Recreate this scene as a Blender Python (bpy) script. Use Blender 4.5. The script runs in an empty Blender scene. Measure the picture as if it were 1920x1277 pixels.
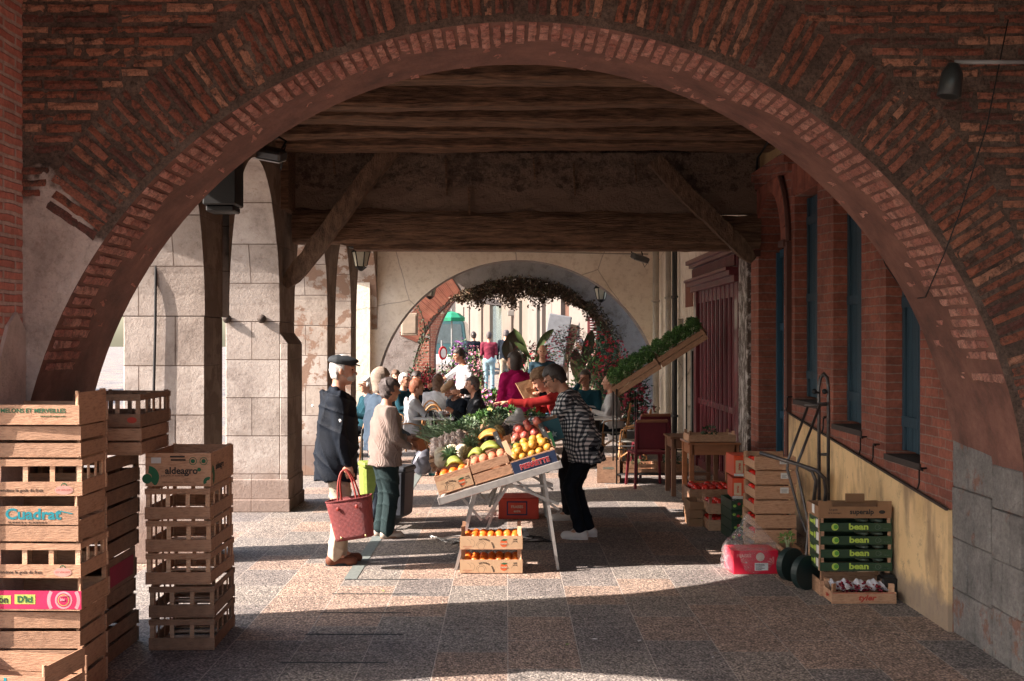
SKY, SUN, EXPO = .14, 5.0, 1.85
import bpy, math, random
import numpy as np
from mathutils import Vector, Matrix, Euler
R = math.radians; PI = math.pi
random.seed(7)
SC = bpy.context.scene; COL = SC.collection
F = 2133.0; CH = 1.9
def P(px, py, y): return Vector(((px-950)/F*y, y, CH+(640-py)/F*y))
def G(px, py):
    y = CH*F/(py-640); return Vector(((px-950)/F*y, y, 0))
# ---------------------------------------------------------------- objects
def tag(o, label=None, cat=None, group=None, kind=None):
    if label: o['label'] = label
    if cat: o['category'] = cat
    if group: o['group'] = group
    if kind: o['kind'] = kind
    return o
def thing(name, label, cat, loc=(0,0,0), rz=0, group=None, rot=None):
    o = bpy.data.objects.new(name, None); COL.objects.link(o)
    o.location = loc; o.rotation_euler = rot if rot else (0,0,rz); o.empty_display_size = .1
    return tag(o, label, cat, group)
def link(name, me, parent=None):
    o = bpy.data.objects.new(name, me); COL.objects.link(o)
    if parent: o.parent = parent
    return o
def dup(root, loc=None, rz=None, label=None, group=None, parent=None, rot=None):
    r = root.copy(); COL.objects.link(r)
    if parent is not None: r.parent = parent
    if loc is not None: r.location = loc
    if rz is not None: r.rotation_euler = (0,0,rz)
    if rot is not None: r.rotation_euler = rot
    if label: r['label'] = label
    if group: r['group'] = group
    for ch in list(root.children):
        if ch != r: dup(ch, parent=r)
    return r
# ---------------------------------------------------------------- materials
MC = {}
def lin(c):
    return tuple((x/12.92 if x <= .04045 else ((x+.055)/1.055)**2.4) for x in c)
def hx(s):
    return lin(tuple(int(s[i:i+2],16)/255 for i in (0,2,4)))
class NT:
    def __init__(s, name):
        s.m = bpy.data.materials.new(name); s.m.use_nodes = True
        s.t = s.m.node_tree; s.n = s.t.nodes; s.b = s.n['Principled BSDF']
    def add(s, ty, **kw):
        n = s.n.new(ty)
        for k, v in kw.items():
            if k.startswith('i_'):
                key = k[2:].replace('_',' ')
                n.inputs[int(key) if key.isdigit() else key].default_value = v
            else: setattr(n, k, v)
        return n
    def l(s, a, b): s.t.links.new(a, b)
    def coord(s, scale=(1,1,1), rot=(0,0,0), ty='Object'):
        c = s.add('ShaderNodeTexCoord'); m = s.add('ShaderNodeMapping')
        m.inputs['Scale'].default_value = scale; m.inputs['Rotation'].default_value = rot
        s.l(c.outputs[ty], m.inputs[0]); return m.outputs[0]
    def noise(s, v, scale, detail=4, rough=.6):
        n = s.add('ShaderNodeTexNoise', i_Scale=scale, i_Detail=detail, i_Roughness=rough); s.l(v, n.inputs['Vector']); return n.outputs['Fac']
    def ramp(s, f, stops, interp='LINEAR'):
        r = s.add('ShaderNodeValToRGB'); cr = r.color_ramp; cr.interpolation = interp
        while len(cr.elements) < len(stops): cr.elements.new(.5)
        for e, (p, c) in zip(cr.elements, stops):
            e.position = p; e.color = tuple(c)+(1,) if len(c) == 3 else c
        s.l(f, r.inputs[0]); return r.outputs[0]
    def mix(s, f, a, b, bt='MIX'):
        n = s.add('ShaderNodeMix', data_type='RGBA', blend_type=bt)
        for k, v in ((0,f),(6,a),(7,b)):
            if hasattr(v, 'links') or isinstance(v, bpy.types.NodeSocket): s.l(v, n.inputs[k])
            else: n.inputs[k].default_value = v if k == 0 else (tuple(v)+(1,) if len(v) == 3 else v)
        return n.outputs[2]
    def math(s, op, a, b=None, c=None):
        n = s.add('ShaderNodeMath', operation=op)
        for i, v in enumerate((a,b,c)):
            if v is None: continue
            if isinstance(v, bpy.types.NodeSocket): s.l(v, n.inputs[i])
            else: n.inputs[i].default_value = v
        return n.outputs[0]
    def bump(s, h, dist=.01, strength=1, prev=None):
        n = s.add('ShaderNodeBump', i_Strength=strength, i_Distance=dist); s.l(h, n.inputs['Height'])
        if prev is not None: s.l(prev, n.inputs['Normal'])
        s.l(n.outputs[0], s.b.inputs['Normal']); return n.outputs[0]
    def col(s, c):
        if isinstance(c, bpy.types.NodeSocket): s.l(c, s.b.inputs['Base Color'])
        else: s.b.inputs['Base Color'].default_value = tuple(c)+(1,)
    def island(s): return s.add('ShaderNodeNewGeometry').outputs['Random Per Island']
def M(name, c, rough=.8, c2=None, vs=6, bump=.0, bs=40, metal=0, stretch=(1,1,1), isl=None, trans=0, alpha=1, sheen=0, detail=5, spec=.4, coat=0, emit=None):
    """generic material: two-tone noise + bump, optional per-island colour list"""
    if name in MC: return MC[name]
    t = NT(name); v = t.coord(stretch)
    f = t.noise(v, vs, detail)
    if isl:
        base = t.ramp(t.island(), [(i/len(isl), q) for i, q in enumerate(isl)], 'CONSTANT')
        base = t.mix(t.ramp(f, [(.3,(0,0,0)),(.75,(1,1,1))]), base, tuple(x*.55 for x in c), 'MIX') if c2 is None else t.mix(t.ramp(f, [(.42,(0,0,0)),(.7,(1,1,1))]), base, c2)
        t.col(base)
    else:
        c2 = c2 or tuple(x*.7 for x in c)
        t.col(t.ramp(f, [(.32, c), (.72, c2)]))
    t.b.inputs['Roughness'].default_value = rough; t.b.inputs['Metallic'].default_value = metal
    t.b.inputs['Specular IOR Level'].default_value = spec
    t.b.inputs['Transmission Weight'].default_value = trans
    if alpha < 1: t.b.inputs['Alpha'].default_value = alpha
    if sheen: t.b.inputs['Sheen Weight'].default_value = sheen
    if coat: t.b.inputs['Coat Weight'].default_value = coat
    if emit: t.b.inputs['Emission Color'].default_value = tuple(emit[0])+(1,); t.b.inputs['Emission Strength'].default_value = emit[1]
    if bump: t.bump(t.noise(v, bs, 6, .7), bump)
    MC[name] = t.m; return t.m
# ---------------------------------------------------------------- mesh builder
class MB:
    def __init__(s): s.v = []; s.f = []; s.mi = []; s.cur = 0
    def add(s, vs, fs, m=None):
        o = len(s.v); s.v += [tuple(v) for v in vs]; s.f += [tuple(i+o for i in f) for f in fs]
        s.mi += [s.cur if m is None else m]*len(fs); return s
    def box(s, c, d, rot=None, m=None, jit=0, taper=None):
        x, y, z = d[0]/2, d[1]/2, d[2]/2
        vs = [Vector((sx*x, sy*y, sz*z)) for sz in (-1,1) for sy in (-1,1) for sx in (-1,1)]
        if taper:
            for i in range(4, 8): vs[i].x *= taper; vs[i].y *= taper
        if jit: vs = [v+Vector([random.uniform(-jit,jit) for _ in range(3)]) for v in vs]
        if rot is not None:
            rm = rot if isinstance(rot, Matrix) else Euler(rot).to_matrix()
            vs = [rm @ v for v in vs]
        vs = [v+Vector(c) for v in vs]
        return s.add(vs, [(0,2,3,1),(4,5,7,6),(0,1,5,4),(2,6,7,3),(0,4,6,2),(1,3,7,5)], m)
    def b2(s, lo, hi, m=None, jit=0):
        return s.box([(a+b)/2 for a, b in zip(lo, hi)], [abs(b-a) for a, b in zip(lo, hi)], None, m, jit)
    def bar(s, a, b, w, h=None, m=None, up=(0,0,1), ext=0):
        a, b = Vector(a), Vector(b); d = b-a; L = d.length+ext
        y = d.normalized(); u = Vector(up)
        if abs(y.dot(u)) > .98: u = Vector((1,0,0))
        x = y.cross(u).normalized(); z = x.cross(y)
        return s.box((a+b)/2, (w, L, h or w), Matrix((x,y,z)).transposed(), m)
    def tube(s, pts, r, n=8, m=None, closed=False, cap=True):
        pts = [Vector(p) for p in pts]; K = len(pts)
        rs = r if isinstance(r, (list,tuple)) else [r]*K
        vs = []; prev = None
        for i, p in enumerate(pts):
            if closed: t = pts[(i+1)%K]-pts[i-1]
            else: t = pts[min(i+1,K-1)]-pts[max(i-1,0)]
            t = t.normalized() if t.length > 1e-9 else Vector((0,0,1))
            if prev is None:
                a = Vector((0,0,1)) if abs(t.z) < .9 else Vector((1,0,0)); u = t.cross(a).normalized()
            else:
                u = (prev-t*prev.dot(t)); u = u.normalized() if u.length > 1e-6 else t.orthogonal().normalized()
            prev = u; w = t.cross(u)
            vs += [p+(u*math.cos(2*PI*k/n)+w*math.sin(2*PI*k/n))*rs[i] for k in range(n)]
        fs = []
        for i in range(K if closed else K-1):
            j = (i+1)%K
            fs += [(i*n+k, i*n+(k+1)%n, j*n+(k+1)%n, j*n+k) for k in range(n)]
        if cap and not closed: fs += [tuple(range(n))[::-1], tuple((K-1)*n+k for k in range(n))]
        return s.add(vs, fs, m)
    def lathe(s, prof, c=(0,0,0), n=16, m=None, ax=(0,0,1), jit=0):
        q = Vector((0,0,1)).rotation_difference(Vector(ax)); c = Vector(c); vs = []
        for r, z in prof:
            vs += [c + q @ Vector((r*math.cos(2*PI*k/n), r*math.sin(2*PI*k/n), z)) + Vector((random.uniform(-jit,jit),)*3) for k in range(n)]
        fs = [(i*n+k, i*n+(k+1)%n, (i+1)*n+(k+1)%n, (i+1)*n+k) for i in range(len(prof)-1) for k in range(n)]
        return s.add(vs, fs, m)
    def ball(s, c, r, n=10, m=None, rot=None, jit=0):
        rr = r if isinstance(r, (tuple,list)) else (r,r,r); h = n//2+1; vs = []; c = Vector(c)
        for i in range(h+1):
            th = PI*i/h
            for k in range(n):
                v = Vector((math.sin(th)*math.cos(2*PI*k/n)*rr[0], math.sin(th)*math.sin(2*PI*k/n)*rr[1], math.cos(th)*rr[2]))
                if jit: v *= 1+random.uniform(-jit,jit)
                if rot is not None: v = (rot if isinstance(rot, Matrix) else Euler(rot).to_matrix()) @ v
                vs.append(c+v)
        fs = [(i*n+k, (i+1)*n+k, (i+1)*n+(k+1)%n, i*n+(k+1)%n) for i in range(h) for k in range(n)]
        return s.add(vs, fs, m)
    def quad(s, a, b, c, d, m=None): return s.add([a,b,c,d], [(0,1,2,3)], m)
    def prism(s, poly, fn, w0, w1, m=None):
        """poly list of (u,h); fn(u,w,h)->xyz"""
        n = len(poly); vs = [fn(u,w0,h) for u,h in poly]+[fn(u,w1,h) for u,h in poly]
        return s.add(vs, [tuple(range(n)), tuple(range(n,2*n))[::-1]]+[(i, i+n, (i+1)%n+n, (i+1)%n) for i in range(n)], m)
    def mesh(s, name, mats, smooth=False):
        me = bpy.data.meshes.new(name); me.from_pydata(s.v, [], s.f)
        for m in (mats if isinstance(mats, (list,tuple)) else [mats]): me.materials.append(m)
        me.polygons.foreach_set('material_index', s.mi)
        if smooth: me.polygons.foreach_set('use_smooth', [True]*len(s.f))
        me.update(); return me
    def build(s, name, mats, parent=None, smooth=False, bevel=0):
        o = link(name, s.mesh(name, mats, smooth), parent)
        if bevel:
            b = o.modifiers.new('b','BEVEL'); b.width = bevel; b.segments = 1; b.limit_method = 'ANGLE'
        return o
def text(name, s, size, parent, mat, loc, rot=(PI/2,0,0), depth=.0012, off=0.0, shear=0, align='CENTER', xs=1, space=1):
    """a word as mesh geometry"""
    cu = bpy.data.curves.new(name, 'FONT'); cu.body = s; cu.size = size; cu.extrude = depth/2; cu.offset = off
    cu.shear = shear; cu.align_x = align; cu.align_y = 'CENTER'; cu.space_character = space; cu.resolution_u = 3
    tmp = bpy.data.objects.new('tmp', cu); COL.objects.link(tmp)
    dg = bpy.context.evaluated_depsgraph_get(); me = bpy.data.meshes.new_from_object(tmp.evaluated_get(dg))
    bpy.data.objects.remove(tmp); bpy.data.curves.remove(cu)
    me.name = name; me.materials.clear(); me.materials.append(mat)
    o = link(name, me, parent); o.location = loc; o.rotation_euler = rot; o.scale = (xs,1,1)
    return o
def arch_pts(cu, ru, rh, hs, n=40, a0=0, a1=PI):
    return [(cu-ru*math.cos(a0+(a1-a0)*i/n), hs+rh*math.sin(a0+(a1-a0)*i/n)) for i in range(n+1)]
def arch_wall(mb, fn, u0, u1, cu, ru, rh, hs, top, w0, w1, n=40, m=0, ms=None, piers=True):
    """wall u0..u1 x 0..top, thickness w0..w1, with an arched hole"""
    ms = m if ms is None else ms
    pts = arch_pts(cu, ru, rh, hs, n)
    for i in range(n):
        (a,ha),(b,hb) = pts[i], pts[i+1]
        mb.add([fn(a,w0,ha),fn(b,w0,hb),fn(b,w0,top),fn(a,w0,top)], [(0,1,2,3)], m)
        mb.add([fn(a,w1,ha),fn(b,w1,hb),fn(b,w1,top),fn(a,w1,top)], [(3,2,1,0)], m)
        mb.add([fn(a,w0,ha),fn(b,w0,hb),fn(b,w1,hb),fn(a,w1,ha)], [(3,2,1,0)], ms)
    for a, b in ((u0,cu-ru),(cu+ru,u1)):
        if b-a > .001:
            mb.prism([(a,0 if piers else hs),(b,0 if piers else hs),(b,hs),(b,top),(a,top)], fn, w0, w1, m)
fx = lambda u,w,h: (u,w,h)      # wall across the passage: u = x, w = depth
fy = lambda u,w,h: (w,u,h)      # wall along the passage: u = depth, w = x
# ---------------------------------------------------------------- signed distance modelling (people, sacks)
class SDF:
    def __init__(s, vox): s.vox = vox; s.p = []
    def cap(s, a, b, r1, r2=None, k=.02):
        s.p.append(('cap', Vector(a), Vector(b), r1, r1 if r2 is None else r2, k)); return s
    def ell(s, c, r, rot=None, k=.02):
        s.p.append(('ell', Vector(c), Vector(r if isinstance(r,(tuple,list,Vector)) else (r,r,r)), rot, 0, k)); return s
    def cut(s, n, d):             # remove where n.p > d
        s.p.append(('cut', Vector(n).normalized(), d)); return s
    def cutf(s, f): s.p.append(('fn', f)); return s
    def build(s, name, mat, parent, noise=0, nf=14, smooth=True):
        lo = np.full(3, 9.); hi = np.full(3, -9.)
        for q in s.p:
            if q[0] == 'cap':
                r = max(q[3],q[4])
                for e in (q[1],q[2]): lo = np.minimum(lo, np.array(e)-r); hi = np.maximum(hi, np.array(e)+r)
            elif q[0] == 'ell':
                r = max(q[2]) if q[3] is not None else np.array(q[2])
                lo = np.minimum(lo, np.array(q[1])-r); hi = np.maximum(hi, np.array(q[1])+r)
        pad = s.vox*3+noise*1.5; lo -= pad; hi += pad; vx = s.vox
        ax = [np.arange(lo[i], hi[i]+vx, vx, dtype=np.float32) for i in range(3)]
        D = np.full([len(a) for a in ax], .5, np.float32)
        def sub(l, h):
            ii = [(max(0,int((l[i]-lo[i])/vx)-1), min(len(ax[i]), int((h[i]-lo[i])/vx)+3)) for i in range(3)]
            return tuple(slice(a,b) for a,b in ii)
        for q in s.p:
            if q[0] in ('cap','ell'):
                pd = q[5]*2+vx*2
                if q[0] == 'cap':
                    r = max(q[3],q[4]); a = np.array(q[1]); b = np.array(q[2])
                    sl = sub(np.minimum(a,b)-r-pd, np.maximum(a,b)+r+pd)
                else:
                    r = np.full(3,max(q[2])) if q[3] is not None else np.array(q[2]); c = np.array(q[1]); sl = sub(c-r-pd, c+r+pd)
                X,Y,Z = np.meshgrid(ax[0][sl[0]],ax[1][sl[1]],ax[2][sl[2]],indexing='ij')
                if q[0] == 'cap':
                    d = b-a; L2 = max(float(d@d),1e-9)
                    t = np.clip(((X-a[0])*d[0]+(Y-a[1])*d[1]+(Z-a[2])*d[2])/L2, 0, 1)
                    v = np.sqrt((X-a[0]-t*d[0])**2+(Y-a[1]-t*d[1])**2+(Z-a[2]-t*d[2])**2)-(q[3]+(q[4]-q[3])*t)
                else:
                    X = X-c[0]; Y = Y-c[1]; Z = Z-c[2]
                    if q[3] is not None:
                        m = np.array(q[3].transposed())
                        X,Y,Z = (m[i,0]*X+m[i,1]*Y+m[i,2]*Z for i in range(3))
                    rr = q[2]; k0 = np.sqrt((X/rr[0])**2+(Y/rr[1])**2+(Z/rr[2])**2)
                    k1 = np.sqrt((X/rr[0]**2)**2+(Y/rr[1]**2)**2+(Z/rr[2]**2)**2)+1e-6
                    v = k0*(k0-1)/k1
                k = q[5]; o = D[sl]
                if k > 0:
                    h = np.clip(.5+.5*(o-v)/k, 0, 1); D[sl] = o*(1-h)+v*h-k*h*(1-h)
                else: D[sl] = np.minimum(o, v)
            else:
                X,Y,Z = np.meshgrid(*ax, indexing='ij', sparse=True)
                if q[0] == 'cut':
                    n = q[1]; D = np.maximum(D, (X*n[0]+Y*n[1]+Z*n[2]-q[2]).astype(np.float32))
                else: D = q[1](D, X, Y, Z).astype(np.float32)
        if noise:
            X,Y,Z = np.meshgrid(*ax, indexing='ij', sparse=True)
            r1 = 1-np.abs(np.sin(nf*(.45*X+.3*Y+.35*Z)+1.8*np.sin(nf*.28*Z+1+nf*.2*X)+1.1*np.sin(nf*.5*Y))); r2 = 1-np.abs(np.sin(nf*(.5*X-.35*Y-.75*Z)+1.6*np.sin(nf*.33*X+2)+1.3*np.sin(nf*.3*Z))); D = D+noise*(.75-1.3*r1**3-1.1*r2**4)
        return link(name, nets(name, D, lo, vx, mat, smooth), parent)
def nets(name, D, lo, vx, mat, smooth=True):
    S = D < 0; nx,ny,nz = D.shape
    cn = np.zeros((nx-1,ny-1,nz-1), np.int8)
    for a in (0,1):
        for b in (0,1):
            for c in (0,1): cn += S[a:nx-1+a, b:ny-1+b, c:nz-1+c]
    act = (cn > 0) & (cn < 8); ids = np.full(act.shape, -1, np.int64); I = np.argwhere(act)
    ids[act] = np.arange(len(I)); acc = np.zeros((len(I),3)); cnt = np.zeros(len(I))
    i,j,k = I.T
    for ax_ in range(3):
        for p in (0,1):
            for q in (0,1):
                o = [0,0,0]; o[(ax_+1)%3] = p; o[(ax_+2)%3] = q; e = list(o); e[ax_] = 1
                d0 = D[i+o[0],j+o[1],k+o[2]]; d1 = D[i+e[0],j+e[1],k+e[2]]
                m = (d0 < 0) != (d1 < 0); t = np.where(m, d0/np.where(m, d0-d1, 1), 0)
                pt = np.tile(np.array(o, float), (len(I),1)); pt[:,ax_] = t
                acc += pt*m[:,None]; cnt += m
    V = (I+acc/np.maximum(cnt,1)[:,None])*vx+lo
    Q = []
    for ax_ in range(3):
        b_, c_ = (ax_+1)%3, (ax_+2)%3
        sl0 = [slice(None)]*3; sl1 = [slice(None)]*3
        sl0[ax_] = slice(0,-1); sl1[ax_] = slice(1,None)
        ch = S[tuple(sl0)] != S[tuple(sl1)]; E = np.argwhere(ch)
        E = E[(E[:,b_] > 0) & (E[:,c_] > 0) & (E[:,b_] < D.shape[b_]-1) & (E[:,c_] < D.shape[c_]-1)]
        if not len(E): continue
        ins = S[E[:,0],E[:,1],E[:,2]]
        def cell(db, dc):
            C = E.copy(); C[:,b_] -= db; C[:,c_] -= dc; return ids[C[:,0],C[:,1],C[:,2]]
        q = np.stack([cell(1,1),cell(0,1),cell(0,0),cell(1,0)],1)
        q[~ins] = q[~ins][:,::-1]; Q.append(q)
    Q = np.concatenate(Q) if Q else np.zeros((0,4),int)
    me = bpy.data.meshes.new(name); me.vertices.add(len(V)); me.vertices.foreach_set('co', V.astype(np.float32).ravel())
    me.loops.add(Q.size); me.loops.foreach_set('vertex_index', Q.astype(np.int32).ravel())
    me.polygons.add(len(Q)); me.polygons.foreach_set('loop_start', np.arange(0,Q.size,4,dtype=np.int32))
    me.polygons.foreach_set('loop_total', np.full(len(Q),4,np.int32))
    me.update(calc_edges=True); me.validate()
    if smooth: me.polygons.foreach_set('use_smooth', [True]*len(me.polygons))
    for m in (mat if isinstance(mat,(list,tuple)) else [mat]): me.materials.append(m)
    return me
# ================================================================ setting
def ground_mat():
    t = NT('aggregate_paving'); v = t.coord()
    m = t.add('ShaderNodeMapping'); m.inputs['Rotation'].default_value = (0,0,PI/2); m.inputs['Location'].default_value = (.1,-.006,0); t.l(v, m.inputs[0])
    br = t.add('ShaderNodeTexBrick', offset=.43, i_Scale=1, i_Mortar_Size=.0035, i_Mortar_Smooth=.2, i_Brick_Width=.62, i_Row_Height=.43, i_Bias=0)
    br.inputs['Color1'].default_value = (0,0,0,1); br.inputs['Color2'].default_value = (1,1,1,1); br.inputs['Mortar'].default_value = (.5,.5,.5,1)
    t.l(m.outputs[0], br.inputs['Vector'])
    tile = t.ramp(br.outputs['Color'], [(0,(.23,.22,.22)),(.3,(.29,.265,.245)),(.45,(.345,.275,.235)),(.62,(.27,.26,.25)),(.8,(.365,.285,.24))], 'CONSTANT')
    vo = t.add('ShaderNodeTexVoronoi', i_Scale=78.0, i_Randomness=1.0); t.l(v, vo.inputs['Vector'])
    peb = t.ramp(vo.outputs['Color'], [(0,(.22,.22,.23)),(.3,(.74,.70,.68)),(.55,(1.15,1.08,1.02)),(.8,(1.65,1.52,1.4)),(1,(2.15,2.05,1.95))])
    c = t.mix(1, tile, peb, 'MULTIPLY')
    edge = t.ramp(vo.outputs['Distance'], [(.25,(1,1,1)),(.75,(.3,.29,.28))]); c = t.mix(.85, c, edge, 'MULTIPLY')
    st = t.ramp(t.noise(v, 1.3, 5), [(.35,(.72,.7,.7)),(.65,(1.1,1.08,1.05))]); c = t.mix(.8, c, st, 'MULTIPLY')
    st = t.ramp(t.noise(v, 9, 6, .75), [(.33,(.6,.6,.6)),(.5,(1,1,1))]); c = t.mix(.5, c, st, 'MULTIPLY')
    c = t.mix(t.math('MULTIPLY',br.outputs['Fac'],.65), c, (.36,.33,.30)); t.col(c)
    t.b.inputs['Roughness'].default_value = .78
    h = t.math('SUBTRACT', 1, vo.outputs['Distance']); h = t.math('SUBTRACT', h, t.math('MULTIPLY', br.outputs['Fac'], .6)); t.bump(h, .006, .8)
    return t.m
mb = MB()
xs = [-60,-2.55,2.9,60]; ys = [-40,28,36,160]; hz = [0,0,.4,.9]
for i in range(3):
    for j in range(3): mb.quad((xs[i],ys[j],hz[j]),(xs[i+1],ys[j],hz[j]),(xs[i+1],ys[j+1],hz[j+1]),(xs[i],ys[j+1],hz[j+1]))
tag(mb.build('ground', ground_mat()), kind='structure')
mb = MB()
for px0, px1, py in ((647,784,1090),(623,784,1117),(601,770,1152.5),(573,755,1193),(528,727,1246)):
    a = G(px0,py); b = G(px1,py); mb.b2((a.x,a.y-.008,.001),(b.x,a.y+.008,.004))
tag(mb.build('floor_groove', M('groove', (.03,.035,.037))), kind='structure')
mb = MB(); mb.b2((-1.29,9.02,.001),(-1.19,17.5,.0045))
tag(mb.build('floor_strip', M('strip', (.16,.18,.17), c2=(.10,.12,.115), vs=30)), kind='structure')

# ---- near brick arch: real bricks set in mortar
CX, RR, HS = .08, 2.85, .84; YF, YB = 6.4, 7.4; TOP = 4.35
BR = [(.40,.13,.075),(.47,.19,.115),(.30,.095,.06),(.55,.26,.165),(.18,.065,.05),(.43,.16,.105),(.34,.115,.07)]
def brick_mat(name, cols, dirt=(.10,.055,.04)):
    if name in MC: return MC[name]
    t = NT(name); v = t.coord()
    base = t.ramp(t.island(), [(i/len(cols), q) for i, q in enumerate(cols)], 'CONSTANT')
    n1 = t.noise(v, 16, 7, .75); base = t.mix(t.ramp(n1, [(.47,(0,0,0)),(.60,(1,1,1))]), base, dirt); base = t.mix(.8, base, t.ramp(t.noise(v, 70, 5, .8), [(.35,(.35,.33,.32)),(.5,(1,1,1)),(.7,(1.25,1.2,1.15))]), 'MULTIPLY')
    n2 = t.noise(v, 45, 5, .8); base = t.mix(t.ramp(n2, [(.58,(0,0,0)),(.72,(.8,.8,.8))]), base, (.33,.25,.20))
    t.col(base); t.b.inputs['Roughness'].default_value = .92
    b1 = t.bump(t.noise(v, 40, 8, .8), .035, 1); MC[name] = t.m; return t.m
brickM = brick_mat('old_brick', BR)
def mortar_mat():
    t = NT('old_mortar'); v = t.coord()
    n = t.noise(v, 5, 7, .7); c = t.ramp(n, [(.3,(.055,.036,.028)),(.5,(.13,.085,.065)),(.7,(.21,.15,.12))])
    sx = t.add('ShaderNodeSeparateXYZ'); t.l(v, sx.inputs[0])
    # bare render remains on the lower part of the piers, ragged upper edge
    hgt = t.math('ADD', t.math('ADD', sx.outputs['Z'], t.math('MULTIPLY', t.noise(v, 1.6, 7), -1.3)), t.math('MULTIPLY', sx.outputs['X'], .28)); hgt = t.math('MULTIPLY', hgt, .25)
    pl = t.ramp(t.noise(v, 3.5, 8, .7), [(.3,(.34,.26,.22)),(.5,(.58,.46,.40)),(.7,(.70,.58,.52))])
    c = t.mix(.85, c, t.ramp(t.noise(v, 48, 7, .8), [(.38,(.25,.24,.23)),(.5,(.9,.9,.9)),(.68,(1.5,1.4,1.3))]), 'MULTIPLY'); c = t.mix(t.ramp(hgt, [(.295,(1,1,1)),(.315,(0,0,0))]), c, t.mix(.5, pl, t.ramp(t.noise(v, 30, 7, .8), [(.36,(.5,.45,.42)),(.5,(1,1,1))]), 'MULTIPLY')); t.col(c); t.b.inputs['Roughness'].default_value = .95
    t.bump(t.noise(v, 22, 8, .75), .035, 1); return t.m
def soffit_mat():
    t = NT('soffit_render'); v = t.coord(); n = t.noise(v, 4, 7, .7)
    t.col(t.ramp(n, [(.3,(.075,.032,.024)),(.5,(.15,.062,.045)),(.68,(.22,.10,.072))])); t.b.inputs['Roughness'].default_value = .8
    t.bump(t.noise(v, 18, 7, .7), .012, 1); return t.m
mortM = mortar_mat(); soffM = soffit_mat()
arch1 = thing('brick_arch', 'huge old brick archway spanning the passage in the foreground', 'arch', (CX,YF,0))
mb = MB(); fl = lambda u,w,h: (u-CX, w-YF, h)
arch_wall(mb, fl, -3.9, 3.9, CX, RR, RR, HS, TOP, YF, YB, 72, 0, 1)
mb.build('wall_core', [mortM, soffM], arch1)
def rough_brick(mb, org, ex, ey, ez, L, W, D, jit=.004):
    """brick with a knobbly face; ex length, ey height, ez outward"""
    nx_ = max(2, int(L/.05)); ny_ = 2; vs = []; fs = []
    for j in range(ny_+1):
        for i in range(nx_+1):
            e = (i in (0,nx_) or j in (0,ny_))
            u = (i/nx_-.5)*L + random.uniform(-jit,jit); w = (j/ny_-.5)*W + random.uniform(-jit,jit)*.9
            d = D*(.55 if e else 1)+random.uniform(-jit,jit)*1.2
            vs.append(org+ex*u+ey*w+ez*d)
    st = nx_+1
    for j in range(ny_):
        for i in range(nx_): a = j*st+i; fs.append((a,a+1,a+1+st,a+st))
    rim = list(range(st))+[st*(j+1)-1 for j in range(1,ny_+1)]+list(range(st*ny_+nx_-1, st*ny_-1, -1))+[st*j for j in range(ny_-1,0,-1)]
    o = len(vs)
    for r in rim: vs.append(vs[r]-ez*(D*.55+.01))
    n = len(rim); fs += [(rim[i], o+i, o+(i+1)%n, rim[(i+1)%n]) for i in range(n)]
    mb.add(vs, fs)
EX,EY,EZ = Vector((1,0,0)),Vector((0,1,0)),Vector((0,0,1))
def vnoise(x, y, s=1.0): 
    return math.sin(x*2.1*s+1.3*math.sin(y*1.7*s))*math.sin(y*2.7*s+1.1*math.sin(x*2.3*s+2))
mb = MB(); TH = .41
# lumpy mortar skin between the bricks
NXm, NZm = 210, 96; vs = []; gi_ = {}
for j in range(NZm+1):
    for i in range(NXm+1):
        x = -3.9+7.8*i/NXm; h = .9+(TOP-.9)*j/NZm
        if math.hypot(x, h-HS) > RR+.02: gi_[(i,j)] = len(vs); vs.append((x+random.uniform(-.01,.01), -.003-max(0,random.gauss(.002,.005)), h+random.uniform(-.01,.01)))
mb.add(vs, [tuple(gi_[q] for q in ((i,j),(i+1,j),(i+1,j+1),(i,j+1))) for j in range(NZm) for i in range(NXm) if all(q in gi_ for q in ((i,j),(i+1,j),(i+1,j+1),(i,j+1)))])
mb.build('mortar', mortM, arch1, True)
mb = MB()
def ringw(a):  # stepped outer edge of the voussoir ring
    return TH + .05*(int(a/.21)%2) + .02*math.sin(a*9)
na = int(PI*(RR+.2)/.064)
for i in range(na):
    a = PI*(i+.5)/na
    c, s_ = -math.cos(a), math.sin(a); rad = Vector((c,0,s_)); tn = Vector((-s_,0,c))
    h0 = HS+s_*RR
    if h0 < 2.3+.25*vnoise(i*.35, 1.0) and a < PI/2: continue
    if h0 < 1.5+.2*vnoise(i*.3, 2.0): continue
    w = ringw(a); r0 = RR+.03
    segs = [(0,1)] if random.random() < .7 else [(0,random.uniform(.35,.7)),None]
    if segs[-1] is None: q = segs[0][1]; segs = [(0,q-.02),(q+.02,1)]
    for (s0,s1) in segs:
        if random.random() < .05: continue
        L = (s1-s0)*(w-.05); rm = r0+.01+(s0+s1)/2*(w-.05)
        th_ = random.uniform(.034,.047)
        rough_brick(mb, Vector((0,0,HS))+rad*rm, rad, tn, -EY, L*random.uniform(.93,1), th_, random.uniform(.012,.03))
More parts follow.
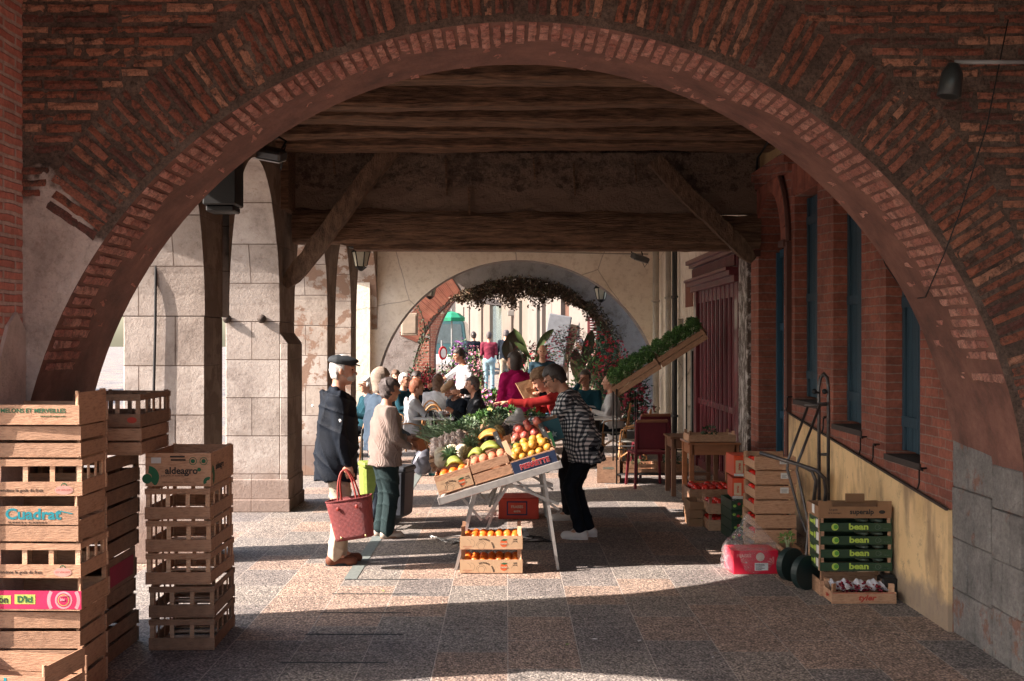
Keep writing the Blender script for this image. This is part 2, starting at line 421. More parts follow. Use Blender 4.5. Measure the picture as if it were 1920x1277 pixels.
# horizontal courses on the spandrels
h = 1.2
while h < TOP:
    for sgn in (-1,1):
        x = 3.85
        while x > 0.3:
            L = random.choice([.16,.28,.30,.34,.26]); xc = (x-L/2)*sgn; x -= L+random.uniform(.012,.03)
            rr = math.hypot(xc, h-HS); aa = math.atan2(h-HS, -xc)
            xb = math.sqrt(max((RR+ringw(aa)+.025)**2-(h-HS)**2, 0))
            if abs(xc)-L/2 < xb:
                x = 0; xr = abs(xc)+L/2; L = xr-xb
                if L < .06 or L > .36: break
                xc = (xr-L/2)*sgn
            if h < (2.75 if xc < 0 else 1.6)+.25*vnoise(xc*1.5, h*1.3): continue
            if random.random() < .04: continue
            rough_brick(mb, Vector((xc,0,h+random.uniform(-.004,.004))), EX, EZ, -EY, L, random.uniform(.033,.045), random.uniform(.012,.028))
    h += .061
mb.build('brickwork', brickM, arch1)
# soffit bricks: several header rows at the front, worn patches further in
mb = MB(); na = int(PI*RR/.068)
pinkM = brick_mat('soffit_brick', [(.64,.28,.22),(.72,.37,.29),(.52,.21,.16),(.68,.33,.25),(.58,.26,.20)], (.30,.14,.11))
for i in range(na):
    a = PI*(i+.5)/na; c, s_ = -math.cos(a), math.sin(a); rad = Vector((c,0,s_)); tn = Vector((-s_,0,c))
    h0 = HS+s_*RR
    if h0 < 1.75+.15*vnoise(i*.4,3): continue
    y = .012+.06*(i%2); lim = .40+.10*vnoise(i*.25, 5)
    while y < .95:
        L = random.uniform(.09,.14)
        if y < lim or vnoise(i*.33, y*5+1, 1.6)+random.uniform(-.35,.35) > .62:
            rough_brick(mb, Vector((0,y+L/2,HS))+rad*(RR+(.003 if y > lim else 0)), EY, tn, -rad, L, random.uniform(.040,.050), random.uniform(.012,.022) if y < lim else .0055, .0035)
        y += L+random.uniform(.012,.022)
mb.build('soffit_bricks', pinkM, arch1)
# cement patches and exposed bricks low on the right pier
mb = MB(); ct = NT('cement'); v = ct.coord(); c = ct.ramp(ct.noise(v,4,9,.75),[(.3,(.12,.11,.105)),(.5,(.22,.20,.19)),(.68,(.32,.295,.275))]); c = ct.mix(ct.ramp(ct.noise(v,3.2,7,.7),[(.56,(0,0,0)),(.62,(.8,.8,.8))]), c, (.24,.10,.065)); c = ct.mix(.7,c,ct.ramp(ct.noise(v,40,6,.8),[(.35,(.5,.5,.5)),(.55,(1,1,1))]),'MULTIPLY'); ct.col(c); ct.b.inputs['Roughness'].default_value = .85; ct.bump(ct.noise(v,18,9,.75),.03); cem = ct.m
for (y0,y1,hs_) in ((.02,.40,[0,.31,.60,.90,1.16]),(.42,1.0,[0,.29,.62,.95,1.28,1.62])):
    for k,(a_,b_) in enumerate(zip(hs_,hs_[1:])): ym = (y0+y1)/2+(.06 if k%2 else -.05); e = .004*(k%3); mb.b2((2.93-CX,y0,a_),(2.905-CX-e,ym-.003,b_-.006),jit=.003); mb.b2((2.93-CX,ym+.003,a_),(2.903-CX-e,y1,b_-.006),jit=.003)
mb.build('cement_patch', cem, arch1, bevel=.006)
mb = MB()
for j in range(26):
    hh = 1.2+j*.058; y = .03+.05*(j%2)
    while y < .40:
        L = random.uniform(.12,.2); L = min(L, .42-y)
        if L > .05 and random.random() > .12: rough_brick(mb, Vector((RR+.0+.003*random.random(),y+L/2,hh)), EY, EZ, -EX, L-.012, .04, random.uniform(.006,.016) if hh > HS else .006)
        y += L
mb.build('jamb_bricks', brickM, arch1)

# ---- camera bay: walls, vault sides and ceiling that close the space round the viewer
bayM = brick_mat('bay_brick', [(.40,.17,.12),(.46,.2,.15),(.36,.14,.1)], (.3,.14,.1))
def brickwall_mat(name, c1, c2, mort, bw=.25, rh=.065, ms=.008, axis='y', bumpd=.012, shear=0, bias=0, dirt=.5):
    if name in MC: return MC[name]
    t = NT(name); c = t.add('ShaderNodeTexCoord'); s = t.add('ShaderNodeSeparateXYZ'); t.l(c.outputs['Object'], s.inputs[0])
    cb = t.add('ShaderNodeCombineXYZ'); u = s.outputs['Y'] if axis == 'y' else s.outputs['X']; z = s.outputs['Z']
    nz_ = t.noise(c.outputs['Object'], 7, 3); z = t.math('ADD', z, t.math('MULTIPLY', nz_, .022))
    if shear:
        k = t.math('MULTIPLY', t.math('SUBTRACT', 2.2, s.outputs['Z']), shear); k = t.math('MAXIMUM', k, 0)
        z = t.math('SUBTRACT', z, t.math('MULTIPLY', k, u))
    t.l(u, cb.inputs[0]); t.l(z, cb.inputs[1])
    br = t.add('ShaderNodeTexBrick', offset=.5, i_Scale=1, i_Mortar_Size=ms, i_Mortar_Smooth=.3, i_Bias=bias, i_Brick_Width=bw, i_Row_Height=rh)
    br.inputs['Color1'].default_value = tuple(c1)+(1,); br.inputs['Color2'].default_value = tuple(c2)+(1,); br.inputs['Mortar'].default_value = tuple(mort)+(1,)
    t.l(cb.outputs[0], br.inputs['Vector'])
    n = t.ramp(t.noise(c.outputs['Object'], 3, 7, .7), [(.3,(.50,.46,.46)),(.6,(1.15,1.12,1.12))])
    q = t.mix(dirt, br.outputs['Color'], n, 'MULTIPLY')
    n = t.ramp(t.noise(c.outputs['Object'], 26, 5, .7), [(.35,(.6,.55,.52)),(.6,(1.08,1.08,1.08))]); q = t.mix(.6, q, n, 'MULTIPLY')
    t.col(q); t.b.inputs['Roughness'].default_value = .88
    h = t.math('SUBTRACT', t.math('MULTIPLY', t.noise(c.outputs['Object'], 35, 6, .7), .5), br.outputs['Fac']); t.bump(h, bumpd, 1)
    MC[name] = t.m; return t.m
_t = NT('pale_render'); _v = _t.coord(); _t.col(_t.ramp(_t.noise(_v,3.5,9,.75),[(.3,(.36,.28,.24)),(.5,(.58,.46,.40)),(.7,(.70,.58,.52))])); _t.b.inputs['Roughness'].default_value = .95; _t.bump(_t.noise(_v,14,9,.75),.03); plaster_patch = _t.m
pinkwall = brickwall_mat('pink_bay_brick', (.62,.25,.19), (.46,.16,.12), (.5,.36,.31), axis='y', bw=.3, rh=.062, ms=.013)
aw = thing('arcade_wall', 'pink brick side wall at the left edge in front of the big arch', 'wall', (-2.9,3,0))
mb = MB(); fa = lambda u,w,h: (w+2.9, u-3, h)
arch_wall(mb, fa, -.6, 6.4, 2.9, 3.05, 2.6, 1.35, TOP, -3.4, -2.72, 40)
mb.build('arcade_brickwork', pinkwall, aw)
mb = MB(); tp_ = [(6.39-(k*.11), 1.95+.16*math.sin(k*1.7)+.07*math.sin(k*4.1)) for k in range(9)]
mb.prism([(5.97,0),(6.39,0)]+tp_[:4], fa, -2.735, -2.70, 0); mb.build('render_patch', plaster_patch, aw)
cw = thing('rear_bay_wall', 'brown ceiling boards over the bay in front of the big arch', 'ceiling', (0,0,TOP))
mb = MB(); mb.b2((-3.5,1.2,0),(3.6,6.4,.1)); 
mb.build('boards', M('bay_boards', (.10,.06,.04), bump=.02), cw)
bw2 = thing('side_wall', 'dark brick wall at the far right edge, in front of the arch pier', 'wall', (3.0,0,0))
mb = MB(); mb.b2((.0,-2.5,0),(.5,6.38,TOP)); mb.build('side_brickwork', brickwall_mat('side_brick', (.25,.09,.06),(.18,.06,.04),(.12,.08,.07)), bw2)

# ---- left arcade of stone piers
def stone_mat(name, c1, c2, axis, patch=None, bw=.62, rh=.42, joint=(.14,.10,.08)):
    t = NT(name); c = t.add('ShaderNodeTexCoord'); s = t.add('ShaderNodeSeparateXYZ'); t.l(c.outputs['Object'], s.inputs[0])
    cb = t.add('ShaderNodeCombineXYZ'); t.l(s.outputs['X' if axis == 'x' else 'Y'], cb.inputs[0]); t.l(s.outputs['Z'], cb.inputs[1])
    br = t.add('ShaderNodeTexBrick', offset=.5, i_Scale=1, i_Mortar_Size=.005, i_Mortar_Smooth=.3, i_Bias=0, i_Brick_Width=bw, i_Row_Height=rh)
    br.inputs['Color1'].default_value = tuple(c1)+(1,); br.inputs['Color2'].default_value = tuple(c2)+(1,); br.inputs['Mortar'].default_value = joint+(1,)
    t.l(cb.outputs[0], br.inputs['Vector'])
    o = c.outputs['Object']
    q = t.mix(.75, br.outputs['Color'], t.ramp(t.noise(o, 2.2, 8, .72), [(.30,(.38,.32,.29)),(.46,(.80,.75,.71)),(.6,(1.1,1.07,1.04))]), 'MULTIPLY')
    q = t.mix(.8, q, t.ramp(t.noise(o, 12, 8, .8), [(.30,(.45,.38,.34)),(.46,(1,1,1)),(.8,(1.08,1.06,1.04))]), 'MULTIPLY')
    # darker towards the foot
    low = t.math('ADD', s.outputs['Z'], t.math('MULTIPLY', t.noise(o, 6, 6), -.5)); q = t.mix(t.ramp(low, [(0.05,(.75,.75,.75)),(.35,(0,0,0))]), q, (.20,.13,.10))
    if patch: q = t.mix(t.ramp(t.noise(o, 2.6, 7, .65), [(.50,(0,0,0)),(.53,(1,1,1))]), q, patch)
    t.col(q); t.b.inputs['Roughness'].default_value = .93
    h = t.math('SUBTRACT', t.math('MULTIPLY', t.noise(o, 28, 7, .75), .6), br.outputs['Fac']); t.bump(h, .012, 1); return t.m
stA = stone_mat('pier_stone', (.45,.405,.375), (.33,.285,.255), 'x')
stB = stone_mat('pier_stone_worn', (.50,.45,.41), (.42,.36,.31), 'x', (.27,.17,.12))
stS = stone_mat('pier_stone_shaded', (.20,.145,.11), (.165,.115,.085), 'y', (.12,.075,.05))  # darker copy of the pier stone, shade put into its colour
ar = thing('stone_arcade', 'row of pale stone piers with tall arches open to the street on the left', 'arcade', (-2.5,9.6,0))
fa = lambda u,w,h: (w+2.5, u-9.6, h)
def pier(y0, y1, x0, x1, mat, foot=None, hh=2.1):
    mb = MB(); mb.b2((x0+2.5,y0-9.6,0),(x1+2.5,y1-9.6,hh)); n0 = len(mb.f)
    if foot:
        x2, hf = foot; mb.b2((x1+2.5-.001,y0-9.6-.006,0),(x2+2.5,y1-9.6+.006,hf)); 
        mb.add([(x1+2.5,y0-9.606,hf),(x2+2.5,y0-9.606,hf),(x2+2.5,y1-9.594,hf),(x1+2.5,y1-9.594,hf),(x1+2.5,y0-9.606,hf+.12),(x1+2.5,y1-9.594,hf+.12)],[(0,1,4),(1,2,5,4),(2,3,5)])
        mb.b2((x0+2.5-.02,y0-9.6-.03,0),(x2+2.5+.025,y1-9.6+.03,.14)); mb.b2((x0+2.5-.01,y0-9.6-.012,.14),(x2+2.5+.012,y1-9.6+.012,.36))
    # interior-facing faces take the browner stone, shade painted into it
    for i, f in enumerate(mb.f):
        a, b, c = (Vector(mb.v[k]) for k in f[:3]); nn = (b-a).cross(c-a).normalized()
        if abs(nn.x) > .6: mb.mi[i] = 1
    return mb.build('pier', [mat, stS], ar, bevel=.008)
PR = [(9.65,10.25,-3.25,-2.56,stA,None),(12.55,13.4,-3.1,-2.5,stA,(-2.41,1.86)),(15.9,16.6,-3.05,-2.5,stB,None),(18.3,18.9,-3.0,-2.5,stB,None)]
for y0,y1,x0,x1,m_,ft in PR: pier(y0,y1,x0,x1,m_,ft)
ops = [(7.4,9.65,-3.35,-2.56),(10.25,12.55,-3.1,-2.5),(13.4,15.9,-3.05,-2.5),(16.6,18.3,-3.0,-2.5),(18.9,22.0,-3.0,-2.5)]
for i,(a,b,x0,x1) in enumerate(ops):
    mb = MB(); e0 = .0 if i == 0 else .42; e1 = .42 if i < 4 else 0
    if i in (1,2): e1 = .42
    hw = (b-a)/2; pts = arch_pts((a+b)/2, hw, 1.62 if i < 3 else (1.35 if i < 4 else 1.75), 2.1, 28)
    for k in range(28):
        (u,h0),(v,h1) = pts[k], pts[k+1]
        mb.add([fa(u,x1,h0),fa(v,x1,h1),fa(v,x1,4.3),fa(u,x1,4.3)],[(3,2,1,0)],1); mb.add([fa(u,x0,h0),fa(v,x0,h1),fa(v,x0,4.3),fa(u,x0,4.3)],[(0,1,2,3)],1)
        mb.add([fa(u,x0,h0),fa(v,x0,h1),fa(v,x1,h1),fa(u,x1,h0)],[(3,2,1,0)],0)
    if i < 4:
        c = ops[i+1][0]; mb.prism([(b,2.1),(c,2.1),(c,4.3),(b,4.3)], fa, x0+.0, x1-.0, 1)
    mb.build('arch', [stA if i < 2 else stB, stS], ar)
# iron bosses on the second pier, a drip cable on the first
for px in (427,492):
    p = P(px,601,12.55); o = MB().lathe([(0,-.0),(.045,0),(.05,.02),(.03,.05),(0,.06)], (0,0,0), 12, ax=(0,-1,0)).build('wall_boss', M('iron', (.08,.06,.05), metal=.3, bump=.005), None, True)
    o.location = (p.x, 12.538, p.z); tag(o, ('left' if px < 450 else 'right')+' one of two rusty iron bosses on the second stone pier', 'boss', 'iron bosses on the second pier')
mb = MB(); a = P(291,480,9.6); b = P(287,740,9.6)
mb.tube([(a.x,9.62,3.6),(a.x,9.62,a.z),(a.x-.005,9.62,2),(b.x,9.62,b.z),(b.x,9.62,.9)], .012)
tag(mb.build('hanging_cable', M('black_rubber', (.012,.012,.013), rough=.6)), 'black cable hanging down the face of the nearest stone pier', 'cable')

# ---- ceiling with timber beams
woodD = M('beam_wood', (.36,.19,.11), c2=(.028,.016,.010), vs=5, bump=.06, bs=12, stretch=(.9,8,8), detail=10)
woodP = M('beam_wood_pale', (.36,.20,.12), c2=(.06,.033,.02), vs=4, bump=.07, bs=9, stretch=(.8,8,8), detail=10)
t = thing('timber_ceiling', 'dark boarded ceiling above the beams of the passage', 'ceiling', (0,7.4,4.3))
MB().b2((-3.4,0,0),(3.3,5.8,.12)).build('boards', M('boards', (.03,.018,.013), c2=(.014,.009,.007), bump=.02, bs=20), t); MB().b2((-3.4,5.8,0),(3.3,14.7,.12)).build('bounce_boards', M('bounce_white', (.72,.68,.62), c2=(.6,.55,.48), bump=.01), t)  # unseen far boards made pale to bounce light onto the end wall
for i, (y, w, hb) in enumerate([(12.45,.34,3.98),(11.75,.24,3.99),(11.0,.34,3.99),(10.2,.26,3.98),(9.35,.30,4.0),(8.55,.26,4.0),(7.8,.26,4.0)]):
    mb = MB(); N = 26
    for k in range(N):      # hand-hewn, slightly bowed
        x0 = -2.5+5.4*k/N; x1 = -2.5+5.4*(k+1)/N
        f = lambda x, q: q*math.sin(x*1.3+i*2)+.4*q*math.sin(x*4.1+i)+.25*q*math.sin(x*11+i*3)
        vs = []
        for x in (x0,x1):
            for (dy,dz) in ((-w/2,0),(-w/2+.03,-.0),(w/2-.03,0),(w/2,.03),(w/2,.31),(-w/2,.31)):
                vs.append((x, dy+f(x,.02)+f(x*1.7+dz*9,.006), dz+f(x+dy,.018)+(0.03 if dy == -w/2 and dz == 0 else 0)))
        mb.add(vs, [(j,(j+1)%6,(j+1)%6+6,j+6) for j in range(6)])
    o = mb.build('ceiling_beam', woodD); o.location = (0,y,hb)
    nm_ = ['ceiling beam touching the top of the big smoke-stained lintel','second ceiling beam in front of the smoke-stained lintel','third ceiling beam in front of the smoke-stained lintel','fourth ceiling beam, midway between lintel and brick arch','fifth ceiling beam in front of the smoke-stained lintel','ceiling beam next but one to the brick arch','ceiling beam nearest the crown of the brick arch'][i]
    tag(o, nm_, 'beam', 'ceiling beams')
# lintel wall: timber below, sooty plaster above
t = thing('lintel', 'massive weathered lintel beam with sooty broken plaster above it', 'lintel', (0,13,0))
mb = MB(); N = 60
prof = [(0,2.97),(0.0,3.0),(-.02,3.05),(-.02,3.30),(.0,3.36)]
def fn_(x, k): return .012*math.sin(x*2.2+k)+.008*math.sin(x*7+k*2)+.006*math.sin(x*17+k*3)
for k in range(N):
    x0 = -2.45+5.35*k/N; x1 = -2.45+5.35*(k+1)/N; vs = []
    for x in (x0,x1):
        for j,(dy,hh) in enumerate([(.35,2.98),(.02,2.97),(-.03,3.03),(-.045,3.15),(-.03,3.30),(.02,3.37),(.35,3.37)]): vs.append((x, dy+fn_(x,j), hh+fn_(x+3,j)*1.2+(-.012*x)))
    mb.add(vs, [(j,j+1,j+8,j+7) for j in range(6)])
mb.build('lintel_beam', woodP, t)
tt = NT('sooty_plaster'); v = tt.coord(); n = tt.math('ADD', tt.math('MULTIPLY',tt.noise(v, 2.2, 9, .8),.6), tt.math('MULTIPLY',tt.noise(v, 13, 9, .8),.4))
s_ = tt.add('ShaderNodeSeparateXYZ'); tt.l(v, s_.inputs[0])
hh = tt.math('ADD', tt.math('SUBTRACT', s_.outputs['Z'], 3.42), tt.math('MULTIPLY', tt.noise(v, 4, 7), -.42))
c = tt.ramp(n, [(.34,(.05,.032,.023)),(.46,(.15,.095,.068)),(.52,(.33,.22,.16)),(.58,(.10,.065,.047)),(.68,(.40,.29,.21))])
c = tt.mix(tt.ramp(hh, [(0-.25+.14,(1,1,1)),(-.02,(0,0,0))]), c, (.30,.20,.145))
tt.col(c); tt.b.inputs['Roughness'].default_value = .95; tt.bump(tt.noise(v, 9, 10, .8), .12, 1)
mb = MB(); NX, NZ = 90, 16
vs = [(-2.45+5.35*i/NX, .03+.02*vnoise(i*.35,j*.5,1)+random.uniform(-.006,.006), 3.34+.7*j/NZ) for j in range(NZ+1) for i in range(NX+1)]
mb.add(vs, [(j*(NX+1)+i, j*(NX+1)+i+1, (j+1)*(NX+1)+i+1, (j+1)*(NX+1)+i) for j in range(NZ) for i in range(NX)])
mb.b2((-2.45,.1,3.36),(2.9,.33,4.29))
mb.build('plaster', tt.m, t, True)
mb = MB()
for px, y0, y1 in ((835,300,370),(878,355,408),(1075,310,370),(1000,300,340),(1190,305,345),(625,300,330)):
    a = P(px,y0,13); b = P(px+3,y1,13); mb.bar((a.x,.0,a.z),(b.x,-.0,b.z),.045,.02)
mb.build('lath', woodP, t)
mb = MB(); mb.b2((-1.75,-.0,2.93),(2.6,.3,2.975)); mb.build('under_batten', woodD, t)
# braces
for a, b, w, lab in (((535,540),(735,280),.22,'pale diagonal timber brace rising from the second stone pier'),((1412,492),(1225,303),.20,'dark diagonal timber brace beside the brick doorway on the right')):
    p = P(a[0],a[1],12.75); q = P(b[0],b[1],12.75)
    o = thing('timber_brace', lab, 'brace', p); d = q-p; mb = MB(); N = 14
    z = Vector((0,-1,0)); dn = d.normalized(); sx = dn.cross(z)
    vs = []
    for k in range(N+1):
        c = d*k/N+sx*.010*math.sin(k*.5); ww = w/2*.88*(1+.05*math.sin(k*1.9))*(1-.5*max(0,(1.5-k)/1.5) if k < 2 else 1)
        for e,(u,v_) in enumerate(((-1,-.8),(-.8,-1),(.8,-1),(1,-.8),(1,.8),(-1,.8))): vs.append(c+sx*ww*u+z*ww*v_*.9+Vector([random.uniform(-.006,.006) for _ in range(3)]))
    mb.add(vs, [(k*6+e,k*6+(e+1)%6,(k+1)*6+(e+1)%6,(k+1)*6+e) for k in range(N) for e in range(6)]+[tuple(range(6)),tuple(N*6+e for e in range(6))])
    mb.build('brace_timber', M('brace_wood', (.27,.16,.10), c2=(.075,.042,.027), vs=4, bump=.05, bs=14, stretch=(5,5,2), detail=9), o)
# side upper panel left of lintel where the brace stands: the wall post
t = tag(MB().b2((-2.5,12.6,3.35),(-2.42,13.35,4.3)).build('wall_plate', woodD), 'dark upright board behind the left timber brace', 'board')

# ---- far plastered arch wall and the arches behind
def plaster_mat(name, c1, c2, crack=True):
    t = NT(name); v = t.coord(); n = t.noise(v, 1.1, 8, .68)
    c = t.ramp(n, [(.3,c2),(.55,c1)]); c = t.mix(.6, c, t.ramp(t.noise(v, 9, 8, .75), [(.32,(.6,.52,.45)),(.5,(1,1,1))]), 'MULTIPLY')
    if crack:
        vo = t.add('ShaderNodeTexVoronoi', feature='DISTANCE_TO_EDGE', i_Scale=.55); w = t.mix(.35, v, t.add('ShaderNodeTexNoise', i_Scale=2.5, i_Detail=6).outputs['Color'], 'ADD'); t.l(w, vo.inputs['Vector'])
        c = t.mix(t.ramp(vo.outputs['Distance'], [(.0,(.8,.8,.8)),(.006,(0,0,0))]), c, (.25,.18,.14))
    t.col(c); t.b.inputs['Roughness'].default_value = .92; t.bump(t.noise(v, 14, 8, .7), .01, 1); return t.m
creamM = plaster_mat('cream_plaster', (.80,.70,.58), (.66,.55,.43))
redbr = brickwall_mat('arch_red_brick', (.30,.10,.065), (.22,.07,.045), (.35,.22,.17), axis='x', rh=.06)
def ring_mat(name, c1, c2):
    t = NT(name); v = t.coord(); t.col(t.ramp(t.noise(v, 3, 9, .75), [(.32,c2),(.5,c1),(.7,tuple(x*1.15 for x in c1))])); t.b.inputs['Roughness'].default_value = .95; t.bump(t.noise(v, 12, 9, .8), .03); return t.m
greyR = ring_mat('grey_render', (.27,.23,.21), (.12,.085,.07))
A = thing('plaster_arch_wall', 'cream plastered wall with a round arch at the end of the covered passage', 'wall', (.23,22,0))
mb = MB(); f_ = lambda u,w,h: (u-.23,w-22,h)
arch_wall(mb, f_, -3.3, 3.4, .23, 2.78, 2.78, .66, 4.3, 22, 22.5, 56, 0, 1)
mb.build('wall_core', [creamM, greyR], A)
mb = MB()
for i in range(1): mb.b2((-3.4+.0,-.22,0),(-2.62-.23+.0,-.0,4.2))
mb.build('buttress', creamM, A)
mb = MB(); p0 = P(705,462,22); mb.tube([(p0.x-.2,-.03,3.62),(0,-.03,3.60),(2.5,-.03,3.55)], .012); 
mb.build('conduit', M('conduit', (.35,.29,.24)), A)
B = thing('grey_inner_arch', 'grey rendered second arch just behind the cream wall', 'arch', (.25,24.5,0))
mb = MB(); f_ = lambda u,w,h: (u-.25,w-24.5,h)
arch_wall(mb, f_, -3.3, 3.6, .25, 2.3, 2.3, .94, 4.6, 24.5, 25.1, 48, 0, 1); mb.build('wall_core', [greyR, redbr], B)
mb = MB()       # exposed brick ring on the left haunch
for i in range(44):
    a = .40+.62*i/44; rad = Vector((-math.cos(a),0,math.sin(a))); tn = Vector((math.sin(a),0,math.cos(a)))
    mb.box(Vector((0,-.004,.94))+rad*2.56, (random.uniform(.36,.5),.03,.032), Matrix((rad,Vector((0,1,0)),tn)).transposed())
mb.build('haunch_bricks', M('haunch_brick', (.3,.1,.06), isl=[(.30,.10,.065),(.22,.07,.045),(.36,.14,.09)]), B)
C_ = thing('dark_far_arch', 'dark brick third arch under the hanging vine', 'arch', (.3,29.5,0))
mb = MB(); f_ = lambda u,w,h: (u-.3,w-29.5,h)
arch_wall(mb, f_, -2.35, 4.6, .32, 2.2, 2.2, 1.5, 5.0, 29.5, 30.3, 48, 0, 0); mb.build('wall_core', brickwall_mat('far_red', (.20,.07,.05),(.14,.05,.035),(.2,.13,.1), axis='x'), C_)
C2 = thing('passage_roof', 'flat boarded roof between the far arches', 'roof', (.3,22.5,4.35))
MB().b2((-3.2,0,0),(3.2,7.6,.1)).build('boards', MC['boards'], C2)
w = thing('sunlit_brick_pillar', 'sunlit orange brick pillar seen through the left of the far arch', 'pillar', (-2.3,27.6,0))
MB().b2((-.9,0,0),(.42,.5,4.6)).build('shaft', brickwall_mat('sun_brick', (.42,.17,.11),(.34,.12,.08),(.42,.3,.24), axis='x', rh=.07), w)
MB().b2((-.9,-.03,1.95),(.43,0,2.0)).build('string_course', greyR, w)

# ---- right-hand brick building
rb = brickwall_mat('right_brick', (.30,.095,.06), (.215,.065,.042), (.26,.16,.13), axis='y', bw=.24, rh=.066, ms=.006, shear=-.055, dirt=.8)
RBW = thing('brick_house', 'red brick house wall with blue shuttered windows above a yellow plinth on the right', 'building', (2.9,7.4,0))
def wallgrid(mb, y0, y1, h0, h1, x0, x1, ops, m=0):
    ys = sorted({y0,y1}|{a for o in ops for a in o[:2]}); hs = sorted({h0,h1}|{a for o in ops for a in o[2:]})
    for a, b in zip(ys, ys[1:]):
        run = None
        for c, d in zip(hs, hs[1:]):
            hole = any(o[0] <= (a+b)/2 <= o[1] and o[2] <= (c+d)/2 <= o[3] for o in ops)
            if hole:
                if run is not None: mb.b2((x0,a,run),(x1,b,c),m); run = None
            elif run is None: run = c
        if run is not None: mb.b2((x0,a,run),(x1,b,h1),m)
W = [(10.62,11.46,1.30,3.34),(9.3,10.1,1.155,3.34),(7.98,8.7,1.03,3.34)]
mb = MB(); ops_ = [(a-7.4,b-7.4,c,d) for a,b,c,d in W]+[(4.5,5.7,0,2.91),(4.5,5.7,2.91,3.52)]
wallgrid(mb, 0, 6.1, 0, 3.82, 0, .45, ops_)
arch_wall(mb, lambda u,w,h: (w,u,h), 4.5, 5.7, 5.1, .6, .6, 2.91, 3.52, 0, .449, 20, piers=False)
mb.build('brickwork', rb, RBW)
mb = MB(); mb.b2((0,0,3.82),(.4,6.1,4.3)); mb.build('yellow_band', M('yellow_stucco', (.50,.33,.17), c2=(.38,.24,.12), vs=2.5, bump=.006, bs=30), RBW)
mb = MB()
mb.add([(-.03,0,0),(-.03,4.32,0),(-.03,4.32,1.165),(-.03,0,.79),(0.0,0,0),(0.0,4.32,0),(0.0,4.32,1.165),(0.0,0,.79)],[(0,1,2,3),(3,2,6,7),(0,3,7,4),(1,5,6,2)])
t_ = NT('stained_yellow'); v = t_.coord(); s_ = t_.add('ShaderNodeSeparateXYZ'); t_.l(v, s_.inputs[0])
c = t_.ramp(t_.noise(v, 1.6, 7, .6), [(.3,(.52,.33,.155)),(.55,(.72,.49,.255))])
v2 = t_.coord((1,2.2,.7)); c = t_.mix(t_.ramp(t_.noise(v2, 2.2, 6), [(.48,(0,0,0)),(.66,(.75,.75,.75))]), c, (.24,.155,.095)); c = t_.mix(t_.ramp(t_.noise(v, 9, 8, .8), [(.56,(0,0,0)),(.66,(.6,.6,.6))]), c, (.20,.14,.10))
low = t_.math('ADD', s_.outputs['Z'], t_.math('MULTIPLY', t_.noise(v, 7, 6), -.3)); c = t_.mix(t_.ramp(low, [(-.08,(.8,.8,.8)),(.12,(0,0,0))]), c, (.22,.17,.14))
t_.col(c); t_.b.inputs['Roughness'].default_value = .9; t_.bump(t_.noise(v, 25, 7, .7), .008)
mb.build('plinth', t_.m, RBW)
mb = MB(); mb.bar((-.035,0,.795),(-.035,4.32,1.17),.02,.015); mb.build('plinth_edge', M('edge_dark', (.05,.03,.025)), RBW)  # dark strip along the top edge of the plinth
mb = MB(); mb.b2((-.10,4.1,3.70),(0,6.15,3.80)); mb.b2((-.06,4.1,3.62),(0,6.15,3.70)); mb.build('cornice', rb, RBW)
blue = M('blue_paint', (.022,.055,.080), c2=(.012,.034,.052), vs=5, rough=.6, bump=.004, bs=60, stretch=(6,6,1))
for a,b,c,d in W:
    wn = link('window', MB().b2((.30,a-7.4,c),(.33,b-7.4,d)).mesh('window', M('dark_glass', (.01,.012,.015), rough=.15)), RBW)
    mb = MB(); mid = (a+b)/2-7.4
    for q in range(2):
        y0 = (a-7.4+.01, mid+.005)[q]; y1 = (mid-.005, b-7.4-.01)[q]; n = 4
        for k in range(n):
            u0 = y0+(y1-y0)*k/n; u1 = y0+(y1-y0)*(k+1)/n; mb.b2((.14,u0+.0025,c+.03),(.17,u1-.0025,d-.02))
        for hh in (c+.25,(c+d)/2,d-.25): mb.b2((.115,y0,hh-.04),(.14,y1,hh+.04))
        mb.b2((.12,y0,c+.03),(.14,y0+.05,d-.02)); mb.b2((.12,y1-.05,c+.03),(.14,y1,d-.02))
    mb.build('shutter', blue, wn, bevel=.002)
    MB().b2((-.012,a-7.42,c-.045),(.30,b-7.38,c)).build('sill', M('sill', (.05,.035,.03)), wn)
    mb = MB(); n = 9     # soldier course above
    for k in range(n):
        u = (k+.5)/n; y = a-7.45+(b-a+.1)*u; mb.box((-.005,y,d+.17),(.03,(b-a+.1)/n-.010,.32),(R((u-.5)*14),0,0))
    mb.build('lintel_bricks', M('rubbed_brick', (.30,.09,.06), isl=[(.30,.09,.06),(.26,.08,.05),(.34,.11,.07)], c2=(.16,.05,.035)), wn)
dr = link('door', MB().b2((.26,4.5,0),(.30,5.7,2.9)).mesh('door', blue), RBW)
mb = MB()
for y in (4.5,5.08,5.65): mb.b2((.20,y,0),(.26,y+.055,2.9))
for hh in (.05,1.0,2.0,2.84): mb.b2((.23,4.55,hh),(.26,5.65,hh+.09))
mb.build('door_frame', M('door_blue', (.022,.085,.14), c2=(.015,.06,.10), rough=.5, vs=4), dr, bevel=.003)
mb = MB(); mb.prism(arch_pts(5.1,.6,.6,2.9,24), lambda u,w,h:(w,u,h), .27, .29); mb.build('fanlight', MC['dark_glass'], dr)
mb = MB()
for k in range(15):
    a = PI*(k+.5)/15; rad = Vector((0,-math.cos(a),math.sin(a))); tn = Vector((0,math.sin(a),math.cos(a)))
    mb.box(Vector((-.012,5.1,2.91))+rad*.735, (.05,.25,.145), Matrix((Vector((1,0,0)),rad,tn)).transposed())
mb.build('arch_bricks', MC['rubbed_brick'], dr)
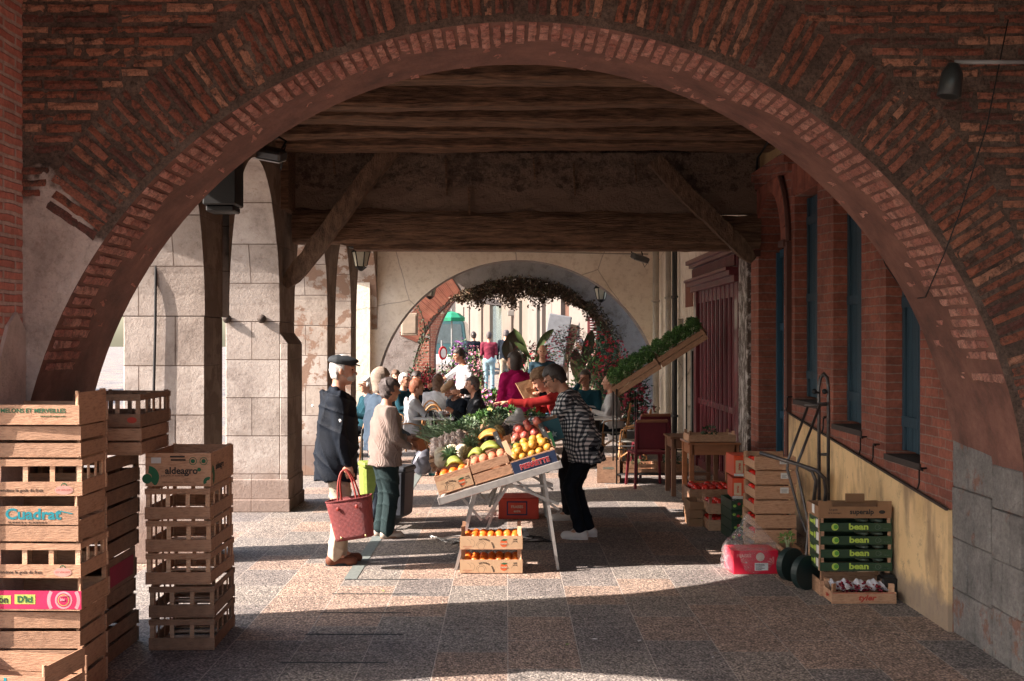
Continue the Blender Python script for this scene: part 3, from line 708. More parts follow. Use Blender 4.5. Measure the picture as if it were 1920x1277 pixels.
mb = MB(); mb.tube([Vector((-.03,5.1-math.cos(PI*k/24)*.90,2.91+math.sin(PI*k/24)*.90)) for k in range(25)], .028, 6)
for y in (4.2,6.0): mb.b2((-.05,y-.02,.0),(-.0,y+.05,2.9)) if y < 5 else None
for y in (4.40,5.80): mb.b2((-.06,y-.12,2.86),(.02,y+.12,2.93))
mb.build('arch_moulding', M('moulding', (.10,.04,.03)), dr)
MB().b2((-.045,5.06,3.62),(-.02,5.14,3.78)).build('number_plate', M('plate', (.05,.07,.09)), dr)
# shutter stays: small iron hooks in the wall
hooks = [(1618,822),(1642,836),(1729,881),(1480,747),(1548,785)]
for i,(px,py) in enumerate(hooks):
    y = 2.87*F/(px-950); p = P(px,py,y)
    mb = MB(); mb.tube([(.03,0,0),(-.05,0,0),(-.07,-.12,.0)], .007,6); mb.tube([(-.05,0,0),(-.055,-.01,-.10),(-.07,-.02,-.14)], .006,6)
    o = mb.build('shutter_stay', M('black_iron', (.015,.014,.014), rough=.5, metal=.5), None, True); o.location = (2.9-.0,y,p.z)
    tag(o, ['left of the pair of iron shutter stays under the middle window','right of the pair of iron shutter stays under the middle window','iron shutter stay under the near edge of the nearest window','iron shutter stay beside the blue door','iron shutter stay behind the hand truck'][i], 'hook', 'iron shutter stays on the brick wall')
# ---- peeling post, red shopfront, pale shopfront
o = thing('peeling_post', 'white post with badly peeling paint between red shopfront and brick doorway', 'post', (2.9,13.55,0))
tt = NT('peeling'); v = tt.coord((1,3,1)); n = tt.noise(v, 3.5, 9, .75); tt.col(tt.ramp(n, [(.44,(.50,.45,.42)),(.49,(.10,.07,.055)),(.56,(.07,.05,.04)),(.6,(.42,.38,.36))])); tt.b.inputs['Roughness'].default_value = .9; tt.bump(n, .02)
MB().b2((-.04,0,0),(.1,.5,2.95)).build('shaft', tt.m, o, bevel=.01)
RS = thing('red_shopfront', 'dark red panelled wooden shopfront with moulded cornice', 'shopfront', (2.9,14.05,0))
redp = M('red_paint', (.13,.012,.02), c2=(.075,.008,.012), vs=4, rough=.32, bump=.003, bs=50, stretch=(1,1,.4), coat=.2)
MB().b2((.06,0,0),(.2,3.3,3.1)).build('back_panel', redp, RS)
mb = MB()
for k in range(11):
    y = .12+k*.305; mb.b2((.0,y-.045,.12),(.06,y+.045,2.62)); mb.lathe([(.028,0),(.028,2.5)],(0.0,y,.12),8)
mb.b2((-.02,0,0),(.06,3.3,.12)); mb.b2((-.015,0,.95),(.06,3.3,1.03)); mb.b2((-.01,0,2.45),(.06,3.3,2.62))
mb.build('mullions', redp, RS, bevel=.004)
mb = MB()
for dx, h0, h1 in ((-.10,2.62,2.70),(-.16,2.70,2.76),(-.20,2.76,2.80),(-.06,2.80,2.98),(-.12,2.98,3.03),(-.17,3.03,3.09)): mb.b2((dx,-.03,h0),(.06,3.33,h1))
for k in range(40): y = .05+k*.081; mb.b2((-.085,y,2.82),(-.06,y+.04,2.96))
mb.build('cornice', redp, RS, bevel=.004)
mb = MB(); mb.b2((-.05,-.0,0),(.06,.2,2.62)); mb.build('pilaster', redp, RS, bevel=.006); mb = MB(); mb.b2((-.05,3.1,0),(.06,3.3,2.62)); mb.build('pilaster', redp, RS, bevel=.006)
PS = thing('pale_shopfront', 'cream shopfront with a tall glass door past the red shopfront', 'shopfront', (2.9,17.4,0))
mb = MB(); wallgrid(mb, 0, 2.1, 0, 3.6, 0, .3, [(.25,1.05,.35,2.25),(1.25,1.85,.0,2.25)]); mb.build('wall', creamM, PS)
MB().b2((.12,.25,.35),(.14,1.05,2.25)).build('window_glass', M('shop_glass', (.10,.11,.11), rough=.08, spec=.8), PS)
MB().b2((.12,1.25,0),(.14,1.85,2.25)).build('door_glass', MC['shop_glass'], PS)
mb = MB()
for y in (.25,.62,1.0,1.25,1.8): mb.b2((.08,y,.0 if y > 1.1 else .35),(.12,y+.05,2.25))
mb.build('frames', M('frame_pale', (.4,.38,.35)), PS)
MB().b2((-.02,.3,2.42),(0,.95,2.82)).build('fascia_sign', M('brown_sign', (.22,.07,.04), c2=(.15,.05,.03)), PS)
t = thing('corner_wall', 'shaded cream wall stub between the pale shopfront and the end wall', 'wall', (2.9,19.5,0)); MB().b2((0,0,0),(.3,2.5,4.3)).build('wall', creamM, t)
MB().b2((0.001,-6.1,3.0),(.3,0,4.3)).build('upper_wall', creamM, t)
for i,(y,x,r,c,l) in enumerate([(19.7,2.80,.05,(.45,.40,.34),'cream drainpipe nearest the end wall'),(19.1,2.82,.045,(.05,.05,.05),'black drainpipe beside the cream one'),(21.2,2.78,.06,(.5,.45,.38),'pale drainpipe in the corner of the end wall')]):
    mb = MB(); mb.tube([(0,0,0),(0,0,3.7)], r, 10)
    for hh in (.6,1.6,2.6): mb.tube([(0,0,hh),(0,0,hh+.04)], r*1.35, 10)
    o = mb.build('drainpipe', M('pipe%d'%i, c, rough=.5), None, True); o.location = (x,y,0); tag(o, l, 'drainpipe', 'drainpipes on the right')
# ---- lamps and fittings
def floodlight(p, label, rz=0, on=False):
    t = thing('floodlight', label, 'light', p, rz, 'floodlights under the ceiling')
    mb = MB(); mb.box((0,0,0),(.34,.16,.10),(R(20),R(12),0)); mb.box((0,.06,.05),(.26,.1,.05),(R(20),R(12),0)); mb.build('housing', M('lamp_grey', (.10,.10,.10), rough=.4, metal=.4), t, bevel=.02)
    MB().box((0.01,-.005,-.055),(.30,.13,.012),(R(20),R(12),0)).build('lens', M('lens', (.5,.5,.48), rough=.1), t)
    mb = MB(); mb.tube([(-.1,.05,.03),(-.12,.12,.14),(0,.18,.2),(.12,.12,.14),(.1,.05,.03)], .012,6); mb.build('bracket', M('black_iron',(0,0,0)), t, True)
    mb = MB(); mb.tube([(.12,.05,0),(.15,.0,-.1),(.12,.02,-.16),(.1,.05,-.08),(.13,.1,.1)], .007,6); mb.build('cable', MC['black_rubber'], t, True)
    return t
floodlight(P(505,292,11.4), 'floodlight high on the left, just inside the brick arch', R(-20))
floodlight(P(672,463,18), 'small floodlight at the top of the fourth stone pier')
floodlight(P(1200,487,20.5), 'floodlight hanging at the right end of the lintel, in front of the cream wall', R(30))
def lantern(p, label, rot):
    t = thing('wall_lantern', label, 'lantern', p, rot, 'wall lanterns on the far arches')
    MB().lathe([(.09,-.02),(.14,.2),(.14,.21)], (0,0,0), 6).build('glass', M('lantern_glass', (.45,.42,.33), rough=.2), t)
    mb = MB(); mb.lathe([(.16,.2),(.10,.28),(.03,.34),(.0,.38)], (0,0,0), 6); mb.lathe([(.10,-.03),(.03,-.09),(0,-.1)], (0,0,0), 6)
    for k in range(6):
        a = 2*PI*k/6; mb.bar((.09*math.cos(a),.09*math.sin(a),-.02),(.14*math.cos(a),.14*math.sin(a),.2),.015)
    mb.tube([(0,0,.34),(0,.1,.42),(0,.22,.3)],.012,6)
    mb.build('cage', MC['black_iron'], t); return t
lantern(P(806,556,23.9), 'lantern on the left haunch of the far arch', 0)
lantern(P(1127,562,23.9), 'lantern on the right haunch of the far arch', 0)
lantern(P(677,500,17.9), 'small lantern hanging beside the fourth stone pier', 0)
for (x0,y0,x1,y1,d,l) in ((752,590,782,632,22.9,'beige junction box on the left haunch of the first far arch'),(818,561,833,592,27.0,'narrow white box on the pillar inside the far arch')):
    a = P(x0,y0,d); b = P(x1,y1,d); o = thing('wall_box', l, 'box', (a.x,d,b.z), 0)
    MB().b2((0,0,0),(b.x-a.x,.22,a.z-b.z)).build('casing', M('box_beige', (.55,.46,.37)), o, bevel=.01)
    MB().b2((.03,-.008,.04),(b.x-a.x-.03,0,a.z-b.z-.04)).build('door', MC['box_beige'], o, bevel=.004)
# black speaker box high left, wall lamp on the right of the arch
o = thing('black_box', 'black box fixed high on the left behind the arch', 'box', P(418,390,9.0)); MB().b2((-.13,-.12,0),(.13,.15,.42)).build('casing', M('black_casing', (.012,.012,.012), rough=.5), o, bevel=.01); MB().b2((-.11,-.1,-.05),(.11,.12,0)).build('base', MC['black_casing'], o, bevel=.01)
o = thing('arch_lamp', 'dark bell-shaped lamp on a horizontal bar at the top right of the brick arch', 'lamp', P(1783,155,6.0))
q = MB(); q.lathe([(0,.10),(.03,.09),(.055,.04),(.062,-.08),(.055,-.085),(.0,-.02)], (0,0,0), 20, ax=(.15,0,1)); q.build('shade', M('shade_black', (.03,.035,.035), rough=.35), o, True)
MB().tube([(.02,0,.10),(.5,0,.10)], .012).build('bar', M('bar_grey', (.25,.25,.25), rough=.4), o, True)
q = MB(); pts = [P(1890,40,6.2),P(1850,240,6.25),P(1800,400,6.3),P(1770,480,6.3),P(1735,560,6.9),P(1705,565,7.6),P(1660,500,7.7),P(1635,430,7.6),P(1632,395,7.4)]
q.tube(pts, .004, 5); tag(q.build('sagging_wire', MC['black_rubber'], None, True), 'thin wire sagging across the right side of the brick arch', 'wire')
q = MB(); q.tube([P(1575,262,0) if 0 else P(1490,262,10.8),P(1440,270,12),P(1420,300,12.8),P(1414,400,13.3),P(1414,520,13.45)], .013, 6); tag(q.build('wall_wire', MC['black_rubber'], None, True), 'bundle of old wires running down beside the brick doorway', 'wire')

# ---- street beyond
def facade(name, label, p0, p1, h, mat, wins, base=0, th=.4, cat='building', trim=None):
    """straight house front from p0 to p1 (plan points); wins: (u0,u1,h0,h1,kind)"""
    a = Vector((p0[0],p0[1],base)); b = Vector((p1[0],p1[1],base)); L = (b-a).length; rz = math.atan2(b.y-a.y, b.x-a.x)
    t = thing(name, label, cat, a, rz); mb = MB()
    us = sorted({0,L}|{w[i] for w in wins for i in (0,1)}); 
    for u0,u1 in zip(us,us[1:]):
        hs = sorted([(w[2],w[3]) for w in wins if w[0] <= (u0+u1)/2 <= w[1] and w[4] != 'brick']); z = 0
        for c,d in hs+[(h,h)]:
            if c > z+.001: mb.b2((u0,0,z),(u1,th,c))
            z = d
    mb.build('wall', mat, t)
    for (u0,u1,c,d,k) in wins:
        if k == 'brick': MB().b2((u0,-.04,c),(u1,0,d)).build('brick_pilaster', brickwall_mat('pil_brick', (.15,.05,.035),(.10,.032,.022),(.16,.11,.09), axis='x', rh=.08), t); continue
        w = link('window' if k != 'door' else 'door', MB().b2((u0,.2,c),(u1,.24,d)).mesh('w', {'glass':M('street_glass',(.10,.13,.14),rough=.1),'shut':M('wood_shut',(.09,.04,.025)),'door':M('teal_door',(.10,.2,.2)),'teal':M('teal_shut',(.03,.09,.09))}[k]), t)
        mb = MB(); e = .07
        mb.b2((u0,.1,c),(u0+e,.2,d)); mb.b2((u1-e,.1,c),(u1,.2,d)); mb.b2((u0+e,.1,d-e),(u1-e,.2,d)); mb.b2(((u0+u1)/2-.03,.1,c),((u0+u1)/2+.03,.2,d-e)); mb.build('frame', M('white_frame',(.2,.18,.16)), w)
    return t
pale = M('pale_facade', (.145,.115,.092), c2=(.115,.09,.072), vs=1.2, bump=.004); pale2 = M('white_facade', (.16,.135,.118), c2=(.125,.105,.09), vs=1.5, bump=.004)
# right side of the bending street, seen obliquely
def sp(px, y): return ((px-950)/F*y, y)
facade('street_house', 'cream house on the bending street with brick pilaster, behind the cream passage arch', sp(1130,36), sp(1055,40), 8, pale2, [(.3,.95,0,8,'brick'),(2.2,3.1,1.0,2.9,'shut')], .4)
facade('street_house', 'whitewashed house with brick quoin and teal doorway, middle of the far street', sp(1055,40), sp(1008,45), 8, pale2, [(3.6,4.3,0,8,'brick'),(1.1,1.9,.9,2.9,'shut'),(2.3,3.0,.0,2.7,'teal')], .5)
facade('street_house', 'cream house with tall brown shutters and a green door beyond the arch', sp(1008,45), sp(966,50), 8, pale, [(1.2,1.9,.0,2.9,'teal'),(3.2,3.8,1.0,3.1,'shut'),(4.2,5.1,0,8,'brick'),(5.5,6.0,1.0,3.0,'shut')], .6)
facade('street_house', 'shop with a large glass front and dark fascia sign on the far street', sp(966,50), sp(912,58), 8, pale, [(.2,.9,0,8,'brick'),(1.2,4.6,.2,3.0,'glass'),(6.6,7.3,.3,3.3,'shut'),(8.2,8.9,.9,3.1,'shut')], .6)
facade('street_house', 'pale house with arched brick doorway at the far end of the street', sp(912,58), sp(866,72), 8, pale2, [(4.5,5.3,.5,3.0,'shut'),(8.0,8.8,.5,3.0,'shut'),(10.5,11.8,.0,3.6,'brick')], .8)
facade('end_house', 'white house closing the street behind the green awning', sp(880,80), sp(770,80), 9, pale2, [(1.2,1.9,1,3,'glass')], .9)
facade('opposite_house', 'house across the side street glimpsed between the left piers', (-18,-8), (-18,34), 5.0, M('opp', (.40,.36,.33)), [(20,22,.4,2.8,'glass'),(14,15,.2,2.6,'shut'),(25,27,.3,2.6,'glass')])
p = P(925,562,52); o = thing('fascia_board', 'dark shop fascia sign hanging over the glass shopfront far down the street', 'sign', (p.x,p.y,p.z)); MB().box((0,0,.1),(1.9,.12,.85),(0,R(8),R(-25))).build('panel', M('fascia', (.05,.04,.04)), o, bevel=.02); MB().box((.0,-.08,.1),(1.5,.02,.3),(0,R(8),R(-25))).build('lettering_band', M('fascia2', (.2,.16,.14)), o)
p = P(1040,615,37); o = thing('a_board', 'tall grey folding board standing in the far street', 'board', (p.x,37,.42)); MB().box((.0,0,1.15),(.75,.12,2.3),(0,R(10),R(-10))).build('front_panel', M('board_grey', (.13,.135,.145)), o, bevel=.03); MB().box((.42,.1,1.0),(.25,.12,2.0),(0,R(14),R(-10))).build('rear_panel', M('board_tan', (.2,.14,.09)), o, bevel=.03)
p = P(1113,618,35.5); o = thing('menu_board', 'dark red notice board with pale lettering on the far house wall', 'sign', (p.x,35.4,p.z)); MB().b2((-.2,0,-.3),(.55,.05,.35)).build('panel', M('menu_red', (.14,.03,.03)), o)
q = MB(); 
for k in range(7): q.b2((-.12,-.01,.26-k*.08),(-.12+random.uniform(.25,.5),0,.285-k*.08))
q.build('lettering', M('menu_white', (.6,.55,.5)), o)
for px, y, l in ((1073,39,'grey drainpipe on the cream house'),(1083,38.6,'second grey drainpipe on the cream house'),(1003,45,'dark drainpipe between two houses'),(971,49,'blue grey drainpipe beside the brick quoin'),(900,59,'thin dark drainpipe far down the street')):
    q = MB(); q.tube([(0,0,0),(0,0,7.5)], .07, 8); q.tube([(0,0,2),(0,0,2.12)], .1, 8); o = q.build('drainpipe', M('pipe_g', (.22,.25,.27), rough=.5), None, True); s = sp(px,y-.25); o.location = (s[0],s[1],.4); tag(o, l, 'drainpipe', 'drainpipes on the far street')
o = thing('street_lamp_bracket', 'small white sign sticking out beside the blue drainpipe', 'sign', P(963,590,48)); MB().b2((-.25,-.05,-.12),(.2,.05,.12)).build('panel', M('white_frame', (0,0,0)), o, bevel=.02)
# awning & van at the left of the far street
p = P(847,598,44); o = thing('green_awning', 'green cloth parasol over a stall at the left of the far street', 'parasol', (p.x,44,.5))
q = MB(); q.lathe([(.50,2.12),(.52,2.25),(.3,2.42),(.02,2.5)], (0,0,0), 8); q.build('canopy', M('green_cloth', (.01,.22,.11), c2=(.01,.15,.08)), o); MB().tube([(0,0,0),(0,0,2.6)],.03).build('pole', M('bar_grey',(0,0,0)), o)
p = P(842,680,46); o = thing('delivery_van', 'teal and white van parked below the green parasol', 'van', (p.x-.3,47,.55), R(0))
q = MB(); 
prof = [(-1.0,.3),(1.0,.3),(1.0,1.15),(.88,2.05),(.78,2.2),(-.78,2.2),(-.88,2.05),(-1.0,1.15)]
q.prism(prof, lambda u,w,h:(u,w,h), 0, 4.2); q.build('body', M('van_teal', (.05,.12,.135), rough=.3, coat=.5), o, bevel=.05)
MB().add([(-.82,-.01,1.2),(.82,-.01,1.2),(.74,-.01,2.0),(-.74,-.01,2.0)],[(0,1,2,3)]).build('windscreen', MC['street_glass'], o)
MB().b2((-.9,-.12,.3),(.9,0,.75)).build('bumper', M('van_white', (.7,.7,.7)), o, bevel=.04)
for sx in (-.9,.9):
    w_ = link('wheel', MB().tube([(sx-.1,.8,.33),(sx+.1,.8,.33)], .33, 16).mesh('wheel', MC['black_rubber'], True), o)
    MB().lathe([(.0,0),(.13,0),(.13,.02)], (sx*.72,-.005,.95), 12, ax=(0,-1,0)).build('headlight', M('headlight', (.7,.7,.65), rough=.1), o)
p = P(830,665,40); o = thing('road_sign', 'red rimmed round road sign beside the teal van', 'road sign', (p.x,40,.45), R(58)); MB().lathe([(0,0),(.24,0),(.24,.03)], (0,0,p.z-.45), 24, ax=(0,-1,0)).build('red_disc', M('sign_red', (.6,.03,.04)), o); MB().lathe([(0,.035),(.165,.035)], (0,-.002,p.z-.45), 24, ax=(0,-1,0)).build('white_disc', M('sign_white', (.7,.7,.7)), o); MB().tube([(0,.04,0),(0,.04,p.z)],.03).build('pole', MC['bar_grey'], o)
# green doors right of the far arches
o = thing('green_doors', 'tall dark green folding doors on the right inside the far arch', 'doors', (2.35,25.6,0))
q = MB(); 
for k in range(5): q.b2((-.25+k*.25,.02*(k%2)*4,.05),(-.03+k*.25,.06+.02*(k%2)*4,3.4))
q.build('leaves', M('door_green', (.02,.10,.07), rough=.5), o, bevel=.01)
q = MB(); q.b2((-.32,-.04,0),(-.26,.2,3.5)); q.b2((.05,-.06,0),(.11,-.0,3.5)); q.build('posts', M('post_green', (.10,.22,.17)), o)
MB().b2((.9,-.1,0),(1.4,4,4.4)).build('side_wall', redbr, o)
# ================================================================ people
def skin_mat(name, c):
    if name in MC: return MC[name]
    t = NT(name); v = t.coord(); t.col(t.ramp(t.noise(v, 25, 4), [(.3,c),(.7,tuple(x*y for x,y in zip(c,(.82,.68,.62))))])); t.b.inputs['Roughness'].default_value = .5
    t.b.inputs['Subsurface Weight'].default_value = .15; t.b.inputs['Subsurface Radius'].default_value = (.02,.008,.005); MC[name] = t.m; return t.m
def cloth(name, c, rough=.9, vs=9, k=.7, bump=.004, bs=220, sheen=0): return M(name, c, rough, tuple(x*k for x in c), vs, bump, bs, sheen=sheen, spec=.15)
SK = skin_mat('skin', (.52,.29,.20)); SK2 = skin_mat('skin_tan', (.42,.22,.145)); EYE = M('eye', (.02,.015,.012), rough=.2); LIP = M('lip', (.36,.11,.09), rough=.5)
def ik(a, t, l1, l2, hint):
    a, t = Vector(a), Vector(t); d = t-a; L = min(max(d.length, abs(l1-l2)+.01), (l1+l2)*.995); n = d.normalized(); t = a+n*L
    x = (l1*l1-l2*l2+L*L)/(2*L); h = math.sqrt(max(l1*l1-x*x, 0)); b = Vector(hint); b = (b-n*b.dot(n)); b = b.normalized() if b.length > 1e-5 else Vector((0,0,1))
    return a+n*x+b*h, t
def person(label, loc, rz, H=1.72, vox=.011, sit=False, pelvis=None, lean=0, side=0, hp=0, hy=0, hr=0,
           rw=None, lw=None, rh_=None, lh_=None, rf=None, lf=None, rk=None, lk=None, build=1.0, grip=(.35,.35), palm=(None,None),
           top=None, topname='jacket', hem=.02, sleeve=1, loose=.02, trous=None, legt=.014, shoe=None, shoec2=None, skirt_l=0, hood=False,
           hair=None, hairk='short', hat=None, glasses=False, mask=None, skin=None, collar=True, group=None, beard=None, shorts=False, extra=None, noise=.009, nf=22, belly=0):
    s = H/1.75; root = thing('person', label, 'person', loc, rz, group); skin = skin or SK
    pz = (.94 if not sit else .54) if pelvis is None else pelvis[2]; px_, py_ = (0,0) if pelvis is None else pelvis[:2]
    PV = Vector((px_,py_,pz)); T = Matrix.Rotation(R(side),3,'Y') @ Matrix.Rotation(-R(lean),3,'X')
    def tp(x,y,z): return (PV + T @ Vector((x,y,z)))*s
    def rp(x,y,z): return (PV+Vector((x,y,z)))*s
    b = build; neck = tp(0,-.005,.55); ht = tp(0,.0,.60)
    HM = Matrix.Rotation(R(hy),3,'Z') @ Matrix.Rotation(-R(lean*.35+hp),3,'X') @ Matrix.Rotation(R(hr),3,'Y')
    hc = ht + HM @ Vector((0,.025,.115))*s
    def hd(x,y,z): return hc + HM @ Vector((x,y,z))*s
    S = {}; E = {}; Wd = {}
    for sg,w,h_ in ((1,rw,rh_),(-1,lw,lh_)):
        S[sg] = tp(.188*(1+(b-1)*.6)*sg,-.01,.470)
        tgt = Vector(w)*s if w is not None else tp(.25*b*sg,.03,-.06)
        E[sg], Wd[sg] = ik(S[sg], tgt, .29*s, .26*s, h_ or (.35*sg,-1,-.35))
    Hp = {}; K = {}; A = {}
    for sg,f,k_ in ((1,rf,rk),(-1,lf,lk)):
        Hp[sg] = rp(.088*sg,0,-.02)
        tgt = Vector(f)*s if f is not None else (Vector((.095*sg,-.03,.085))*s if not sit else Vector((.10*sg+px_,py_+.42,.085))*s)
        K[sg], A[sg] = ik(Hp[sg], tgt, (.43 if sit else .421)*s, (.43 if sit else .421)*s, k_ or ((0,1,.05) if not sit else (0,1,1)))
    def torso(d, i=0, upto=.5):
        d.ell(tp(0,.0,.02),(.165*b*s+i,.115*b*s+i,.12*s+i),T,.05); d.ell(tp(0,.015+belly*.5,.15),(.145*b*s+i,(.105*b+belly)*s+i,.14*s+i),T,.06)
        d.ell(tp(0,0,.34),(.155*b*s+i,.112*b*s+i,.17*s+i),T,.06); d.cap(tp(-.158*(1+(b-1)*.6),-.012,.462),tp(.158*(1+(b-1)*.6),-.012,.462),.060*s+i,None,.05)
        d.cap(tp(0,-.02,.46),tp(0,-.01,.53),.07*s+i*.6,.058*s+i*.3,.04)
    def arm(d, sg, i=0, f=1.0, k=.03):
        d.cap(S[sg],E[sg],.050*s+i,.041*s+i,k)
        if f > .5: q = E[sg].lerp(Wd[sg], (f-.5)*2); d.cap(E[sg],q,.040*s+i,(.040-.012*(f-.5)*2)*s+i,.015)
    def leg(d, sg, i=0, f=1.0, fl=0):
        d.cap(Hp[sg],K[sg],.084*b*s+i,.056*s+i,.03)
        q = K[sg].lerp(A[sg], f); d.cap(K[sg],q,.056*s+i,(.056-.018*f)*s+i+fl,.02)
    def hand(d, sg, g, pn):
        fd = (Wd[sg]-E[sg]).normalized(); n = Vector(pn) if pn is not None else Vector((-sg,0,0)); n = n-fd*n.dot(fd)
        n = n.normalized() if n.length > .05 else fd.orthogonal().normalized(); sd = fd.cross(n)*(-sg)   # towards thumb
        m = Matrix((sd,fd,n)).transposed(); c = Wd[sg]+fd*.048*s
        d.cap(E[sg].lerp(Wd[sg],.7), Wd[sg], .030*s, .023*s, .01); d.ell(c,(.040*s,.052*s,.016*s),m,.012)
        for q in range(4):
            o = c+fd*.040*s+sd*(.030-.020*q)*s; L = (.030,.034,.032,.025)[q]*s; a1 = g*1.1+.06*q; p = o
            for seg in range(3):
                a = a1*(seg*.85+.5); e = p+(fd*math.cos(a)+n*math.sin(a))*L*(1,.8,.65)[seg]; d.cap(p,e,(.0098-.0008*seg)*s,(.0092-.0012*seg)*s,.003); p = e
        o = c-fd*.022*s+sd*.030*s; e = o+(fd*.55+sd*.75+n*.35).normalized()*.036*s; d.cap(o,e,.013*s,.011*s,.008); d.cap(e,e+(fd*.85+sd*.25+n*(.3+g*.5)).normalized()*.030*s,.011*s,.009*s,.004)
    # --- body: one continuous skin surface
    d = SDF(vox); torso(d)
    d.cap(tp(0,-.008,.50), hd(0,-.03,-.06), .056*s,.052*s,.03)
    d.ell(hd(0,-.012,.025),(.076*s,.096*s,.098*s),HM,.02); d.ell(hd(0,.025,-.035),(.062*s,.064*s,.085*s),HM,.03); d.ell(hd(0,.062,-.098),(.026*s,.022*s,.020*s),HM,.03)
    d.cap(hd(0,.088,.010),hd(0,.112,-.026),.009*s,.0135*s,.012)
    for sg in (1,-1):
        d.ell(hd(.078*sg,-.008,-.012),(.010*s,.020*s,.031*s),HM @ Matrix.Rotation(R(15*sg),3,'Z'),.006)
        d.cap(hd(.012*sg,.088,.030),hd(.05*sg,.070,.028),.010*s,None,.015); d.ell(hd(.035*sg,.072,-.03),(.022*s,.018*s,.02*s),HM,.02)
        arm(d, sg, -.004, .98); hand(d, sg, grip[0 if sg > 0 else 1], palm[0 if sg > 0 else 1]); leg(d, sg, -.004)
        d.cap(A[sg], A[sg]+Vector((0,.10,-.045))*s, .036*s,.028*s,.02)
    d.cap(hd(-.020,.083,-.066),hd(.020,.083,-.066),.009*s,None,.008)
    body = d.build('body', [skin,EYE,LIP], root)
    me = body.data; co_ = np.empty(len(me.vertices)*3,np.float32); me.vertices.foreach_get('co',co_); co_ = co_.reshape(-1,3)
    lv = np.empty(len(me.loops),np.int32); me.loops.foreach_get('vertex_index',lv); fc = co_[lv].reshape(-1,4,3).mean(1); mi = np.zeros(len(fc),np.int32)
    for sg in (1,-1): mi[np.linalg.norm((fc-np.array(hd(.031*sg,.082,.008)))/np.array([1,1,.7]),axis=1) < max(.0125*s,vox*.9)] = 1
    for q in (-.014,0,.014): mi[np.linalg.norm(fc-np.array(hd(q,.09,-.066)),axis=1) < .010*s] = 2
    me.polygons.foreach_set('material_index',mi)
    # --- clothes
    if trous:
        d = SDF(vox); 
        for sg in (1,-1): leg(d, sg, legt, .55 if shorts else .98, .008)
        lt_ = min(legt,.012); d.ell(tp(0,.0,.03),(.160*b*s+lt_,.112*b*s+lt_,.12*s+lt_),T,.04); d.ell(rp(0,-.02,-.04),(.15*b*s+lt_,.105*b*s+lt_,.09*s+lt_),None,.04)
        d.build('shorts' if shorts else 'trousers', trous, root, noise=noise*.9, nf=24)
    if top:
        d = SDF(vox); torso(d, loose-.008)
        if hem < 0:
            if sit: d.cap(tp(0,0,0), tp(0,.06,-.02), .15*b*s+loose, .15*b*s+loose,.06)
            else: d.cap(tp(-.055*b,0,.28), rp(-.05*b,.0,hem), .105*b*s+loose,.116*b*s+loose,.03); d.cap(tp(.055*b,0,.28), rp(.05*b,.0,hem), .105*b*s+loose,.116*b*s+loose,.03)
        n = T @ Vector((0,0,-1)) if hem >= -.03 else Vector((0,0,-1)); q = tp(0,0,hem) if hem >= -.03 else rp(0,0,hem)
        d.cut(n, n.dot(q)); n = T @ Vector((0,.25,1)).normalized(); d.cut(n, n.dot(tp(0,0,.545 if collar else .52)))
        for sg in (1,-1): arm(d, sg, loose*.5, sleeve*.96 if sleeve > .5 else sleeve)
        if sleeve <= .5:   # short sleeve: upper arm only to two thirds
            pass
        if hood: d.ell(tp(0,-.115,.44),(.115*s,.045*s,.115*s),T @ Matrix.Rotation(R(14),3,'X'),.03); d.cap(tp(-.08,-.03,.545),tp(.08,-.03,.545),.04*s,None,.04)
        o_top = d.build(topname, top, root, noise=noise, nf=nf)
    # --- shoes
    if shoe:
        for sg in (1,-1):
            a = A[sg]; foot = Vector((.02*sg,1,0)).normalized(); d = SDF(min(vox,.010)); z0 = a.z-.085*s
            d.cap((a.x,a.y-.03*s,z0+.05*s),(a.x,a.y+.0*s,z0+.075*s),.040*s,.040*s,.02); d.cap((a.x,a.y-.03*s,z0+.038*s),Vector((a.x,a.y,z0+.034*s))+foot*.145*s,.042*s,.040*s,.03); d.ell(Vector((a.x,a.y,z0+.03*s))+foot*.13*s,(.048*s,.06*s,.034*s),None,.02)
            d.cut((0,0,-1),-(z0+.004)); o = d.build('shoe', shoe, root)
            q = MB(); n = 20; ring = [(a.x+.046*s*math.sin(2*PI*k/n)*(1.0 if math.cos(2*PI*k/n) > -.2 else .85), a.y+(.052+.128*math.cos(2*PI*k/n))*s) for k in range(n)]
            q.add([(x,y,z0) for x,y in ring]+[(x,y,z0+.022*s) for x,y in ring], [tuple(range(n))[::-1],tuple(range(n,2*n))]+[(k,(k+1)%n,(k+1)%n+n,k+n) for k in range(n)]); q.build('sole', shoec2 or shoe, o)
    # --- hair
    if hair:
        d = SDF(min(vox,.009)); nz_ = .004
        if hairk in ('short','grey','crop'):
            nz_ = .006; t_ = .010 if hairk == 'crop' else .018
            d.ell(hd(0,-.016,.030),(.078*s+t_,.098*s+t_,.099*s+t_),HM,.02); d.ell(hd(0,-.045,-.02),(.068*s+t_,.06*s+t_,.085*s+t_),HM,.02)
        elif hairk == 'bob':
            d.ell(hd(0,-.016,.035),(.100*s,.120*s,.120*s),HM,.02); d.ell(hd(0,-.03,-.07),(.100*s,.085*s,.12*s),HM,.04)
        elif hairk == 'long':
            d.ell(hd(0,-.016,.035),(.098*s,.118*s,.118*s),HM,.02); d.ell(hd(0,-.05,-.11),(.088*s,.06*s,.15*s),HM,.04); nz_ = .008
        elif hairk == 'curly':
            d.ell(hd(0,-.016,.040),(.105*s,.122*s,.112*s),HM,.02); d.ell(hd(0,-.045,-.03),(.095*s,.07*s,.09*s),HM,.02); nz_ = .010
        elif hairk == 'bald':
            d.ell(hd(0,-.03,-.005),(.080*s,.088*s,.070*s),HM,.01)
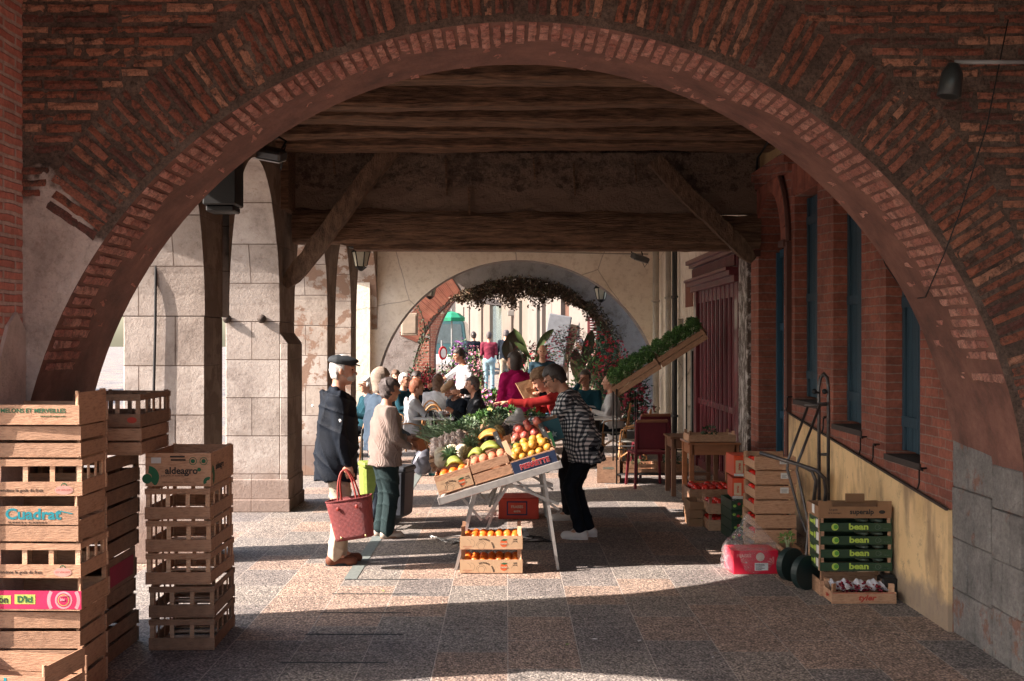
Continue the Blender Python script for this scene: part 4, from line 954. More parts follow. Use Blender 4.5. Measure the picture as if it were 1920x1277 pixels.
        hm = np.array(HM.transposed()); c0 = np.array(hc); fringe = {'bob':.050,'long':.055,'short':.058,'crop':.066,'curly':.048,'bald':-.2}.get(hairk,.058)*s
        def cutface(D,X,Y,Z):
            x = hm[0,0]*(X-c0[0])+hm[0,1]*(Y-c0[1])+hm[0,2]*(Z-c0[2]); y = hm[1,0]*(X-c0[0])+hm[1,1]*(Y-c0[1])+hm[1,2]*(Z-c0[2]); z = hm[2,0]*(X-c0[0])+hm[2,1]*(Y-c0[1])+hm[2,2]*(Z-c0[2])
            e = np.minimum(y-(.022*s if hairk != 'bald' else -.01), (fringe+.35*np.minimum(y,.0))-z)   # face
            D = np.maximum(D, e)
            if hairk == 'bald': D = np.maximum(D, z-.045*s)
            if hairk in ('short','crop','bald'): D = np.maximum(D, np.minimum(y+.035*s, -.03*s-z)); D = np.maximum(D, -.085*s-z)
            return D
        d.cutf(cutface); d.build('hair', hair, root, noise=nz_, nf=60 if hairk == 'curly' else 34)
    if hat:
        d = SDF(.008); d.ell(hd(0,-.02,.080),(.098*s,.118*s,.052*s),HM,.02); d.ell(hd(0,.045,.082),(.085*s,.085*s,.030*s),HM,.02); d.ell(hd(0,-.02,.055),(.090*s,.108*s,.045*s),HM,.02)
        n = HM @ Vector((0,-.12,-1)).normalized(); d.cut(n, n.dot(hd(0,0,.045))); o = d.build('flat_cap', hat, root, noise=.003, nf=30)
        q = MB(); pts = [hd(.075*math.sin(a),.055+.085*math.cos(a),.060-.018*math.cos(a)) for a in np.linspace(-1.45,1.45,12)]+[hd(.078*math.sin(a),.03+.05*math.cos(a),.078) for a in np.linspace(1.45,-1.45,12)]
        dz = HM @ Vector((0,0,.008)); nn = len(pts); q.add([p for p in pts]+[p+dz for p in pts],[tuple(range(nn)),tuple(range(nn,2*nn))[::-1]]+[(i,(i+1)%nn,(i+1)%nn+nn,i+nn) for i in range(nn)]); q.build('peak', hat, o)
    if glasses:
        q = MB()
        for sg in (1,-1):
            q.tube([hd(.033*sg+.021*math.cos(a),.105,.006+.016*math.sin(a)) for a in np.linspace(0,2*PI,14)[:-1]], .0018*s, 5, closed=True); q.tube([hd(.054*sg,.103,.01),hd(.082*sg,.07,.012),hd(.084*sg,0,.0)], .0018*s, 5)
        q.tube([hd(-.012,.106,.01),hd(.012,.106,.01)], .0018*s, 5); q.build('glasses', M('spectacle_frame', (.03,.02,.02), rough=.3), root, True)
        if glasses == 'dark':
            q = MB(); [q.ball(hd(.033*sg,.102,.006),(.021*s,.003,.016*s),8,rot=HM) for sg in (1,-1)]; q.build('dark_lenses', EYE, root, True)
    if mask:
        d = SDF(.006); d.ell(hd(0,.045,-.055),(.056*s,.062*s,.050*s),HM,.01); d.cap(hd(0,.10,-.03),hd(0,.09,-.08),.012*s,.010*s,.02); n = HM @ Vector((0,-1,0)); d.cut(n, n.dot(hd(0,.030,0))); d.build('face_mask', mask, root)
        MB().tube([hd(.052,.06,-.04),hd(.07,.02,-.02),hd(.085,-.015,.0)], .002, 5).build('mask_strap', mask, root)
        MB().tube([hd(.052,.06,-.08),hd(.07,.02,-.05),hd(.085,-.015,-.03)], .002, 5).build('mask_strap', mask, root)
    if beard:
        d = SDF(.008); d.ell(hd(0,.035,-.075),(.06*s,.058*s,.05*s),HM,.02); n = HM @ Vector((0,-1,0)); d.cut(n, n.dot(hd(0,.02,0))); d.build('beard', beard, root, noise=.003, nf=50)
    return dict(root=root, W=Wd, E=E, hd=hd, tp=tp, s=s, K=K, A=A)
def facing(dx, dy): return math.atan2(-dx, dy)     # turn local +y to face (dx,dy)
H_grey = M('hair_grey', (.36,.34,.33), .7, (.20,.19,.18), 40, .004, 120, stretch=(3,3,.6)); H_white = M('hair_white', (.62,.60,.58), .7, (.40,.38,.37), 40, .004, 120, stretch=(3,3,.6))
H_dark = M('hair_dark', (.022,.016,.014), .45, (.05,.036,.03), 40, .004, 120, stretch=(3,3,.6)); H_brown = M('hair_brown', (.14,.075,.045), .6, (.07,.035,.02), 40, .004, 120, stretch=(3,3,.6))
H_red = M('hair_auburn', (.26,.085,.035), .6, (.13,.04,.02), 40, .004, 120, stretch=(3,3,.6)); H_ash = M('hair_ash', (.33,.26,.21), .7, (.20,.15,.12), 40, .005, 90, stretch=(2,2,.8)); H_fair = M('hair_light_brown', (.22,.13,.075), .7, (.12,.065,.035), 50, .006, 90)
black_c = cloth('black_softshell', (.006,.010,.018), .65); beige_t = cloth('stone_chinos', (.46,.39,.31)); brown_sh = cloth('brown_leather', (.16,.06,.035), .5); dk_sole = cloth('dark_sole', (.02,.03,.035), .7)
# --- foreground figures
SMALL = .0115
g = G(632,1062)
om = person('elderly man in a black cap and hooded jacket holding a large red basket', (g.x-.02,g.y+.05,0), facing(1,.18), 1.74, .0085,
    rw=(.245,.10,.80), lw=(-.24,-.02,.86), rf=(.075,-.01,.085), lf=(-.075,.04,.085), hp=3, hy=-8, lean=3, build=1.2, grip=(1.15,.3), palm=((-1,.2,0),None),
    top=black_c, hem=-.22, loose=.042, trous=beige_t, legt=.022, shoe=brown_sh, shoec2=dk_sole, hood=True, hair=H_white, hairk='crop', hat=M('cap_black', (.012,.016,.022), .8, (.02,.025,.03), 60, .003, 200), mask=M('mask_white', (.50,.47,.43), .8), noise=.012, nf=22)
r = om['root']
q = MB()   # white tags on hood and sleeve
for (p_,w_) in ((om['tp'](.02,-.215,.40),.03),(om['S'] if 0 else om['E'][1]+Vector((.075,.0,.12)),.035)): q.box(p_,(w_,.012,.014),(0,R(20),R(15)))
q.build('logo_tag', M('tag_white', (.6,.6,.6)), r)
g = G(725,1010)
knit = NT('knit_wool'); v = knit.coord(); knit.col(knit.ramp(knit.noise(v,10,5),[(.3,(.54,.42,.37)),(.7,(.42,.31,.27))])); knit.b.inputs['Roughness'].default_value = .95
wv = knit.add('ShaderNodeTexWave', bands_direction='X', i_Scale=26.0, i_Distortion=1.2); knit.l(v, wv.inputs['Vector']); wv2 = knit.add('ShaderNodeTexWave', bands_direction='Z', i_Scale=34.0, i_Distortion=2.); knit.l(v, wv2.inputs['Vector']); knit.bump(knit.math('ADD',wv.outputs['Fac'],wv2.outputs['Fac']),.010,1)
green_t = cloth('dark_green_trousers', (.018,.034,.036), .8)
bl = person('elderly woman in a cream knitted cardigan and green trousers clutching an orange purse', (g.x-.02,g.y,0), facing(.93,.38), 1.50, .009,
    rw=(.13,.25,1.02), lw=(-.02,.26,1.10), rh_=(.7,-.7,-.5), rf=(.09,0,.085), lf=(-.10,-.02,.085), build=1.22, hp=4, lean=3, grip=(.9,.9), palm=((-.3,0,1),(0,-1,0)), belly=.03,
    top=knit.m, topname='cardigan', hem=-.13, loose=.030, trous=green_t, legt=.030, shoe=M('pale_shoe', (.45,.38,.32), .6), shoec2=M('shoe_brown', (.25,.13,.08)), hair=M('hair_dark_grey', (.10,.08,.075), .6, (.04,.03,.03), 60, .005, 120), hairk='curly', noise=.009, nf=20)
o = thing('purse', 'small orange ribbed purse held by the woman in the cream cardigan', 'purse', bl['root'].location+Matrix.Rotation(bl['root'].rotation_euler.z,3,'Z') @ (bl['W'][1]+Vector((-.02,.10,.02))), bl['root'].rotation_euler.z)
q = MB(); 
for k in range(9): q.box((-.085+k*.021,0,0),(.019,.07,.12),(R(25),0,0))
q.build('case', M('orange_leather', (.42,.13,.05), .5), o, bevel=.005); MB().box((0,.0,.065),(.19,.03,.012),(R(25),0,0)).build('clasp', M('brass', (.4,.3,.15), .3, metal=.8), o)
g = G(1082,1013)
tt = NT('gingham'); v = tt.coord(); s_ = tt.add('ShaderNodeSeparateXYZ'); tt.l(v, s_.inputs[0])
def stripe(a, f, th=0): 
    x = tt.math('FRACT', tt.math('MULTIPLY', a, f)); return tt.math('GREATER_THAN', x, .5)
ua = tt.math('ADD', s_.outputs['Y'], tt.math('MULTIPLY', s_.outputs['X'], .8)); ua = tt.math('ADD', ua, tt.math('MULTIPLY', tt.noise(v,3,2), .10)); za = tt.math('ADD', s_.outputs['Z'], tt.math('MULTIPLY', tt.noise(v,2.6,2), .10))
sm = tt.math('MULTIPLY', tt.math('ADD', stripe(ua,26), stripe(za,26)), .5); tt.col(tt.ramp(sm, [(0,(.62,.60,.58)),(.25,(.10,.11,.125)),(.75,(.006,.008,.014))], 'CONSTANT')); tt.b.inputs['Roughness'].default_value = .85
navy = cloth('navy_trousers', (.005,.008,.014), .8); whsh = M('white_trainer', (.62,.58,.55), .5, (.5,.46,.44))
pw = person('customer in a black and white checked shirt bending over the stall', (g.x+.07,g.y+.05,0), facing(-1,.25), 1.74, .0085,
    pelvis=(0,-.03,.90), lean=24, hp=22, hy=8, rw=(.02,.53,1.15), lw=(-.12,.50,1.13), rh_=(.8,-.2,-.9), lh_=(-.5,-.3,-1), rf=(.08,-.04,.085), lf=(-.09,.02,.085), build=1.15, grip=(.8,.8), palm=((-.3,0,-1),(.3,0,-1)), belly=.03,
    top=tt.m, topname='shirt', hem=-.16, loose=.034, trous=navy, legt=.012, shoe=whsh, shoec2=M('sole_white',(.7,.68,.66)), hair=H_dark, hairk='short', glasses=True, skin=SK2, noise=.010, nf=20)
redk = cloth('red_jumper', (.19,.008,.008), .85); 
rv = person('stall keeper in a red jumper leaning forward with one arm stretched out', (.69,12.1,0), facing(-1,-.12), 1.70, .009,
    pelvis=(0,-.05,.92), lean=30, hp=26, hy=0, rw=(.08,.38,1.30), lw=(-.02,.74,1.27), rh_=(.6,.1,-1), lh_=(-.2,-.2,-1), rf=(.10,-.04,.085), lf=(-.12,.06,.085), build=1.05, grip=(.7,.15), palm=((-1,0,.2),(0,.2,-1)),
    top=redk, topname='jumper', hem=-.04, loose=.024, trous=cloth('black_jeans', (.012,.013,.017)), shoe=whsh, shoec2=MC['sole_white'], hair=H_fair, hairk='curly', noise=.007)
# --- café and street figures: y depth, seated unless noted
white_t = cloth('white_cotton', (.58,.58,.60)); blue_d = cloth('slate_blue', (.05,.075,.11)); teal = cloth('petrol_cloth', (.01,.05,.07)); lgrey = cloth('pale_grey_cloth', (.50,.50,.51)); dnavy = cloth('dark_navy', (.007,.011,.018)); jean = cloth('blue_denim', (.07,.15,.22)); grey_tr = cloth('grey_trousers', (.10,.10,.11)); choc = cloth('taupe', (.22,.16,.13)); 
mag = cloth('magenta_fleece', (.36,.008,.10), .9); maroon = cloth('maroon_knit', (.17,.025,.045)); ljean = cloth('light_denim', (.26,.40,.46)); dsh = cloth('dark_shoe', (.02,.02,.022), .5); shortc = cloth('khaki', (.30,.24,.18))
def at(px, y): return ((px-950)/F*y, y, 0)
person('woman with an ash blonde bob and slate blue jacket behind the cream cardigan', (at(712,11.75)[0],11.75,0), facing(.75,.6), 1.57, .0105, rw=(.2,.25,1.0), lw=(-.12,.26,1.05), build=1.12, top=blue_d, hem=-.10, loose=.03, trous=cloth('slate_trousers',(.05,.065,.09)), shoe=dsh, hair=H_ash, hairk='bob', hy=-15)
tm = person('waiter in a white T-shirt reaching across the café tables', at(876,20.2), facing(-.9,-.35), 1.74, SMALL, lean=10, hp=14, rw=(.20,.60,1.10), lw=(-.26,.15,.98), rh_=(0,0,-1), build=1.12, top=white_t, topname='t_shirt', hem=-.06, sleeve=.45, collar=False, trous=dnavy, shoe=dsh, hair=H_dark, skin=SK2, belly=.03)
person('woman in a magenta hooded fleece standing with her back turned', at(966,16.6), facing(-.45,.9), 1.68, SMALL, hy=35, build=1.05, top=mag, topname='fleece', hem=-.08, loose=.036, hood=True, trous=dnavy, shoe=dsh, hair=H_dark, hairk='bob', lw=(-.27,.12,.92))
person('balding man in a slate zip top facing the camera behind the stall', at(1017,21.5), facing(-.05,-1), 1.77, SMALL, build=1.05, top=cloth('slate_zip',(.02,.045,.065)), hem=-.04, trous=jean, shoe=dsh, hair=M('hair_dark_grey', (0,0,0)), hairk='bald')
person('man in a maroon jumper and light jeans walking away up the street', (at(917,34.5)[0],34.5,.33), facing(.05,1), 1.78, .016, build=1.08, rw=(.14,.22,1.15), lw=(-.14,.22,1.15), top=maroon, topname='jumper', hem=.0, trous=ljean, legt=.02, shoe=dsh, hair=M('hair_dark_grey', (0,0,0)), hairk='crop', skin=SK2)
person('man in a dark jacket and beige shorts walking past the shopfront', (at(948,35.5)[0],35.5,.38), facing(.35,.9), 1.80, .016, hp=20, build=1.05, top=dnavy, hem=-.06, trous=shortc, shorts=True, shoe=dsh, hair=M('hair_dark_grey', (0,0,0)), hairk='short', rf=(.09,.16,.085), lf=(-.09,-.22,.12), rw=(.26,.18,.95))
person('distant walker with dark hair and navy jacket, left of the maroon jumper', (at(888,37)[0],37,.42), facing(-.2,1), 1.70, .016, top=dnavy, trous=dnavy, shoe=dsh, hair=H_dark, mask=None)
person('passer-by in a pale jacket half hidden behind the hanging red flowers', (at(1090,31)[0],31,.15), facing(-1,.2), 1.72, .016, top=cloth('cream_cloth',(.55,.47,.38)), trous=shortc, shoe=dsh, hair=H_white, hp=5)
person('white-haired passer-by right of the hanging red flowers, near the menu board', (at(1118,32)[0],32,.2), facing(-.3,-1), 1.72, .016, top=cloth('pink_cloth',(.5,.28,.25)), trous=shortc, shoe=dsh, hair=H_white)
def seat(label, px, y, f, H=1.68, **k):
    k.setdefault('shoe', dsh); k.setdefault('trous', dnavy); k.setdefault('vox', SMALL); k.setdefault('rw', (.16,.34,.80)); k.setdefault('lw', (-.16,.34,.80)); k.setdefault('hem', -.02); k.setdefault('loose', .028)
    return person(label, at(px,y), f, H, sit=True, **k)
seat('seated woman with sunglasses, short white hair and petrol jacket beside the fourth pier', 689, 17.6, facing(-.9,-.5), hair=H_white, glasses='dark', top=teal, build=1.1)
seat('seated white-haired man with glasses in a petrol jacket', 757, 19.6, facing(.8,-.5), hair=H_white, hairk='crop', glasses=True, top=teal)
seat('seated person with auburn hair and a pale grey jacket, arm on the café table', 769, 17.1, facing(1,.15), 1.66, hair=H_red, top=lgrey, hood=True, trous=choc, rw=(.12,.50,.80), lw=(-.1,.45,.82), build=1.1, hairk='short', lean=8)
seat('seated smiling woman with a dark fringe and black top', 780, 20.2, facing(.3,-1), hair=H_dark, hairk='bob', glasses=True, top=dnavy, build=1.15)
seat('seated woman with long brown hair and a white top, back to the camera', 817, 18.9, facing(.25,.95), hair=H_brown, hairk='long', top=white_t, topname='t_shirt', build=1.1, lean=10)
seat('seated elderly man in a brown flat cap looking down at his hands', 868, 17.1, facing(-.75,-.55), 1.68, hat=M('cap_tan', (.36,.22,.12), .85), hair=H_grey, hairk='crop', hp=30, lean=16, top=dnavy, trous=grey_tr, skin=SK2, rw=(.06,.36,.72), lw=(-.06,.36,.72), beard=H_grey)
seat('seated man with short grey hair drinking coffee, black jacket and blue jeans', 902, 16.6, facing(-1,-.1), 1.74, hair=M('hair_dark_grey', (0,0,0)), hairk='crop', lean=10, top=cloth('black_jkt',(.01,.012,.016),.5), hem=-.04, trous=jean, skin=SK2, rw=(.10,.40,.85), lw=(-.02,.30,1.15), build=1.12)
seat('seated grey-haired person half hidden behind the paper bag', 1000, 19.4, facing(0,-1), hair=H_grey, hairk='curly', top=dnavy, glasses=True)
seat('seated man with glasses and petrol jumper, hand at his mouth', 1098, 18.3, facing(-.45,-1), 1.78, hair=H_dark, glasses=True, top=teal, rw=(.04,.20,1.17), rh_=(.6,.2,-1), build=1.1, skin=SK2)
seat('seated bald man in a black waistcoat and white sleeves at the far right table', 1152, 17.9, facing(-1,.15), 1.72, hair=H_grey, hairk='bald', top=lgrey, rw=(.14,.45,.84), trous=dnavy, lean=6)
seat('seated diner in dark clothes behind the white-haired man', 742, 21.3, facing(.2,-1), hair=H_brown, top=dnavy)
# ================================================================ crates
WD = [(.42,.245,.145),(.50,.31,.195),(.33,.185,.11),(.46,.27,.16),(.56,.37,.24)]
def wood(name, k=1.0, dirt=.5):
    if name in MC: return MC[name]
    t = NT(name); v = t.coord((3,3,18)); isl = t.ramp(t.island(), [(i/5, tuple(x*k for x in q)) for i, q in enumerate(WD)], 'CONSTANT')
    g = t.ramp(t.noise(v, 5, 6, .7), [(.3,(.42,.36,.31)),(.52,(1,1,1)),(.8,(1.15,1.12,1.1))]); c = t.mix(.8, isl, g, 'MULTIPLY')
    v2 = t.coord(); c = t.mix(dirt, c, t.ramp(t.noise(v2, 5, 6, .7), [(.35,(.5,.44,.4)),(.6,(1,1,1))]), 'MULTIPLY')
    t.col(c); t.b.inputs['Roughness'].default_value = .75; t.bump(t.noise(v, 9, 5), .004); MC[name] = t.m; return t.m
wA = wood('crate_wood', 1.15, .4); wB = wood('crate_wood_dark', .7, .7); wC = wood('crate_wood_fresh', 1.35, .3)
T_ = .007
def slat(mb, x0, x1, z0, z1, j=.002):
    a = [random.uniform(-j,j) for _ in range(4)]
    mb.add([(x0,-T_/2,z0+a[0]),(x1,-T_/2,z0+a[1]),(x1,T_/2,z0+a[1]),(x0,T_/2,z0+a[0]),(x0,-T_/2,z1+a[2]),(x1,-T_/2,z1+a[3]),(x1,T_/2,z1+a[3]),(x0,T_/2,z1+a[2])],[(0,3,2,1),(4,5,6,7),(0,1,5,4),(2,3,7,6),(0,4,7,3),(1,2,6,5)])
def panel(L, H, kind):
    """vertical crate side in the xz plane, centred in x"""
    mb = MB(); h = L/2
    if kind == 'lattice':
        slat(mb,-h,h,H*.80,H-.004); slat(mb,-h,h,.004,H*.40)
        n = 4 if L > .5 else 3
        for k in range(n+1): x = -h+.018+(L-.036)*k/n; mb.b2((x-.013,T_/2,H*.02),(x+.013,T_/2+.006,H-.01))
    elif kind == 'slats': slat(mb,-h,h,H*.56,H-.004); slat(mb,-h,h,.004,H*.47)
    elif kind == 'low': slat(mb,-h,h,.004,H*.62)
    elif kind == 'sign': slat(mb,-h,h,H*.40,H*.80); slat(mb,-h,h,.004,H*.37)
    elif kind == 'banner': slat(mb,-h,h,.012,H*.62)
    elif kind == 'solid': slat(mb,-h,h,.004,H-.004)
    elif kind == 'three':
        for k in range(3): slat(mb,-h,h,.004+k*H/3,H*(k+1)/3-.012)
    return mb
def crate(name, label, loc, rz, W, D, H, kind='slats', endk=None, wd=None, group=None, printed=None, rot=None, post=None, postw=.024, cat='crate'):
    """open wooden crate; long axis x (W), depth D, height H"""
    wd = wd or wA; t = thing(name, label, cat, loc, rz, group, rot); t['dims'] = (W,D,H) if 0 else 0; del t['dims']
    for sg in (-1,1):
        o = panel(W,H,kind).build('side_panel', wd, t); o.location = (0,sg*(D/2-T_),0); 
        if sg > 0: o.rotation_euler = (0,0,PI)
        if sg < 0 and printed: printed(o)
    for sg in (-1,1):
        o = panel(D-.03,H*(1 if endk != 'tall' else 1.0),endk if endk and endk != 'tall' else kind).build('end_panel', wd, t); o.location = (sg*(W/2-T_*1.5),0,0); o.rotation_euler = (0,0,sg*PI/2)
    ph = post or H+.004
    for sx in (-1,1):
        for sy in (-1,1):
            q = MB(); w2 = postw; x0 = sx*(W/2-.011-w2/2); y0 = sy*(D/2-.014-w2/2); q.add([(x0-sx*w2/2,y0-sy*w2/2,0),(x0+sx*w2/2,y0-sy*w2/2,0),(x0+sx*w2/2,y0+sy*w2/2,0),(x0-sx*w2/2,y0-sy*w2/2,ph),(x0+sx*w2/2,y0-sy*w2/2,ph),(x0+sx*w2/2,y0+sy*w2/2,ph)],[(0,1,2),(3,5,4),(0,3,4,1),(1,4,5,2),(2,5,3,0)])
            q.build('corner_post', wd, t)
    q = MB(); n = 5
    for k in range(n): y = -D/2+.03+(D-.06)*k/(n-1); q.b2((-W/2+.008,y-.03,.006),(W/2-.008,y+.03,.012))
    q.build('bottom', wd, t); return t
INK = M('ink_black', (.03,.025,.022), .8); INKG = M('ink_green', (.02,.11,.05), .8); INKT = M('ink_teal', (.005,.20,.24), .7); INKR = M('ink_red', (.42,.05,.03), .8); INKP = M('ink_plum', (.20,.08,.07), .8)
PINK = M('pink_print', (.55,.015,.09), .6); PINK2 = M('pink_pale', (.70,.30,.33), .6); LIME = M('lime_print', (.42,.50,.10), .6); ORNG = M('orange_print', (.62,.11,.03), .6); KRAFT = M('kraft_print', (.50,.33,.20), .8, (.42,.27,.16), 6, .001)
def lets(par, s, size, x, z, m, off=.0, **k): return text('lettering', s, size, par, m, (x,-T_/2-.0012,z), depth=.001, off=off, **k)
def disc(par, x, z, r, m, name='emblem', d=.0015, n=20, sx=1):
    return MB().add([(x+r*sx*math.cos(2*PI*k/n),-T_/2-d,z+r*math.sin(2*PI*k/n)) for k in range(n)], [tuple(range(n))]).build(name, m, par)
def ringm(par, x, z, r, w, m, d=.0015, a0=0, a1=2*PI, n=24, name='emblem'):
    q = MB()
    for k in range(n):
        a = a0+(a1-a0)*k/n; b = a0+(a1-a0)*(k+1)/n
        q.add([(x+r*math.cos(a),-T_/2-d,z+r*math.sin(a)),(x+(r-w)*math.cos(a),-T_/2-d,z+(r-w)*math.sin(a)),(x+(r-w)*math.cos(b),-T_/2-d,z+(r-w)*math.sin(b)),(x+r*math.cos(b),-T_/2-d,z+r*math.sin(b))],[(0,1,2,3)])
    return q.build(name, m, par)
def pr_melons(o): lets(o,'MELONS ET MERVEILLES',.031,.055,.078,INKG,.0006,xs=1.05); lets(o,'www.val-de-serignac.com',.013,.16,.05,INKG)
def pr_gout(o):
    lets(o,'vendons le goût du frais',.024,-.02,.035,INK); disc(o,.205,.036,.024,M('faded_pink',(.55,.30,.25)),sx=2.0,n=24,name='emblem'); lets(o,'LES VERGERS',.014,.205,.036,INKR); ringm(o,.205,.058,.016,.005,INKG,a0=0,a1=PI)
def pr_cuad(o):
    lets(o,'Cuadrat',.078,.06,.145,INKT,.0025,xs=1.15); lets(o,'Tel. 04 68 61 01 21 - Fax 04 68 61 69 27',.0125,.03,.103,INK); q = MB(); q.bar((.20,-T_/2-.001,.165),(.27,-T_/2-.001,.150),.002,.005); q.build('emblem', INKT, o)
def pr_pink(o):
    MB().b2((-.3,-T_/2-.002,.014),(.299,-T_/2-.0005,.110)).build('pink_label', PINK, o)
    for r,m in ((.046,PINK2),(.036,PINK),(.030,LIME),(.0265,PINK)): 
        q = disc(o,.205,.062,r,m,d=.0022+.0003*(.05-r)/.004)
    ringm(o,.205,.062,.088,.018,PINK2,d=.0021,a0=-.6,a1=.6); ringm(o,.205,.062,.088,.018,PINK2,d=.0021,a0=PI-.6,a1=PI+.6)
    text('lettering','bio',.02,o,PINK2,(.2,-T_/2-.006,.066),off=.001); text('lettering','LOCAL!',.012,o,PINK2,(.208,-T_/2-.006,.084),rot=(PI/2,-.2,0))
    MB().b2((-.29,-T_/2-.003,.04),(-.075,-T_/2-.0018,.085)).build('emblem', LIME, o); MB().b2((-.055,-T_/2-.003,.04),(.055,-T_/2-.0018,.09)).build('emblem', LIME, o)
    text('lettering','Sélection',.05,o,INK,(-.18,-T_/2-.0042,.062),off=.0012); text('lettering',"D'ici",.045,o,INKG,(0,-T_/2-.0042,.064),off=.0015)
def pr_small(o): lets(o,'La Banane Bio',.014,-.06,.04,INKR); disc(o,.15,.045,.018,INKR,sx=1.6)
# stack A, nearest the camera
XA, YA = -2.53, 6.17
A = [(.07+.0,.27,'slats',None,wA,'wide slatted wooden crate at the foot of the front left stack',None),
     (.273,.201,'slats',None,wA,'slatted crate below the pink printed one in the front left stack',None),
     (.474,.171,'banner',None,wA,'crate with a bright pink printed board in the front left stack',pr_pink),
     (.645,.193,'lattice',None,wC,'pale lattice crate under the teal lettered crate, above the pink one',pr_gout),
     (.838,.236,'sign','slats',wA,'crate with large teal lettering in the middle of the front left stack',pr_cuad),
     (1.074,.204,'lattice',None,wC,'pale lattice crate above the teal lettered one in the front left stack',pr_gout),
     (1.278,.171,'slats',None,wA,'slatted crate second from the top of the front left stack',None),
     (1.449,.18,'low','solid',wC,'topmost crate of the front left stack with green serif lettering and orange end',pr_melons)]
for i,(z,H,k,ek,wd,lab,pr) in enumerate(A):
    dx = random.uniform(-.012,.012)
    if i == 0: crate('crate', lab, (XA,YA+.0,0.0), 0, .60,.40,.272,'slats',None,wA,'wooden crates stacked on the left',None); continue
    c = crate('crate', lab, (XA+dx,YA+random.uniform(-.008,.008),z), R(random.uniform(-2.2,2.2)), .60,.40,H-.002,k,ek,wd,'wooden crates stacked on the left',pr)
crate('crate', 'crate with teal lettering standing askew in front of the front left stack', (XA+.06,YA-.50,.10), R(-9), .60,.40,.235,'sign','slats',wA,'wooden crates stacked on the left',pr_cuad)
crate('crate', 'plain crate under the askew teal lettered one, cut by the lower frame edge', (XA+.06,YA-.50,-.0), R(-9), .60,.40,.10,'solid',None,wA,'wooden crates stacked on the left')
# stack B behind it
nb = ['bottom','second','third','fourth','fifth','sixth']
for i in range(6):
    k = ['slats','slats','banner','slats','slats','lattice'][i]
    c = crate('crate', 'dark weathered crate, %s from the ground in the shaded stack between the other two'%nb[i] if i else 'dark weathered crate at the bottom of the shaded stack between the other two', (-2.535+random.uniform(-.01,.01),6.9+random.uniform(-.01,.01),i*.2025), R(random.uniform(-1.5,1.5)), .40,.60,.199,k,['slats','slats','solid','slats','slats','slats'][i],wB,'wooden crates stacked on the left')
    if i == 2:
        for ch in c.children:
            if ch.name.startswith('end_panel') and ch.location.x > 0: MB().b2((-.2,-T_/2-.002,.03),(.24,-T_/2,.15)).build('pink_label', M('pink_dim',(.3,.02,.06)), ch)
crate('crate', 'slatted crate second from the top of the middle left stack', (-2.36,7.0,1.215), R(1), .40,.58,.163,'slats',None,wA,'wooden crates stacked on the left')
crate('crate', 'dark lattice crate on top of the middle left stack', (-2.355,7.0,1.38), R(-1), .40,.58,.20,'lattice',None,wB,'wooden crates stacked on the left',pr_small)
# stack C
for i in range(5):
    lab = ['bottom lattice crate under the green printed box','second lattice crate from the ground under the green printed box','middle lattice crate under the green printed box','fourth lattice crate from the ground under the green printed box','lattice crate directly under the green printed box'][i]
    dx = .018 if i < 2 else random.uniform(-.006,.006)
    crate('crate', lab, (-2.01+dx,7.25+random.uniform(-.01,.01),i*.2), R(random.uniform(-1,1)+(1.5 if i < 2 else 0)), .40,.60,.196,'lattice',None,wB if i < 2 else wA,'wooden crates stacked on the left',None)
def pr_ald(o):
    lets(o,'aldeagro',.058,.02,.098,INK,.0016); lets(o,'EXPLOTACIÓ AGRÍCOLA',.013,-.03,.068,INK); lets(o,'C/ Sant Antoni, 25 · www.aldeagro.com · info@aldeagro.com',.008,0,.03,INK)
    MB().b2((-.05,-T_/2-.001,.180),(.04,-T_/2-.0002,.19)).build('emblem', INK, o); MB().b2((-.045,-T_/2-.002,.160),(.045,-T_/2+.0,.170)).build('hand_hole', M('hole',(.03,.02,.015)), o)
    MB().b2((-.165,-T_/2-.0014,.145),(-.105,-T_/2,.18)).build('paper_label', M('paper',(.55,.52,.5)), o)
    for x in (.09,.155): ringm(o,x,.158,.024,.004,INKG); disc(o,x,.158,.013,INKG)
    ringm(o,-.185,.06,.07,.045,INKG,a0=-.9,a1=1.45,n=9); disc(o,-.19,.05,.03,INKG); ringm(o,.185,.03,.032,.02,INKG,a0=1.2,a1=3.6,n=7)
    disc(o,.128,.106,.012,INKG)
c = crate('crate', 'solid pale box with green and black lettering on top of the right-hand crate stack', (-2.01,7.25,1.0), R(.5), .40,.60,.212,'solid',None,wC,'wooden crates stacked on the left',pr_ald)
for ch in c.children:
    if ch.name.startswith('end_panel') and ch.location.x > 0: lets(ch,'aldeagro',.06,-.05,.11,INK,.0015); ringm(ch,-.25,.06,.07,.045,INKG,a0=-.9,a1=1.4,n=9)
